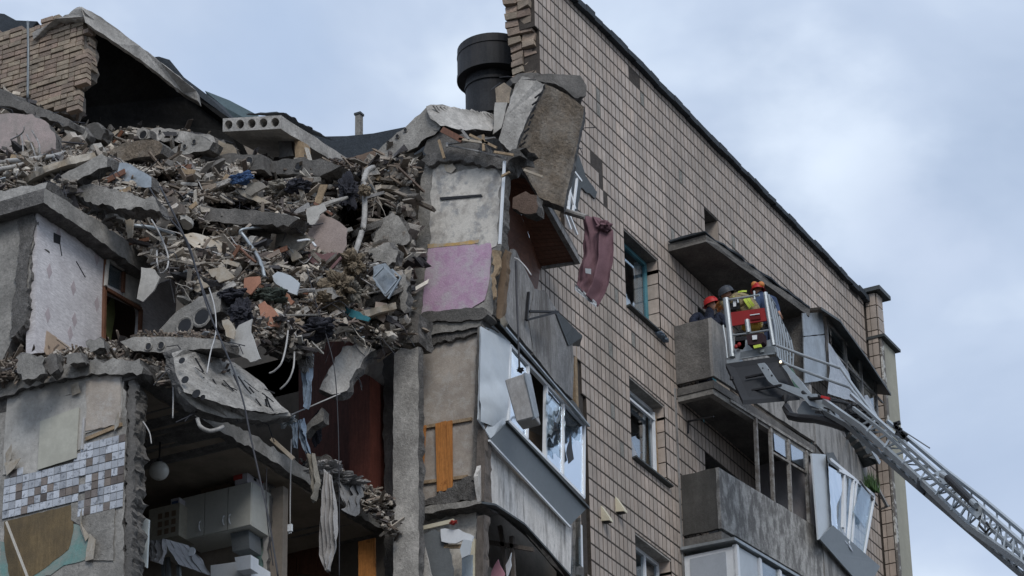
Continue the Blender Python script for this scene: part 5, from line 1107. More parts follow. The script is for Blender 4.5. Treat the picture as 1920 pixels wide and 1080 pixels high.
def fwd(poly, X, m=.42):
    cx_, cy_ = cen(poly)
    if not inpoly(cx_, cy_, HREG): return 0
    Xm = [(p_[2] if len(p_) > 2 else X) for p_ in poly]
    d = sorted(H(min(max(p_[0], 0), 790), p_[1])-m-x for p_, x in zip(poly, Xm)); return min(0, d[len(d)//3])
def hx(label, poly, X, vec, mm=CONC, holes=(), amp=.03, step=.09, rough=.03, seed=1, name='concrete_fragment', cat='concrete block', group=None):
    dX = fwd(poly, X); X = X+dX
    q = [P(*p_[:2], X=(p_[2]+dX if len(p_) > 2 else X)) for p_ in poly]
    ob = S(name, [mm, FRACT], q, vec=vec, amp=amp, step=step, rough=rough, side_mi=1, label=label, cat=cat, seed=seed, group=group)
    r_ = random.Random(seed*13+len(label)); ctr = sum(q)/len(q)
    size = max(np.linalg.norm(a-ctr) for a in q)
    if size > .45 and name != 'boulder' and 'brick' not in label:
        for k in range(r_.randint(3, 6)):
            a = q[r_.randrange(len(q))]; o_ = nrm(a-ctr); L_ = r_.uniform(.12, .4); b = a-o_*.08+V3(vec)*r_.uniform(.2, .8)
            m_ = MB(); m_.tube([b, b+o_*L_*.5+V3((0, 0, r_.uniform(-.05, .05))), b+o_*L_+V3((r_.uniform(-.1, .05), r_.uniform(-.1, .1), r_.uniform(-.2, .05)))], .007, 5); m_.build('rebar', WIRE, ob)
    for hx_, hy, hr in holes:
        c = P(hx_, hy, X=X-.015); m_ = MB(); r_ = hr/125.; K = 12
        ring = [c+V3((0, math.cos(6.283*k/K)*r_, math.sin(6.283*k/K)*r_)) for k in range(K)]
        # core hole: proud collar, its dark depth painted as a flat black disc
        vs = ring+[c+V3((-.012, math.cos(6.283*k/K)*r_*1.18, math.sin(6.283*k/K)*r_*1.18)) for k in range(K)]+[c+V3((.0, math.cos(6.283*k/K)*r_*1.4, math.sin(6.283*k/K)*r_*1.4)) for k in range(K)]
        m_.add(vs, [(k, (k+1) % K, K+(k+1) % K, K+k) for k in range(K)]+[(K+k, K+(k+1) % K, 2*K+(k+1) % K, 2*K+k) for k in range(K)]); m_.build('core_rim', mm, ob)
        m_ = MB(); m_.add(ring, [tuple(range(K))]); m_.build('painted_bore', BLK, ob)
    return ob
hx('thick dark slab with one large round hole below the jutting slab', [(500,303),(560,296),(610,300),(640,312),(600,328),(520,326),(500,318)], 36.2, (.6,0,.05), CONCD, [(559,312,7)])
hx('dark slab with a round hole left of the large-holed slab', [(380,292),(440,288),(497,292),(496,318),(420,322),(375,315)], 36.0, (.5,0,.05), CONCD, [(466,303,8)])
hx('tilted hollow slab with three holes leaning right of the roof sag', [(704,286),(720,272),(770,228),(788,214),(800,200),(826,240),(800,258),(735,308),(716,306)], 37.0, (.3,.1,.1), CONC, [(728,268,3.5),(745,256,3.5),(760,244,3.5)])
hx('ribbed slab lying above the painted wall below the ventilator', [(798,198,36.9),(830,196,37.2),(880,206,37.8),(925,214,38.4),(926,238,38.2),(922,246,38.0),(860,244,37.2),(826,236,36.9),(806,222,36.9)], 37, (.35,.1,.08), CONCL, amp=.04)
mb = MB()
for k in range(17):
    t = k/16; a = P(812+t*108, 197+t*16, X=36.95+t*1.35); mb.bar(a+V3((0,0,.0)), a+V3((.10,-.05,-.10-.03*math.sin(k*2))), .028)
mb.build('broken_rib', CONCL, None, 'row of broken concrete ribs along the edge of the slab under the ventilator', 'concrete ribs', kind='stuff')
hx('dark shattered lump beneath the tilted hollow slab', [(800,262),(828,246),(870,250),(900,262),(890,290),(840,300),(800,302)], 37.05, (.4,0,0), CONCD, amp=.05)
# big hanging plate right of it
HPM = mat('brown_stained_concrete', (.17,.135,.10), .35, 2.6, stain=(.33,.30,.26), stain_amt=.65, stain_scale=2.4, stain_lo=.55, bump=1.0, bscale=14, pits=.5, grain=(1.2, 1.2, 5))
hx('huge brown-stained concrete plate hanging over the loggia', [(1021,156,38.2),(1060,176,38.6),(1096,200,39.0),(1090,236,39.0),(1083,271,39.0),(1070,330,38.9),(1057,388,38.8),(1034,380,38.6),(1010,370,38.4),(990,333,38.2),(966,292,37.95),(974,258,37.92),(990,219,38.0),(1008,185,38.1)], 38.4, (.28,.12,.05), HPM, amp=.012, step=.05, rough=.012, cat='concrete plate')
hx('pale upright concrete slab leaning on the huge brown-stained plate', [(958,182,37.7),(966,158,37.7),(979,143,37.75),(1002,148,37.9),(1022,158,38.1),(1008,186,38.02),(990,220,37.95),(974,258,37.85),(966,290,37.85),(950,278,37.7),(935,262,37.6),(943,229,37.6)], 37.8, (.25,.1,.03), CONCL, amp=.012, step=.05, rough=.012, cat='concrete slab')
hx('dark grey cap slab lying on top of the huge plate', [(956,148,38.2),(972,138,38.25),(990,136,38.3),(1040,139,38.7),(1088,141,39.2),(1100,161,39.3),(1099,180,39.3),(1078,183,39.1),(1060,168,38.9),(1042,157,38.7),(1010,152,38.3),(962,156,38.2)], 38.5, (.3,.35,.03), CONCD, amp=.012, step=.05, cat='concrete slab')
m_ = MB()
for k in range(9): m_.bar(P(1012-k*4+rr.uniform(-2,2), 175+k*13, X=37.93), P(1004-k*4+rr.uniform(-3,3), 184+k*13, X=37.93), .02, .02)
m_.build('dark_crack', BLK, [o for o in COL.objects if o.get('label', '').startswith('huge brown')][0])
hx('chunk of bricks with mortar dangling under the huge plate', [(962,372,38.2),(985,360,38.2),(1006,366,38.2),(1006,398,38.2),(985,400,38.2),(960,390,38.2)], 38.2, (.2,0,0), mat('red_brown_brick', (.17,.12,.095), .2, 6, bump=.6), amp=.03, cat='brick chunk')
hx('small standing stack of bricks left of the pale upright slab', [(928,165,38.2),(945,155,38.2),(958,165,38.2),(955,192,38.2),(930,192,38.2)], 38.2, (.2,.0,0), BRICKY, amp=.02, cat='brick stack')
hx('narrow white pier piece below the small brick stack', [(928,192,38.1),(952,192,38.1),(940,240,38.1),(924,252,38.1)], 38.1, (.2,0,0), PLAST, amp=.01, cat='pier')
# lower-left big plates
hx('large pale concrete plate sliding down below the wallpapered room', [(322,662,30.9),(345,655,31.0),(440,680,32.0),(495,720,32.5),(520,755,32.5),(541,771,32.4),(520,777,32.2),(440,765,31.3),(388,748,30.9),(345,735,30.7),(330,700,30.7)], 31.5, (.12,.22,.12), mat('cracked_slab_concrete', (.40,.38,.35), .3, 4, stain=(.16,.15,.135), stain_amt=.8, stain_scale=3, stain_lo=.55, bump=1.0, bscale=16, pits=.5), amp=.012, step=.05, rough=.02, cat='concrete plate')
hx('thick dark rim under the sliding pale plate', [(330,702,30.75),(345,735,30.75),(388,748,30.95),(440,765,31.35),(520,777,32.25),(541,772,32.45),(548,780,32.5),(500,790,32.2),(420,782,31.3),(370,766,30.9),(336,738,30.75)], 31.3, (.2,.2,.05), CONC, [], amp=.02)
pp = [o for o in COL.objects if o.get('label', '').startswith('large pale concrete plate sliding')][0]
for q, r_ in (((341,676),6),((347,712),7),((368,738),8),((380,745),5)):
    c = P(q[0], q[1], X=30.72+max(0, (q[0]-345))*.004-.05); m_ = MB(); K = 12; ring = [c+V3((0, math.cos(6.283*k/K)*r_/125, math.sin(6.283*k/K)*r_/140)) for k in range(K)]; m_.add(ring, [tuple(range(K))]); m_.build('painted_bore', BLK, pp)  # flat black discs paint the dark inside the core ends
rr = random.Random(12)
for k in range(30):
    x = rr.uniform(365, 510); y0 = 668+(x-365)*.45; y = rr.uniform(y0, min(768, y0+75)); Xp = 31.0+(x-345)*.0078-.14
    m_ = MB(); m_.bar(P(x, y, X=Xp), P(x+rr.uniform(4, 22), y+rr.uniform(6, 26), X=Xp+.06), rr.uniform(.006, .018), .02, up=(1, 0, 0)); m_.build('crack', BLK, pp)
hx('slab with two large open cores leaning left of the dark dotted cloth', [(298,618),(330,585),(372,556),(408,546),(416,560),(412,582),(380,600),(340,622),(300,628)], 31.9, (.35,.05,.1), CONC, [(346,611,13),(378,594,14)], amp=.025)
hx('flat hollow slab with two holes lying on the rubble ledge', [(225,640),(250,632),(330,632),(405,634),(416,640),(414,652),(350,656),(300,662),(250,658)], 31.2, (.5,.0,.08), CONC, [(278,650,5.5),(302,648,5.5)], amp=.015)
hx('broken beam end wedged in the dark gap above the wardrobe', [(642,650,34.8),(690,648,35.2),(704,655,35.3),(688,668,35.2),(664,700,34.9),(650,732,34.7),(622,740,34.5),(600,730,34.4),(612,700,34.4)], 34.8, (.2,.06,.0), CONCL, amp=.035, cat='concrete beam')
hx('short stone beam carrying the pale blue jeans', [(566,806),(585,785),(603,764),(608,772),(606,788),(585,800),(570,818)], 34.6, (.15,0,0), CONC, amp=.02, cat='concrete beam')
hx('grey block above the dark void hanging near the grey trousers', [(540,664),(560,640),(572,634),(580,645),(568,668),(552,676)], 33.6, (.1,0,0), CONCL, amp=.02)
# upper-left slabs
hx('long broken slab with holes in front of the black opening', [(262,246),(300,238),(345,246),(400,256),(405,268),(360,272),(300,262),(262,262)], 36.4, (.3,.0,.05), CONCL, [(300,247,3),(315,249,3),(330,251,3)], amp=.02)
hx('block with two holes at the foot of the black opening', [(318,284),(350,262),(372,254),(400,266),(392,280),(345,290)], 35.6, (.3,0,.05), CONC, [(346,275,4),(364,266,4)], amp=.015)
hx('broken pipe-shaped core ring standing on the heap', [(255,258),(257,244),(268,238),(280,244),(281,258),(268,263)], 36.0, (.2,0,0), CONC, [(268,253,8)], amp=.008, cat='concrete ring')
hx('brownish broken beam lying across the upper left heap', [(195,286),(240,264),(290,262),(305,272),(300,288),(240,300),(200,305)], 35.2, (.3,0,.05), mat('brown_stained_concrete', None), amp=.02)
hx('sloping pale beam end pointing down left in the heap', [(106,334),(150,310),(190,289),(202,296),(200,312),(170,326),(130,346),(110,345)], 33.4, (.25,0,.05), CONC, amp=.02)
hx('crushed grey sheet-metal box half buried in the heap', [(200,318),(225,304),(262,318),(285,332),(284,350),(240,350),(205,342)], 33.6, (.2,0,0), GALV, amp=.03, cat='sheet metal')
hx('long ledge slab with a toothed lower edge above the room ceiling', [(85,330),(130,338),(200,352),(290,372),(300,395),(240,392),(180,382),(120,358)], 32.3, (.4,.1,.05), CONC, amp=.035, step=.05)
hx('sloping slab in mid heap under the toothed ledge', [(300,372),(380,385),(440,392),(520,400),(560,410),(540,425),(440,418),(340,408),(300,395)], 34.0, (.4,0,.05), CONCD, amp=.03)
hx('left edge slab sloping down from the frame edge', [(-20,160),(10,170),(40,190),(80,205),(130,225),(128,236),(60,214),(0,196),(-20,190)], 33.6, (.4,0,.05), CONCD, amp=.03)
hx('pinkish plastered wall piece at the left frame edge', [(-10,218),(20,212),(60,214),(92,232),(104,262),(106,300),(60,306),(30,300),(-10,270)], 33.2, (.15,0,0), mat('pale_pink_plaster', (.42,.34,.32), .12, 2, stain=(.25,.23,.21), stain_amt=.7, stain_scale=4, bump=.3), amp=.02, cat='plaster panel')
BL = [([(700,420),(735,400),(760,420),(768,450),(740,462),(706,455)],36.6,'angular boulder of concrete right of the grey pipe'),([(690,470),(720,455),(745,470),(742,492),(700,494)],36.5,'rounded boulder below the angular one'),([(735,480),(756,462),(768,458),(768,500),(756,518),(742,515)],36.7,'boulder with a pale face touching the painted wall'),
      ([(745,360),(762,350),(772,356),(771,400),(756,402)],37.0,'dark boulder at the top left edge of the painted wall'),([(710,320),(745,312),(770,318),(760,340),(722,344)],37.1,'flat dark boulder under the tilted hollow slab'),([(748,520),(762,515),(764,560),(760,586),(750,580)],36.8,'tall narrow block between the painted wall and the metal scrap'),
      ([(30,668),(55,662),(82,672),(84,700),(60,712),(32,700)],30.4,'rounded concrete boulder at the foot of the left broken wall'),([(84,672),(105,662),(110,690),(96,700),(82,690)],30.5,'small dark stone right of the rounded boulder'),([(118,668),(150,662),(160,676),(130,684)],30.6,'flat stone on the ledge under the wallpapered wall'),
      ([(120,240),(150,236),(165,250),(150,272),(122,270)],35.2,'grey block below the broken brick wall'),([(150,240),(180,232),(196,242),(190,262),(160,262)],35.4,'dark block beside the grey block under the brick wall'),
      ([(395,280),(410,262),(430,270),(444,280),(440,298),(400,296)],36.2,'pile piece of yellow bricks beside the jutting slab'),
      ([(160,640),(185,635),(196,650),(170,660)],30.9,'brown stone below the doorway'),([(60,310),(110,318),(125,332),(70,340)],32.2,'flat grey stone left of the sloping pale beam'),([(590,545),(622,540),(640,556),(612,568)],34.2,'brown lump in the middle of the heap')]
for k, (poly, X, lab) in enumerate(BL): hx(lab, poly, X-.15, (.22,.05,.05), BRICKY if 'yellow' in lab else (CONCD if 'dark' in lab else CONC), amp=.045, step=.06, rough=.05, seed=k, name='boulder', cat='boulder')
hx('dark mass of masonry packed between the painted wall top and the hanging plate', [(900,262),(950,258),(985,262),(1000,300),(985,330),(950,318),(905,300)], 38.6, (.4,0,0), CONCD, amp=.04)
rr = random.Random(77)
k = 0
while k < 54:
    px, py = rr.uniform(10, 735), rr.uniform(250, 600)
    if not inpoly(px, py, HREG) or not inpoly(px, py+10, HREG): continue
    h = H(px, py); c = P(px, py, X=h-.36); s_ = .14+.34*rr.random()**1.6; mb = MB()
    a = V3(Vector((rr.uniform(-.5, .5), 1, rr.uniform(-.6, .3))).normalized()); b = nrm(np.cross(a, V3((rr.uniform(-.9, -.3), 0, 1)))); c_ = np.cross(a, b)
    asp = rr.uniform(.25, .8)
    q = [c+a*s_*math.cos(t)*rr.uniform(.8, 1.3)+b*s_*asp*math.sin(t)*rr.uniform(.8, 1.3) for t in (.2, 1.1, 2.0, 3.0, 3.9, 4.7, 5.6)]
    slab(mb, q, 0, rr, .06, .018, 2, vec=c_*rr.uniform(.015, .10), rough=.012)
    mm_ = rr.choice([CONC, CONCL, CONCD, PLAST, PAPER, BEIGE, ASB, CONCD]); mb.build('wall_fragment', mm_, None, where(px, py, ('big ' if s_ > .26 else '')+LOOK[mm_.name]+' slab fragment', rr), 'wall fragment', 'flat broken panels in the heap'); k += 1
# generic mid-sized fragments (look alike)
rr = random.Random(31)
k = 0
while k < 70:
    px, py = rr.uniform(5, 740), rr.uniform(235, 620)
    if not inpoly(px, py, HREG) or not inpoly(px, py+8, HREG): continue
    h = H(px, py); c = P(px, py, X=h-.3); s_ = rr.uniform(.06, .16); mb = MB()
    a = V3(Vector((rr.uniform(-1, 1), rr.uniform(-1, 1), rr.uniform(-.4, .4))).normalized()); b = nrm(np.cross(a, V3((rr.uniform(-.4, .4), 0, 1)))); c_ = np.cross(a, b)
    q = [c+a*s_*math.cos(t)*rr.uniform(.7, 1.3)+b*s_*.7*math.sin(t)*rr.uniform(.7, 1.3) for t in (0, .9, 1.8, 2.8, 3.7, 4.6, 5.4)]
    slab(mb, q, 0, rr, .05, .012, 2, vec=c_*s_*rr.uniform(.25, .7), rough=.012)
    mm_ = rr.choice([CONC, CONC, CONCL, CONCD, PLAST]); mb.build('concrete_fragment', mm_, None, where(px, py, ('blocky ' if s_ > .11 else 'small ')+LOOK[mm_.name]+' chunk', rr), 'concrete fragment', 'angular fragments on the heap'); k += 1
k = 0
while k < 46:
    px, py = rr.uniform(5, 730), rr.uniform(240, 610)
    if not inpoly(px, py, HREG): continue
    h = H(px, py); ang = rr.uniform(-1.2, .6); L_ = rr.uniform(14, 48); w = rr.uniform(.03, .09)
    mm_ = rr.choice([LUMB, WOODR, WOODR, ASB, DOORW]); plank('broken_plank', mm_, (px-math.cos(ang)*L_/2, py-math.sin(ang)*L_/2), (px+math.cos(ang)*L_/2, py+math.sin(ang)*L_/2), w, h-.42, .02, None, label=where(px, py, LOOK[mm_.name]+' broken plank', rr), cat='plank', group='broken planks in the heap'); k += 1
# --- named sheets and boards in the heap
def sheet(label, poly, X, mm, name='sheet', cat='sheet', vec=(.02,0,0), amp=.015):
    dX = fwd(poly, X, .52); q = [P(*p_[:2], X=(p_[2]+dX if len(p_) > 2 else X+dX)) for p_ in poly]; return S(name, mm, q, vec=vec, amp=amp, step=.07, rough=.002, rows=1, label=label, cat=cat)
sheet('beige torn plaster sheet standing in the middle of the heap', [(590,395),(606,400),(628,412),(650,428),(648,462),(640,480),(610,474),(582,470),(576,440)], 34.9, mat('pinkish_plaster_sheet', (.36,.29,.26), .12, 3, bump=.3), cat='plaster sheet')
sheet('curled white plaster strip on the torn plaster sheet', [(575,390),(606,382),(612,394),(600,402),(590,420),(576,424)], 34.75, PLAST, cat='plaster strip')
sheet('maroon plaster sheet below the beige torn one', [(578,470),(606,476),(634,474),(640,484),(618,508),(596,504),(580,488)], 34.85, MAROON, cat='plaster sheet')
sheet('pale blue-white curved panel in the middle of the heap', [(506,520),(520,510),(545,516),(562,532),(556,552),(530,544)], 34.2, WSHEET, cat='panel')
sheet('terracotta board leaning on dark cloth, lowest of the orange boards', [(484,572),(496,564),(527,598),(522,614),(505,612),(488,594)], 33.3, ORB, cat='board')
sheet('terracotta board left of the pale curved panel', [(458,522),(486,518),(488,530),(470,552),(458,540)], 33.7, ORB, cat='board')
sheet('narrow terracotta board right of the pale curved panel', [(520,544),(530,540),(552,565),(545,572)], 33.9, ORB, cat='board')
sheet('pale rolled plaster sheet below the white conduit', [(338,440,33.2),(362,436,33.5),(412,450,33.9),(424,470,33.9),(404,486,33.6),(370,470,33.2)], 33.5, PAPER, cat='plaster sheet')
sheet('large pale sagging board under the metal conduit', [(462,428),(510,424),(560,436),(590,448),(560,470),(520,462),(470,450)], 34.4, mat('grey_beige_board', (.24,.22,.19), .15, 3, bump=.3), cat='board')
sheet('white broken panel above the beige torn plaster sheet', [(500,440),(530,400),(560,408),(572,440),(556,462),(520,448)], 34.9, PLAST, cat='panel')
sheet('jagged white plaster piece at the corner of the room ceiling', [(265,500),(290,505),(300,520),(288,545),(268,566),(256,560),(262,530)], 32.0, PLAST, cat='plaster piece')
sheet('torn white wallpaper hanging at the toothed ledge', [(232,398),(252,400),(250,420),(246,450),(240,448),(236,420)], 32.4, PAPER, cat='wallpaper')
sheet('tall pale plaster piece hanging above the sliding plate', [(448,610),(472,598),(470,622),(488,672),(470,678),(440,660),(420,668),(436,630)], 31.6, mat('grey_white_plaster', (.42,.41,.39), .1, 2, bump=.2), cat='plaster piece')
sheet('small rounded plaster piece left of the tall pale piece', [(416,600),(428,598),(442,620),(438,636),(424,630)], 31.5, PAPER, cat='plaster piece')
sheet('dark panel leaning in the shadow above the jeans', [(480,630),(520,640),(560,650),(540,680),(505,668)], 34.2, CONCD, cat='panel')
sheet('bright crumpled white wrapping near the grey pipe foot', [(700,500),(722,494),(738,510),(744,540),(722,556),(705,536)], 35.0, GALV, cat='metal scrap')
sheet('pale small flowerpot-like fragment right of the cloth bundle', [(704,566),(726,568),(728,590),(718,604),(708,598),(703,580)], 35.2, mat('cream_ceramic', (.5,.4,.33), .1, 5), cat='ceramic piece')
sheet('turquoise plastic strip under the cloth bundle', [(636,572),(660,580),(694,596),(690,602),(655,594),(636,582)], 34.6, TURQ, cat='plastic strip')
sheet('cream shutter strip near the top of the heap', [(440,352),(470,360),(500,376),(512,382),(490,380),(452,366)], 35.2, PAPER, cat='strip')
sheet('tilted grey board near the blue cloth', [(464,345),(484,340),(500,350),(470,368),(462,362)], 35.3, mat('grey_beige_board', None), cat='board')
sheet('dark brown board over the heap left of the white wallpaper', [(306,372),(326,368),(348,392),(346,402),(330,396)], 33.6, mat('brown_grey_timber', None), cat='board')
sheet('thin brown plank leaning in the heap under the long slab', [(600,346),(614,346),(600,382),(590,380)], 35.8, LUMB, cat='plank')
for k, (poly, X) in enumerate((([(120,300),(150,290),(156,296),(126,308)], 33.6), ([(420,486),(450,494),(446,500),(418,494)], 33.2), ([(385,505),(420,500),(440,520),(410,530)], 33.0), ([(540,470),(556,462),(566,482),(548,490)], 34.5), ([(352,530),(376,520),(392,536),(370,548)], 32.5))):
    sheet(['pale slat on the upper left heap', 'pale slat under the rolled plaster sheet', 'cream torn board beside the orange board', 'white small tile beside the maroon sheet', 'pale torn sheet above the slab with two open cores'][k], poly, X-.1, PAPER, cat='slat')
m_ = MB(); c = P(627,316,X=36.3); m_.tube([c, c+V3((.02,0,0))], .055, 18); m_.build('plate', WPVC, None, 'small round white dish on the reddish grit below the jutting slab', 'dish')
# crushed white frame
q = MB()
for a, b in (((700,520),(720,500)), ((720,500),(745,525)), ((745,525),(722,552)), ((722,552),(700,520)), ((735,505),(752,520)), ((752,520),(728,560))): q.bar(P(*a,X=34.9), P(*b,X=34.9), .022)
q.build('crushed_frame', ALU, None, 'crushed white metal frame near the painted wall foot', 'metal frame')
# --- pipes, conduits, cables
cable('insulated_pipe', [(700,314,36.6),(688,322,36.2),(682,345,36.0),(684,380,35.9),(682,420,35.8),(672,455,35.6),(664,478,35.4)], .045, PIPEG, 'long pale grey insulated pipe standing in the dark hollow of the heap', 'pipe')
m_ = MB(); heapcloth(m_, P(684,358,X=35.8), .09, .09, .10, 5, .6); m_.build('pipe_lagging', CLT, None, 'frayed brown lagging knotted around the grey insulated pipe', 'lagging')
cable('heating_pipe', [(-5,305,32.2),(20,302,32.4),(50,300,32.7),(80,296,33.0),(105,292,33.4),(120,286,33.6)], .04, PIPEG, 'curved grey pipe lying at the upper left heap edge', 'pipe')
cable('heating_pipe', [(-5,318,32.2),(30,312,32.4),(60,303,32.6)], .035, PIPEG, 'shorter grey pipe under the curved one at the left edge', 'pipe')
cable('metal_conduit', [(236,424,32.6),(262,424,32.8),(300,430,33.2),(326,440,33.4)], .028, ALU, 'white metal conduit lying left in mid heap', 'conduit')
cable('metal_conduit', [(450,440,33.9),(455,430,33.9),(500,426,34.2),(520,430,34.3)], .02, ALU, 'thin bright conduit bent over the sagging board', 'conduit')
cable('metal_conduit', [(452,436,33.9),(470,460,33.9),(488,490,33.8),(496,520,33.7)], .028, ALU, 'bright straight conduit running down through the mid heap', 'conduit')
cable('metal_conduit', [(558,452,34.2),(580,450,34.4),(592,462,34.4)], .018, WPVC, 'short white conduit end beside the beige plaster sheet', 'conduit')
cable('rusty_strip', [(422,460,33.6),(445,462,33.8),(465,480,33.9),(480,492,34.0)], .02, DOORW, 'bent rusty strip in mid heap', 'metal strip')
cable('hanging_cable', [(280,352,32.4),(310,400,32.2),(350,450,32.0),(372,520,31.6),(390,580,31.2),(415,640,30.9),(440,700,30.6),(458,760,30.4),(470,820,30.3),(488,900,30.3),(505,980,30.3),(522,1085,30.3)], .012, WIRE, 'long dark cable hanging from the heap down past the white carton')
cable('hanging_cable', [(300,350,32.5),(330,410,32.2),(356,470,32.0),(376,530,31.6),(398,590,31.2)], .014, WIRE, 'dark cable running beside the longest cable in mid heap')
cable('hanging_cable', [(575,500,34.0),(590,560,33.9),(615,640,33.8),(628,700,33.7),(634,800,33.7),(636,940,33.7),(636,1085,33.7)], .008, WIRE, 'thin dark cable hanging straight down left of the pillar')
cable('hanging_cable', [(500,878,33.9),(500,960,33.6),(512,1060,33.4)], .008, WIRE, 'thin cable in front of the wall end right of the cabinet')
cable('flex_cord', [(546,824,34.3),(545,880,34.3),(544,940,34.3),(544,984,34.3)], .010, WIREW, 'thin pale cord with a plug hanging below the slab edge')
m_ = MB(); c = P(544,990,X=34.3); m_.box(c[0]-.02,c[0]+.02,c[1]-.03,c[1]+.03,c[2]-.05,c[2]+.05); m_.tube([c+V3((0,.015,-.05)), c+V3((0,.015,-.08))], .006); m_.tube([c+V3((0,-.015,-.05)), c+V3((0,-.015,-.08))], .006); m_.build('electric_plug', WPVC, None, 'small white plug at the end of the pale hanging cord', 'plug')
cable('flex_cord', [(324,700,30.9),(325,740,30.9),(324,784,30.9)], .010, WIREW, 'pale wire with a hooked end hanging left of the sliding plate')
cable('flex_cord', [(268,790,30.9),(280,810,30.85),(284,832,30.85)], .008, WIREW, 'short pale wire curling beside the torn wall end')
cable('loop_cable', [(540,620,33.0),(536,650,32.9),(528,680,32.8),(515,695,32.8),(505,700,32.8)], .013, WIREW, 'pale cable arc left of the hanging grey trousers')
cable('loop_cable', [(552,660,33.2),(550,690,33.1),(540,715,33.1),(525,730,33.1)], .013, WIREW, 'pale cable arc beside the first, lower right')
cable('loop_cable', [(284,412,32.6),(300,440,32.4),(315,480,32.2),(312,505,32.1),(300,512,32.1),(295,495,32.2),(294,470,32.2)], .012, WIREW, 'white looped cable by the jagged plaster piece')
cable('loop_cable', [(370,785,31.0),(376,800,31.0),(392,808,31.1),(408,805,31.2),(418,800,31.3)], .028, PIPEG, 'curved grey hose below the sliding plate')
cable('loop_cable', [(388,700,30.9-.3),(395,660,30.9),(405,620,31.2),(402,575,31.5),(392,540,32.0)], .009, WIREW, 'thin pale wire arcing over the slab with two open cores')
rr = random.Random(8)
for k in range(26):
    px, py = rr.uniform(20, 700), rr.uniform(260, 600)
    if not inpoly(px, py, HREG): continue
    h = H(px, py)-.45; a = rr.uniform(-1, 1); mm_ = rr.choice([WIRE, WIRE, WIREW])
    cable('bent_rebar', [(px, py, h), (px+rr.uniform(10, 26), py+rr.uniform(-4, 18), h-.1), (px+rr.uniform(28, 50), py+rr.uniform(0, 40), h), (px+rr.uniform(40, 70), py+rr.uniform(10, 60), h+.1)], .007, mm_, where(px, py, LOOK[mm_.name]+' bent wire', rr), 'wire', 'bent wires in the heap', 4)
RODL = ['steep bent rod leaning left at the far left of the heap', 'short bent rod right of the steep left one', 'highest bent rod at the left frame edge, slanting up', 'long bent rod crossing the pinkish wall piece', 'bent rod beside the curved grey pipe end']
for q, rl in zip((((40,250),(30,330)), ((60,245),(72,300)), ((20,262),(46,238)), ((50,252),(66,330)), ((96,290),(112,330))), RODL):
    cable('bent_rebar', [(q[0][0], q[0][1], 32.6), ((q[0][0]+q[1][0])/2+8, (q[0][1]+q[1][1])/2, 32.3), (q[1][0], q[1][1], 32.3)], .012, ASB, rl, 'wire', 'tangled rods at the left edge')
cable('antenna_rod', [(52,40,34.7),(53,100,34.7),(52,185,34.6)], .022, ALUD, 'upright grey rod in front of the brick wall', 'rod')
cable('hanging_cable', [(53,186,34.6),(62,214,33.8),(82,244,33.2),(95,270,33.0),(100,300,32.8)], .013, WIRE, 'dark cable curving down from the upright rod')
cable('hanging_cable', [(54,255,33.0),(100,264,33.2),(158,270,33.6)], .012, WIRE, 'straight dark cable crossing the upper left heap')
# --- textiles
def rag(label, px, py, X, rx, ry, rz, seed, mm, wr=.5, name='cloth_bundle', cat='cloth'):
    X = min(X, H(px, py)-.38) if inpoly(px, py, HREG) else X
    m_ = MB(); heapcloth(m_, P(px, py, X=X), rx, ry, rz, seed, wr); return m_.build(name, mm, None, label, cat)
rag('bright blue crumpled cloth near the top of the heap', 453, 334, 35.0, .12, .20, .08, 1, CLB)
rag('dark dotted cloth draped over the slab with two open cores', 432, 556, 32.0, .15, .22, .10, 2, CLD)
rag('dark dotted cloth end hanging under the first', 452, 585, 32.0, .12, .16, .20, 12, CLD, .6)
rag('dark crumpled clothes in mid heap beside the terracotta board', 505, 560, 33.4, .2, .28, .14, 3, mat('dark_green_cloth', (.045,.055,.045), .3, 5, bump=.4))
rag('dark clothes hanging at the lower heap edge', 590, 620, 33.9, .2, .34, .14, 4, CLD, .6)
rag('dark glossy bag pressed into the upper heap', 560, 350, 35.6, .15, .20, .12, 5, CLD, .6)
rag('grey crumpled clothes beside the dark glossy bag', 520, 352, 35.6, .15, .20, .12, 6, CLK, .6)
rag('brown wrapped cloth bundle at the foot of the grey pipe', 662, 492, 34.9, .2, .16, .16, 7, CLT, .7)
rag('brown cloth bundle in the middle right of the heap', 636, 535, 34.3, .22, .20, .20, 8, CLT, .8)
rag('brown cloth bundle lowest on the right of the heap', 620, 568, 34.2, .2, .22, .14, 9, CLT, .8)
rag('khaki cloth stuffed beside the brown bundles', 655, 548, 34.5, .18, .17, .16, 10, CLK, .7)
rag('dark shredded fabric hanging beside the grey pipe', 652, 360, 36.0, .14, .16, .26, 11, CLD, .7)
m_ = MB(); cloth(m_, [P(560,660,X=33.7), P(563,700,X=33.65), P(566,730,X=33.6), P(568,768,X=33.6)], [P(588,664,X=33.7), P(585,690,X=33.65), P(582,730,X=33.6), P(577,766,X=33.6)], 2, .05, 16, nseg=24, seed=4); m_.build('hanging_trousers', CLJ, None, 'grey-blue trousers hanging in the dark gap above the short stone beam', 'trousers')
rag('bunched grey waist of the hanging trousers', 574, 680, 33.65, .08, .11, .20, 21, CLG, .5)
m_ = MB(); cloth(m_, [P(558,788,X=33.9), P(560,820,X=33.8), P(572,850,X=33.8)], [P(571,784,X=33.9), P(574,815,X=33.8), P(580,848,X=33.8)], 2, .04, 14, nseg=18, seed=7); m_.build('hanging_jeans', CLJ, None, 'pale blue jeans leg folded over the short stone beam', 'jeans')
m_ = MB(); cloth(m_, [P(546,795,X=33.9), P(548,838,X=33.85)], [P(557,790,X=33.9), P(557,840,X=33.85)], 2, .04, 10, nseg=14, seed=8); m_.build('hanging_jeans', CLJ, None, 'second shorter pale blue jeans leg left of the first', 'jeans')
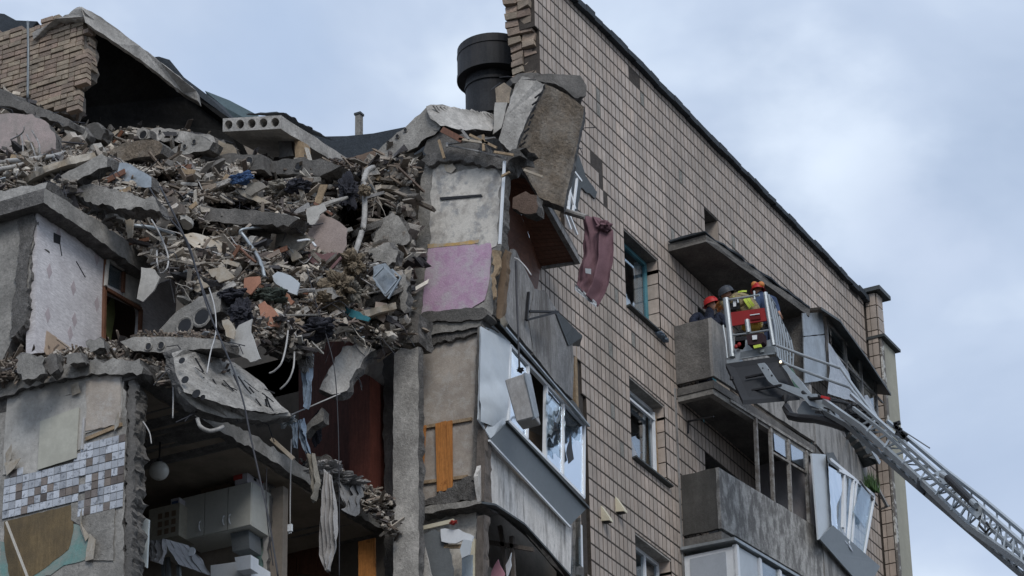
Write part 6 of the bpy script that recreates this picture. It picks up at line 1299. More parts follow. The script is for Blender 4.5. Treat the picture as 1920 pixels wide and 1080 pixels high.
m_ = MB(); cloth(m_, [P(572,850,X=34.0), P(578,900,X=33.9), P(585,942,X=33.9)], [P(590,850,X=34.0), P(597,905,X=33.9), P(590,938,X=33.9)], 2, .05, 14, nseg=18, seed=3); m_.build('hanging_cloth', CLK, None, 'khaki cloth hanging off the slab edge left of the long grey curtain', 'cloth')
m_ = MB(); cloth(m_, [P(606,878,X=34.4), P(602,930,X=34.3), P(600,985,X=34.3), P(598,1040,X=34.3), P(612,1072,X=34.3)], [P(622,892,X=34.4), P(630,940,X=34.3), P(632,990,X=34.3), P(630,1020,X=34.3), P(618,1068,X=34.3)], 4, .05, 30, nseg=36, seed=1); m_.build('hanging_curtain', CLGL, None, 'long dirty white curtain hanging from the slab edge into the dark room', 'curtain')
m_ = MB(); cloth(m_, [P(632,890,X=34.9), P(638,930,X=34.8), P(650,962,X=34.8)], [P(682,905,X=35.2), P(676,930,X=35.1), P(664,966,X=35.0)], 4, .08, 24, nseg=18, seed=2); m_.build('hanging_cloth', CLG, None, 'rumpled grey cloth hanging off the slab edge right of the long curtain', 'cloth')
rag('heaped grey laundry lying along the slab edge', 645, 905, 35.0, .22, .34, .10, 31, CLG, .7)
rag('heaped pale laundry at the slab edge near the pillar', 612, 880, 34.7, .2, .26, .10, 32, CLGL, .7)
rag('small dark jacket hanging before the wardrobe', 594, 805, 34.9, .06, .09, .24, 33, CLD, .4)
rag('crumpled foil beside the stone beam', 540, 790, 33.9, .1, .13, .07, 34, GALV, .9)
m_ = MB(); m_.bar(P(545,778,X=33.9), P(638,738,X=34.3), .014); m_.build('curtain_rod', WIREW, None, 'thin rod sticking up from the short stone beam', 'rod')
S('broken_shelf', CONCD, [P(592,862,X=34.9),P(612,854,X=34.9),P(632,868,X=34.9),P(612,876,X=34.9)], vec=(0,0,.03), amp=.01, label='small dark shelf left hanging before the wardrobe', cat='shelf')
plank('broken_plank', PAPER, (508,822), (550,860), .05, 33.6, .03, None, label='pale plank slanting along the slab edge above the cord', cat='plank')
# mauve curtain on a pole over the loggia
m_ = MB(); m_.tube([P(1056,395,X=39.6), P(1100,408,X=39.2)], .05, 10); m_.build('curtain_pole', PIPEG, None, 'pale metal tube from which the mauve curtain hangs', 'pole')
m_ = MB(); cloth(m_, [P(1092,403,X=39.2), P(1090,440,X=39.15), P(1086,480,X=39.1), P(1080,515,X=39.1), P(1077,532,X=39.1)], [P(1124,408,X=39.2), P(1147,430,X=39.15), P(1145,480,X=39.1), P(1138,530,X=39.1), P(1119,574,X=39.1)], 2.3, .085, 46, nseg=44, seed=3, tw=.3, thick=.008)
mc = m_.build('mauve_curtain', MAUVE, None, 'mauve curtain with a grey hem hanging from the wall over the tile facade', 'curtain', smooth=True)
m_ = MB(); cloth(m_, [P(1077,531,X=39.08), P(1077,543,X=39.08)], [P(1118,566,X=39.08), P(1117,576,X=39.08)], 3, .02, 20, nseg=5, seed=3); m_.build('hem', MAUVEW, mc)
m_ = MB(); heapcloth(m_, P(1133,424,X=39.1), .1, .11, .09, 14, .6); m_.build('knot', MAUVE, mc, smooth=True)
m_ = MB(); m_.prism(onX([(1097,503),(1108,504),(1108,514),(1098,512)], 38.98), (.01,0,0)); m_.build('care_label', MAUVEW, mc)
# debris around the loggia window above the mauve curtain
m_ = MB()
for a, b in (((1070,330),(1066,395)), ((1082,335),(1074,400)), ((1066,352),(1078,392)), ((1060,385),(1082,440)), ((1052,380),(1070,430)), ((1075,320),(1090,340))): m_.bar(P(*a, Y=YF-.12), P(*b, Y=YF-.15), .035)
m_.build('twisted_window_frame', WPVC, None, 'twisted white window frame behind the huge hanging plate', 'window frame')
S('broken_wall_edge', [DSHEET, FRACT], [P(1062,318,Y=YF-.03),P(1085,290,Y=YF-.03),P(1098,330,Y=YF-.03),P(1120,360,Y=YF-.03),P(1116,372,Y=YF-.03),P(1090,352,Y=YF-.03),P(1082,400,Y=YF-.03),P(1064,400,Y=YF-.03)], vec=(0,.1,0), parent=BLD, amp=.02, side_mi=1)
# white pipe, hanging box with its cable, frames, splinters on the painted wall
m_ = MB(); m_.bar(P(946,302,X=XT-.25), P(937,458,X=XT-.2), .035); m_.build('white_batten', WPVC, None, 'thin white upright batten along the right side of the painted wall', 'batten')
m_ = MB()
for a, b in (((840,270),(905,262)), ((905,262),(928,258)), ((838,272),(900,284)), ((900,284),(950,298)), ((838,268),(838,276))): m_.bar(P(*a, X=XT-.2), P(*b, X=XT-.3), .035, .02)
m_.build('twisted_window_sash', ASB, None, 'bent pale window frame lying on top of the painted wall', 'frame')
for k, (a, b, mm) in enumerate((((828,242),(866,262),DOORW), ((822,262),(832,296),LUMB), ((866,244),(880,262),ASB), ((880,252),(930,276),LUMB), ((926,284),(962,290),LUMB), ((905,252),(906,282),LUMB), ((940,330),(955,322),LUMB), ((982,318),(1017,331),PAPER), ((860,260),(915,268),PAPER))):
    plank('splinter', mm, a, b, .035 if k else .09, XT-.35 if k != 7 else 37.7, .03, None, label=['dark red-brown board end on top of the painted wall', 'vertical split post above the painted wall', 'short grey splinter above the painted wall', 'long splinter lying right on top of the painted wall', 'splinter pointing right at the painted wall top corner', 'upright thin splinter on the painted wall top', 'tiny splinter below the hanging plate', 'thin pale rod stuck in the huge hanging plate', 'pale thin lath on top of the painted wall'][k], cat='splinter')
S('crumbled_top', FRACT, onX([(790,300),(800,288),(850,282),(900,290),(945,282),(985,276),(975,292),(940,312),(900,306),(830,302),(812,310)], XT-.1), vec=(.4,0,0), parent=BLD, amp=.05, step=.06, rough=.05)
S('torn_frame_timber', CARDB, onX([(926,470),(940,462),(952,470),(945,560),(940,600),(932,596),(930,540)], XT+.1), vec=(.1,0,0), amp=.02, label='splintered brown doorframe between the painted wall and the weathered boards', cat='door frame')
S('ragged_strip', LUMB, onX([(922,470),(938,470),(936,500),(930,530),(926,560),(922,540)], XT-.1), vec=(.05,0,0), amp=.03, step=.05, label='ragged ochre strip of lining beside the painted wall', cat='lining')
S('ragged_strip', CLK, onX([(938,600),(945,592),(950,604),(944,612)], XT-.2), vec=(.05,0,0), amp=.02, step=.05, label='small pale shred beneath the splintered doorframe', cat='lining')
cable('hanging_cable', [(967,490,37.4),(969,560,37.3),(972,640,37.2),(974,694,37.2)], .016, WIRE, 'thick black cable from which the grey casing box dangles')
cable('flex_cord', [(964,484,37.3),(972,487,37.3),(985,500,37.3),(996,516,37.3)], .012, WIREW, 'white curved cord at the top of the weathered boards')
AC = thing('hanging_casing', 'grey metal casing box dangling by a black cable before the broken bay window', 'metal box', P(978,790,X=37))
q = onX([(946,712),(982,700),(1002,782),(968,791)], 36.9); m_ = MB(); m_.prism([q[0], q[1], q[2], q[3]], (.30,.05,0)); m_.build('casing', ACB, AC, bevel=.015)
q2 = [P(984,698,X=36.88), P(995,702,X=37.15), P(1011,780,X=37.15), P(1003,784,X=36.88)]; m_ = MB(); m_.prism(q2, (.05,.08,0)); m_.build('casing_side', GALV, AC)
m_ = MB(); m_.bar(P(983, 700, X=36.88), P(1003, 782, X=36.88), .012); m_.build('seam', GALV, AC)
m_ = MB(); heapcloth(m_, P(976,694,X=37.0), .05, .05, .04, 3, .9); m_.build('wire_tangle', BLK, AC)
# beneath: things in the lowest loggia room
sheet('grey cloth panel slumped at the left of the lowest room', [(790,1005),(815,992),(832,1000),(846,1040),(852,1100),(805,1100),(795,1050)], 36.8, mat('slate_cloth', (.14,.15,.155), .1, 4), cat='cloth')
sheet('crumpled white sheet of lining in the lowest room', [(826,992),(860,992),(888,1005),(885,1014),(868,1012),(855,1018),(828,1015)], 36.75, WPVC, cat='lining')
sheet('small crumpled white rag below the crumpled sheet', [(868,1012),(884,1014),(880,1040),(866,1046),(862,1030)], 36.7, WSHEET, cat='rag')
plank('broken_plank', CREAMV, (790,990), (850,976), .06, 36.8, .03, None, label='cream plank sloping above the crumpled white lining', cat='plank')
plank('broken_plank', LUMB, (832,1024), (866,1024), .055, 36.8, .03, None, label='short flat lath beneath the crumpled white lining', cat='plank')
sheet('diagonal pale board leaning left in the lowest room', [(785,1008),(792,1010),(815,1100),(795,1100)], 36.6, CONCL, cat='board')
S('door_leaf', mat('pale_blue_door', (.30,.35,.39), .08, 2), onX([(866,1045),(884,1040),(884,1100),(866,1100)], 36.95), vec=(.05,0,0), parent=BLD, amp=.002)
sheet('pink panel leaning in the lowest loggia', [(922,1070),(935,1048),(946,1075),(940,1100),(918,1100)], 38.2, PINKC, cat='panel')
sheet('narrow white panel leaning right of the pink one', [(948,1060),(958,1036),(958,1060),(950,1085)], 38.3, WPVC, cat='panel')
for k, (a, b) in enumerate((((936,985),(952,1090)), ((958,1005),(962,1095)), ((912,1015),(1000,1030)))):
    plank('frame_timber', mat('brown_grey_timber', None), a, b, .06, 38.4, .05, BLD)
m_ = MB(); m_.box(38.0, 41.8, 20.4, 20.5, 15, 19.3); m_.build('inner_wall', DKIN, BLD)
rag('small red and white scrap at the end of the cream plank', 850, 980, 36.7, .04, .06, .03, 3, RED, .9)
# ================================================================== PEOPLE
def skinbody(name, nodes, edges, mm, parent=None, sub=2):
    """one continuous body grown over a skeleton: nodes {name: (pos, rx, ry)}"""
    keys = list(nodes); me = bpy.data.meshes.new(name); o0 = V3(nodes[keys[0]][0])
    me.from_pydata([tuple(V3(nodes[k][0])-o0) for k in keys], [(keys.index(a), keys.index(b)) for a, b in edges], [])
    ob = bpy.data.objects.new(name, me); COL.objects.link(ob); ob.location = o0
    sk = ob.modifiers.new('skin', 'SKIN'); lay = me.skin_vertices[0].data if me.skin_vertices else None
    if lay is None:
        bm = bmesh.new(); bm.from_mesh(me); bm.verts.layers.skin.verify(); bm.to_mesh(me); bm.free(); lay = me.skin_vertices[0].data
    for i, k in enumerate(keys): lay[i].radius = (nodes[k][1], nodes[k][2])
    lay[0].use_root = True
    s2 = ob.modifiers.new('sub', 'SUBSURF'); s2.levels = sub; s2.render_levels = sub
    dg = bpy.context.evaluated_depsgraph_get(); dg.update(); m2 = bpy.data.meshes.new_from_object(ob.evaluated_get(dg)); ob.modifiers.clear(); ob.data = m2
    m2.name = name; m2.materials.clear(); m2.materials.append(mm)
    for p_ in m2.polygons: p_.use_smooth = True
    ob.name = name
    if parent: ob.parent = parent; ob.matrix_parent_inverse = Matrix.Translation(-parent.location)
    return ob
def helmet(c, r, up, fwd, mm, parent, brim=True):
    up = nrm(V3(up)); fwd = nrm(V3(fwd)-up*np.dot(V3(fwd), up)); sd = np.cross(up, fwd); m_ = MB(); K = 22; vs = []
    prof = [(0.02, 1.02), (.35, .97), (.62, .82), (.84, .58), (.97, .26), (1.0, -.05), (1.01, -.18), (1.22 if brim else 1.02, -.24), (1.0, -.20), (.9, -.1)]
    for a, b in prof:
        for k in range(K):
            t = 6.28318*k/K; ex = 1.18 if math.cos(t) > 0 else 1.08; vs.append(V3(c)+r*(fwd*math.cos(t)*a*ex+sd*math.sin(t)*a*.95+up*b))
    m_.add(vs, [(i*K+k, i*K+(k+1) % K, (i+1)*K+(k+1) % K, (i+1)*K+k) for i in range(len(prof)-1) for k in range(K)]+[tuple(range(K))])
    for s_ in (-.3, 0, .3):
        m_.tube([V3(c)+r*(fwd*math.cos(a)*1.16+sd*s_+up*math.sin(a)*1.02*(1-abs(s_)*.25)) for a in (.35, .8, 1.3, 1.8, 2.4)], r*.06, 5)
    return m_.build('helmet', mm, parent, smooth=True)
def head(c, r, up, fwd, parent):
    up = nrm(V3(up)); fwd = nrm(V3(fwd)-up*np.dot(V3(fwd), up)); sd = np.cross(up, fwd); m_ = MB(); nu, nv = 20, 16; vs = []
    for i in range(nv+1):
        th = math.pi*i/nv
        for j in range(nu):
            ph = 6.28318*j/nu; x, y, z = math.sin(th)*math.cos(ph), math.sin(th)*math.sin(ph), math.cos(th)
            k = 1.0
            f_ = x*.98; s_ = y*(.80 if z > -.2 else .80-.25*(-z-.2)); u_ = z*1.22
            if x > .3: 
                f_ += .16*math.exp(-((y/.16)**2))*math.exp(-(((z+.12)/.22)**2))      # nose
                f_ -= .07*math.exp(-(((abs(y)-.35)/.16)**2))*math.exp(-(((z-.1)/.12)**2))  # eye sockets
                f_ += .05*math.exp(-((y/.25)**2))*math.exp(-(((z+.52)/.08)**2))     # lips
                f_ += .07*math.exp(-((y/.3)**2))*math.exp(-(((z+.85)/.15)**2))      # chin
            vs.append(V3(c)+r*(fwd*f_+sd*s_+up*u_))
    m_.add(vs, [(i*nu+j, i*nu+(j+1) % nu, (i+1)*nu+(j+1) % nu, (i+1)*nu+j) for i in range(nv) for j in range(nu)])
    for s_ in (-1, 1): m_.obox(V3(c)+r*(sd*s_*.84-up*.05), fwd*r*.14, sd*r*.06, up*r*.26)
    return m_.build('head', SKIN, parent, smooth=True)
def hand(c, d, up, parent, mm=SKIN, s=1.0, curl=.6):
    d = nrm(V3(d)); up = nrm(V3(up)-d*np.dot(V3(up), d)); sd = np.cross(d, up); c = V3(c)
    m_ = MB(); m_.obox(c+d*.045*s, d*.048*s, sd*.040*s, up*.014*s)
    for k, (o, l_) in enumerate(((-.030, .066), (-.010, .078), (.010, .074), (.029, .058))):
        a = c+d*.088*s+sd*o*s; b = a+(d*math.cos(curl*.5)-up*math.sin(curl*.5))*l_*.5*s; e_ = b+(d*math.cos(curl*1.4)-up*math.sin(curl*1.4))*l_*.5*s
        m_.tube([a-d*.01, a, b, e_], .0095*s, 6, .007*s)
    a = c+d*.02*s+sd*.036*s; m_.tube([a, a+(d*.6+sd*.7)*.035*s, a+(d*1.1+sd*.7-up*.3)*.055*s], .0115*s, 6, .008*s)
    return m_.build('hand', mm, parent, smooth=True)
def person(label, loc): return thing('person', label, 'person', loc)
tocam = nrm(-F)
# 1: leaning over the balcony parapet, red helmet
XP = 46.35
hp = P(1334, 573, X=XP)
p1 = person('person in dark navy clothes and a red helmet leaning over the balcony parapet', (46.4, 20.25, 25.15))
J = {'pel': ((46.5, 20.45, 25.95), .17, .15), 'abd': ((46.45, 20.33, 26.15), .17, .14), 'che': ((46.38, 20.20, 26.42), .20, .15), 'nk': (P(1330, 583, X=XP), .08, .08), 'hd': (hp, .06, .06),
     'sl': (P(1306, 590, X=46.25), .105, .10), 'el': (P(1296, 606, X=46.05), .075, .07), 'wl': ((46.2, 19.93, 26.40), .045, .045),
     'sr': (P(1349, 590, X=46.55), .105, .10), 'er': (P(1359, 604, X=46.5), .075, .07), 'wr': (P(1364, 612, X=46.4), .045, .045),
     'hl': ((46.38, 20.45, 25.85), .11, .11), 'kl': ((46.35, 20.35, 25.5), .08, .08), 'fl': ((46.35, 20.42, 25.18), .06, .06), 'hr': ((46.62, 20.45, 25.85), .11, .11), 'kr': ((46.65, 20.35, 25.5), .08, .08), 'fr': ((46.65, 20.42, 25.18), .06, .06)}
ED = [('pel','abd'),('abd','che'),('che','nk'),('nk','hd'),('che','sl'),('sl','el'),('el','wl'),('che','sr'),('sr','er'),('er','wr'),('pel','hl'),('hl','kl'),('kl','fl'),('pel','hr'),('hr','kr'),('kr','fr')]
skinbody('body', J, ED, NAVY, p1)
hup = nrm(V3((-.1, .25, 1))); hf = nrm(V3((.05, -.8, -.75)))
head(hp, .088, hup, hf+tocam*.4, p1); helmet(hp+hup*.045, .122, hup+tocam*.1, hf, REDH, p1)
hand(J['wr'][0], (.3, -.6, -.5), (0, -.2, 1), p1); hand(J['wl'][0], (.3, -.5, -.4), (0, -.2, 1), p1)
# 2: bending forward in the basket, tan coat
XQ = 45.3
def Q(px, py, X=XQ): return P(px, py, X=X)
p2 = person('person in a tan fire coat with lime bands bending out of the basket', Q(1400, 665))
J2 = {'pel': (Q(1413, 592), .17, .16), 'abd': (Q(1408, 576), .17, .15), 'che': (Q(1388, 564), .18, .15), 'nk': (Q(1371, 556, 45.25), .08, .08), 'hd': (Q(1362, 552, 45.2), .06, .06),
      'sl': (Q(1378, 570, 45.05), .09, .09), 'el': (Q(1362, 573, 45.1), .07, .07), 'wl': (Q(1352, 566, 45.25), .045, .045), 'sr': (Q(1385, 556, 45.55), .09, .09), 'er': (Q(1370, 562, 45.7), .07, .07), 'wr': (Q(1356, 572, 45.7), .045, .045),
      'hl': (Q(1406, 600, 45.25), .11, .11), 'kl': (Q(1402, 630, 45.2), .085, .085), 'fl': (Q(1404, 662, 45.2), .06, .06), 'hr': (Q(1420, 600, 45.4), .11, .11), 'kr': (Q(1424, 630, 45.4), .085, .085), 'fr': (Q(1426, 660, 45.4), .06, .06)}
skinbody('body', J2, ED, TANU, p2)
hu2 = nrm(V3((-.15, .45, .6))); hf2 = nrm(V3((0, .55, -.8)))
head(Q(1362, 553, 45.2), .088, hu2, hf2, p2); helmet(Q(1362, 549, 45.18), .125, V3((-.3, .25, .9)), V3((0, .9, -.3)), DKH, p2)
hand(J2['wl'][0], (.2, .5, -.2), (0, 0, 1), p2, ORH); hand(J2['wr'][0], (.2, .5, -.2), (0, 0, 1), p2, ORH)
for a, b, w in (((1396, 560), (1407, 577), .05), ((1402, 558), (1413, 574), .05), ((1376, 556), (1381, 580), .035), ((1384, 548), (1400, 546), .03)):
    m_ = MB(); p_, q_ = Q(*a, X=XQ-.19), Q(*b, X=XQ-.19); mid = (p_+q_)/2+V3((-.02, 0, .0)); m_.bar(p_, mid, w, .012, up=(1, 0, 0)); m_.bar(mid, q_, w, .012, up=(1, 0, 0)); m_.build('reflective_band', HIVIS, p2)
m_ = MB(); heapcloth(m_, Q(1410, 612, 45.15), .14, .18, .12, 3, .25); m_.build('yellow_trousers', YEL, p2, smooth=True)
S('equipment_pack', BLK, [Q(1367, 562, 45.0), Q(1384, 560, 45.0), Q(1386, 578, 45.0), Q(1370, 580, 45.0)], vec=(.05, 0, 0), parent=p2, amp=.003, rough=0, rows=1)
S('name_patch', WPVC, [Q(1374, 562, 44.97), Q(1380, 561, 44.97), Q(1380, 574, 44.97), Q(1375, 575, 44.97)], vec=(.01, 0, 0), parent=p2, amp=.0, rough=0, rows=1)
# 3: behind, red helmet with two orange lamps / defenders
XR = 45.9
p3 = person('person in dark blue behind, wearing a red helmet with two orange domes', P(1440, 665, X=XR))
def Q3(px, py, X=XR): return P(px, py, X=X)
J3 = {'pel': (Q3(1440, 600), .16, .15), 'abd': (Q3(1440, 584), .16, .14), 'che': (Q3(1437, 566), .18, .14), 'nk': (Q3(1426, 554), .08, .08), 'hd': (Q3(1421, 547), .06, .06),
      'sl': (Q3(1420, 562, 45.7), .085, .085), 'el': (Q3(1418, 578, 45.6), .065, .065), 'wl': (Q3(1424, 590, 45.5), .042, .042), 'sr': (Q3(1450, 564), .085, .085), 'er': (Q3(1456, 580), .065, .065), 'wr': (Q3(1459, 587, 45.7), .042, .042),
      'hl': (Q3(1434, 606), .11, .11), 'kl': (Q3(1434, 635), .08, .08), 'fl': (Q3(1436, 664), .06, .06), 'hr': (Q3(1448, 606), .11, .11), 'kr': (Q3(1450, 635), .08, .08), 'fr': (Q3(1452, 664), .06, .06)}
skinbody('body', J3, ED, mat('blue_uniform', (.035, .055, .11), .2, 10, bump=.3), p3)
head(Q3(1421, 547), .088, (0, 0, 1), tocam, p3); helmet(Q3(1421, 543, XR-.03), .118, (0, 0, 1), tocam, REDH, p3)
for px in (1414.5, 1427):
    m_ = MB(); heapcloth(m_, Q3(px, 534, XR-.08), .06, .06, .06, 2, .02); m_.build('orange_dome', ORH, p3, smooth=True)
hand(Q3(1458, 585, 45.65), (.1, -.3, -.9), (-1, 0, 0), p3)
# ================================================================== AERIAL LADDER WITH RESCUE BASKET
AL = thing('aerial_ladder', 'grey aluminium aerial ladder with a rescue basket raised to the balcony', 'turntable ladder', P(1620, 800, X=44))
XB_ = 44.95
def B(px, py, X=XB_): return P(px, py, X=X)
def tube(name, lst, r, mm, parent, n=8, X=XB_):
    m_ = MB(); m_.tube([P(q[0], q[1], X=(q[2] if len(q) > 2 else X)) for q in lst], r, n); return m_.build(name, mm, parent, smooth=False)
m_ = MB(); m_.prism([B(1362,690,44.8), B(1458,676,44.8), B(1497,748,45.0), B(1394,758,45.0)][::-1], (.0, 0, .07)); 
# floor of the basket: spans from the near sill to the wall side
flo = MB(); fl = [B(1362,684,44.75), B(1459,671,44.75), B(1462,676,44.75), B(1480,700,45.3), B(1500,748,45.6-.3), B(1393,758,44.9)]
fo = [B(1361,690,44.8), B(1459,676,44.8), B(1500,750,45.5-.9), B(1393,759,44.8-.9)]
flo.prism(fo, (0, 0, .08)); BK = flo.build('basket', mat('basket_floor_grey', (.04, .042, .046), .08, 3, rough=.8, bump=.05, spec=.1), AL)
for k, (a, b) in enumerate((((1398,708),(1440,700)), ((1410,732),(1466,722)))):
    m_ = MB(); m_.bar(P(*a, X=44.4-.2*k), P(*b, X=44.4-.2*k), .04, .03); m_.build('floor_slot', BLK, BK)
for q in ((1372,712),(1383,736)): m_ = MB(); c = P(*q, X=44.3); m_.tube([c, c+V3((0,0,.05))], .035, 8); m_.build('floor_hole', BLK, BK)
tube('corner_post', [(1361,560),(1367,610),(1373,670)], .055, ALU, BK, 10)
tube('corner_post', [(1435,549),(1443,600),(1451,648)], .04, ALU, BK, 8)
tube('side_post', [(1356,610),(1361,640),(1364,672)], .018, ALU, BK)
tube('top_rail', [(1361,563),(1400,557),(1424,553)], .022, ALU, BK); tube('mid_rail', [(1372,629),(1410,624),(1442,619)], .018, ALU, BK)
tube('rail_stub', [(1383,558),(1384,568)], .016, ALU, BK); tube('rail_stub', [(1414,546),(1415,562)], .02, ALU, BK); tube('panel_post', [(1401,600),(1404,624)], .045, ALU, BK)
m_ = MB(); m_.prism([B(1368,586), B(1433,577), B(1438,601), B(1373,611)], (.03, 0, 0)); rp = m_.build('red_panel', REDP, BK)
m_ = MB(); m_.prism([B(1406,590,44.93), B(1424,588,44.93), B(1426,598,44.93), B(1408,600,44.93)], (.01, 0, 0)); m_.build('panel_recess_shade', mat('dark_red', (.12, .01, .01), .1, 5), rp)  # shade of the recess painted as a flat darker red plate
m_ = MB(); m_.prism([B(1406,590,44.92), B(1424,587.5,44.92), B(1424,589,44.92), B(1406,591.5,44.92)], (.01, 0, 0)); m_.build('panel_label', WPVC, rp)
m_ = MB(); m_.prism([B(1376,640), B(1402,637), B(1404,650), B(1450,634), B(1456,660), B(1380,672)], (.04, 0, 0)); m_.build('lower_plate', ALU, BK)
m_ = MB(); m_.prism([B(1388,660,44.9), B(1450,648,44.9), B(1452,662,44.9), B(1388,672,44.9)], (.05, 0, 0)); st = m_.build('step_box', ALUD, BK)
m_ = MB(); m_.prism([B(1425,656,44.87), B(1433,654.5,44.87), B(1433,659.5,44.87), B(1425,661,44.87)], (.005, 0, 0)); m_.build('name_plate', ALU, st)
tube('step_edge', [(1387,673,44.9),(1452,663,44.9)], .013, ALU, BK)
m_ = MB(); m_.prism([B(1362,675), B(1387,671), B(1387,681), B(1364,685)], (.2, 0, 0)); m_.build('foot_bracket', ALU, BK)
m_ = MB(); m_.prism([B(1387,682,44.85), B(1455,670,44.85), B(1460,684,44.85), B(1400,692,44.85)], (.2, 0, 0)); m_.build('sill_beam', mat('basket_floor_grey', None), BK)
m_ = MB(); m_.prism([B(1378,632), B(1398,630), B(1397,650), B(1392,656), B(1378,652)], (.06, 0, 0)); m_.build('socket_plate', BLK, BK)
for q in ((1380,648),(1386,644)): m_ = MB(); heapcloth(m_, B(q[0], q[1]+2, 44.88), .03, .035, .04, 2, .1); m_.build('red_knob', REDP, BK)
m_ = MB(); m_.prism([B(1399,628,44.8), B(1430,624,44.8), B(1431,641,44.8), B(1424,646,44.8), B(1402,646,44.8)], (.15, 0, 0)); eb = m_.build('equipment_bag', mat('dark_maroon_bag', (.035, .018, .022), .1, 5), BK)
m_ = MB(); m_.prism([B(1410,629,44.77), B(1419,628,44.77), B(1419,636,44.77), B(1411,637,44.77)], (.01, 0, 0)); m_.build('bag_label', WPVC, eb)
m_ = MB(); m_.prism([B(1412,648,44.78), B(1426,645,44.78), B(1428,650,44.78), B(1414,653,44.78)], (.03, 0, 0)); m_.build('lime_strap', HIVIS, eb)
for q in ((1381,596),(1390,618),(1384,622),(1436,606),(1432,612)):
    m_ = MB(); heapcloth(m_, B(q[0], q[1]+6, 45.05), .05, .06, .05, q[0], .4); m_.build('control_gear', BLK, BK)
# side cage, receding to the wall
def C(t, s): # t along the side 0 near ..1 far ; s 0 top ..1 bottom
    a = (1441+41*t, 553+84*t); b = (1459+27*t, 672+16*t); return P(a[0]+(b[0]-a[0])*s, a[1]+(b[1]-a[1])*s, X=44.95+.9*t)
for t in (.0, .14, .30, .47, .64, .82, 1.0):
    m_ = MB(); m_.tube([C(t, 0), C(t, .5)+V3((0, -.03, 0)), C(t, 1)], .02, 6); m_.build('cage_bar', ALU, BK)
for s_ in (0, .36, .7, 1.0):
    m_ = MB(); m_.tube([C(0, s_), C(.5, s_), C(1, s_)], .022, 6); m_.build('cage_rail', ALU, BK)
tube('far_rail', [(1435,556,45.2),(1445,558,45.6),(1456,575,45.9)], .016, ALU, BK)
m_ = MB(); heapcloth(m_, P(1463.5, 678.5, X=44.7), .022, .022, .022, 2, .05)
EM = bpy.data.materials.new('basket_lamp_glow'); EM.use_nodes = True; EM.node_tree.nodes['Principled BSDF'].inputs['Emission Color'].default_value = (1, .75, .5, 1); EM.node_tree.nodes['Principled BSDF'].inputs['Emission Strength'].default_value = 2
m_.build('lamp', EM, BK)
S('green_cover', mat('green_plastic', (.10, .19, .15), .1, 4), [P(1483,688,X=45.2), P(1490,700,X=45.2), P(1502,735,X=45.2), P(1492,730,X=45.2), P(1484,712,X=45.2)], vec=(.03, 0, 0), parent=BK, amp=.003, rough=0, rows=1)
# knuckle arm to the ladder
def plate(name, poly, X, mm, parent, th=.05, holes=()):
    m_ = MB(); m_.prism([P(q[0], q[1], X=(q[2] if len(q) > 2 else X)) for q in poly], (th, 0, 0)); o = m_.build(name, mm, parent)
    for q in holes: h_ = MB(); c = P(q[0], q[1], X=X-.006); h_.tube([c, c+V3((.01, 0, 0))], q[2]/120., 10); h_.build('bolt_hole', BLK, o)
    return o
plate('link_arm', [(1420,682),(1433,680),(1452,708),(1458,716),(1498,728),(1520,742),(1512,748),(1496,742),(1450,722),(1440,714)], 44.2, ALU, AL, .12, ((1430,690,1.6),(1447,704,2),(1441,693,1.2)))
plate('link_arm', [(1466,686),(1474,684),(1500,712),(1520,738),(1514,744),(1492,720)], 44.4, ALU, AL, .1)
plate('link_arm', [(1494,770),(1505,752),(1530,748),(1560,762),(1572,790),(1560,796),(1535,782),(1500,784)], 43.9, ALUD, AL, .2)
plate('link_plate', [(1500,740),(1530,738),(1552,748),(1566,766),(1548,770),(1518,760)], 43.8, ALU, AL, .1)
tube('hose', [(1473,745,44),(1474,764,43.9),(1482,780,43.8),(1500,784,43.8),(1530,786,43.6),(1560,793,43.4),(1590,804,43.2)], .07, BLK, AL)
tube('hose', [(1505,735,43.9),(1520,748,43.8),(1545,746,43.6),(1580,754,43.4),(1606,766,43.2)], .03, BLK, AL)
tube('hose', [(1535,742,43.6),(1560,752,43.4),(1585,756,43.2),(1612,764,43.1)], .02, BLK, AL)
tube('handrail', [(1457,648,44.7),(1510,668,44.5),(1577,691,43.8),(1600,724,43.3),(1647,788,42.6)], .024, ALU, AL)
tube('handrail', [(1472,682,44.7),(1530,704,44.3),(1594,727,43.6),(1618,756,43.2),(1642,786,42.8)], .024, ALU, AL)
m_ = MB(); m_.bar(P(1540,744,X=43.3), P(1556,748,X=43.3), .04); m_.build('red_clip', REDH, AL)
m_ = MB(); heapcloth(m_, P(1608, 775, X=43), .16, .2, .17, 5, .35); heapcloth(m_, P(1622, 788, X=42.9), .12, .16, .1, 6, .4); m_.build('winch', BLK, AL)
rr = random.Random(17)
for k in range(16):
    a = (rr.uniform(1520, 1650), 0); t = (a[0]-1520)/130; y = 762+t*40+rr.uniform(-10, 8); X = 43.7-1.0*t
    m_ = MB(); m_.bar(P(a[0], y, X=X), P(a[0]+rr.uniform(8, 22), y+rr.uniform(2, 16), X=X-.1), rr.uniform(.02, .05)); m_.build('fitting', rr.choice([ALU, ALUD, BLK]), AL)
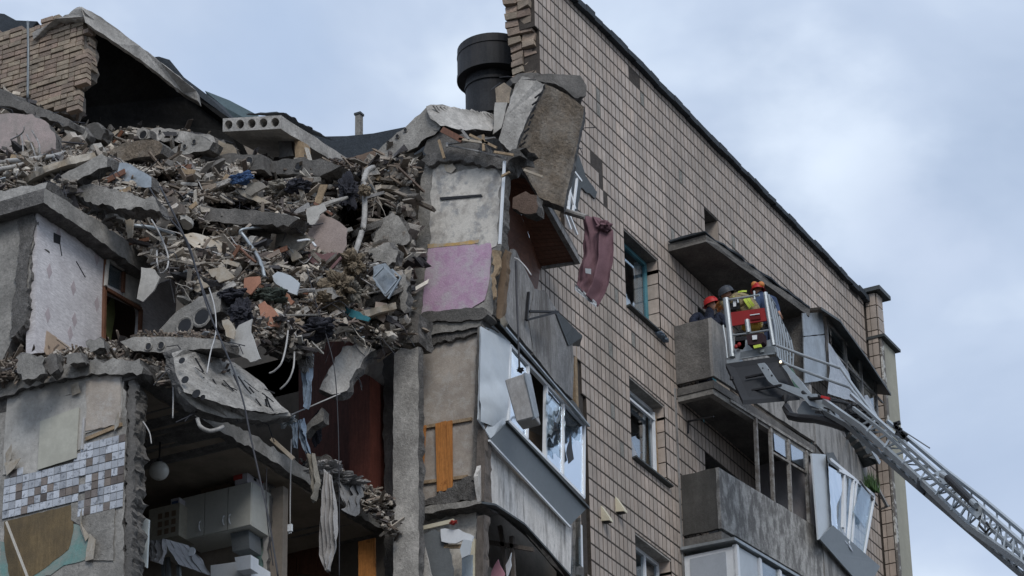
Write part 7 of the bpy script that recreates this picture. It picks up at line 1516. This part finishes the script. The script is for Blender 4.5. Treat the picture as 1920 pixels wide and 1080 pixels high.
# ladder sections : chords through two 3D lines
XS, XE = 43.3, 37.6
def Lx(px): return XS+(XE-XS)*(px-1560)/(1920-1560)
def chord(name, lst, w, h, mm, dx=0):
    m_ = MB(); q = [P(a, b, X=Lx(a)+dx) for a, b in lst]
    for i in range(len(q)-1): m_.bar(q[i], q[i+1], w, h)
    return m_.build(name, mm, AL)
A_ = [(1540,770),(1588,797),(1695,890),(1810,988),(1900,1064),(2000,1148),(2100,1232),(2200,1316)]       # dark near chord
B_ = [(1545,752),(1618,803),(1721,897),(1814,986),(1920,1060),(2015,1148),(2110,1236),(2210,1326)]
C_ = [(1596,740),(1647,788),(1758,886),(1833,945),(1920,1022),(2015,1108),(2110,1194),(2210,1284)]
D_ = [(1600,765),(1660,812),(1760,905),(1840,975),(1920,1046),(2015,1132),(2110,1218),(2210,1308)]
E_ = [(1640,770),(1665,790),(1771,880),(1846,938),(1920,1000),(2015,1086),(2110,1172),(2210,1262)]
def lerp(L_, t):
    n = len(L_)-1; x = t*n; i = min(n-1, int(x)); f_ = x-i; return (L_[i][0]+(L_[i+1][0]-L_[i][0])*f_, L_[i][1]+(L_[i+1][1]-L_[i][1])*f_)
chord('near_chord', A_, .06, .07, ALUD); chord('base_chord', B_, .06, .085, ALU, -.2); chord('top_rail', C_, .05, .05, ALU, .1); chord('mid_rail', D_, .04, .05, ALU, .0); chord('top_rail', E_[1:], .045, .05, ALU, .5)
NS = 38
for k in range(NS):
    t = .13+.87*k/NS; t2 = .13+.87*(k+1)/NS
    a, b, c, c2, d, e_ = lerp(A_, t), lerp(B_, t), lerp(C_, t), lerp(C_, t2), lerp(D_, t), lerp(E_, t)
    m_ = MB(); m_.bar(P(*b, X=Lx(b[0])-.2), P(*c, X=Lx(c[0])+.1), .028); m_.build('lattice_post', ALU, AL)
    m_ = MB(); m_.bar(P(*(b if k % 2 else c), X=Lx(b[0])), P(*(c2 if k % 2 else lerp(B_, t2)), X=Lx(c2[0])+.05), .022); m_.build('lattice_brace', ALU, AL)
    m_ = MB(); m_.bar(P(a[0]+4, a[1], X=Lx(a[0])), P(b[0]+2, b[1], X=Lx(b[0])-.1), .035); m_.build('rung', ALU, AL)
    m_ = MB(); m_.bar(P(*d, X=Lx(d[0])), P(d[0]+17, d[1]-3, X=Lx(d[0])+.5), .03); m_.build('rung', ALU, AL)
    if k > 6 and k % 2: m_ = MB(); m_.bar(P(*e_, X=Lx(e_[0])+.5), P(e_[0], e_[1]+26, X=Lx(e_[0])+.4), .025); m_.build('lattice_post', ALU, AL)
plate('pulley', [(1720,895),(1736,905),(1742,918),(1730,926),(1718,916)], Lx(1730)-.2, BLK, AL, .1)
tube('hydraulic_cylinder', [(1778,897,Lx(1778)-.3),(1826,944,Lx(1826)-.3)], .06, BLK, AL, 12)
tube('cylinder_rod', [(1766,890,Lx(1766)-.3),(1778,897,Lx(1778)-.3)], .045, ALU, AL, 10); tube('cylinder_end', [(1822,940,Lx(1826)-.35),(1830,948,Lx(1830)-.35)], .045, ALU, AL, 10)
plate('gusset', [(1752,886),(1768,880),(1788,904),(1770,908)], Lx(1768)-.15, ALU, AL, .05, ((1771,893,2.4),)); plate('gusset', [(1815,955),(1830,944),(1848,956),(1832,972)], Lx(1830)-.15, ALU, AL, .05, ((1832,956,2),))
tube('cable_loop', [(1838,968,Lx(1838)-.2),(1836,985,Lx(1838)-.2),(1848,998,Lx(1848)-.2),(1856,990,Lx(1856)-.2),(1850,980,Lx(1850)-.2)], .018, BLK, AL)
tube('antenna', [(1692,807,Lx(1692)),(1743,840,Lx(1743))], .010, ALUD, AL)
m_ = MB()
for a, b in (((1676,800),(1690,806)), ((1680,794),(1684,812)), ((1686,806),(1700,816)), ((1690,812),(1702,826)), ((1680,812),(1698,822)), ((1676,796),(1688,792))): m_.bar(P(*a, X=Lx(1685)), P(*b, X=Lx(1685)), .05)
m_.build('spotlight', BLK, AL)
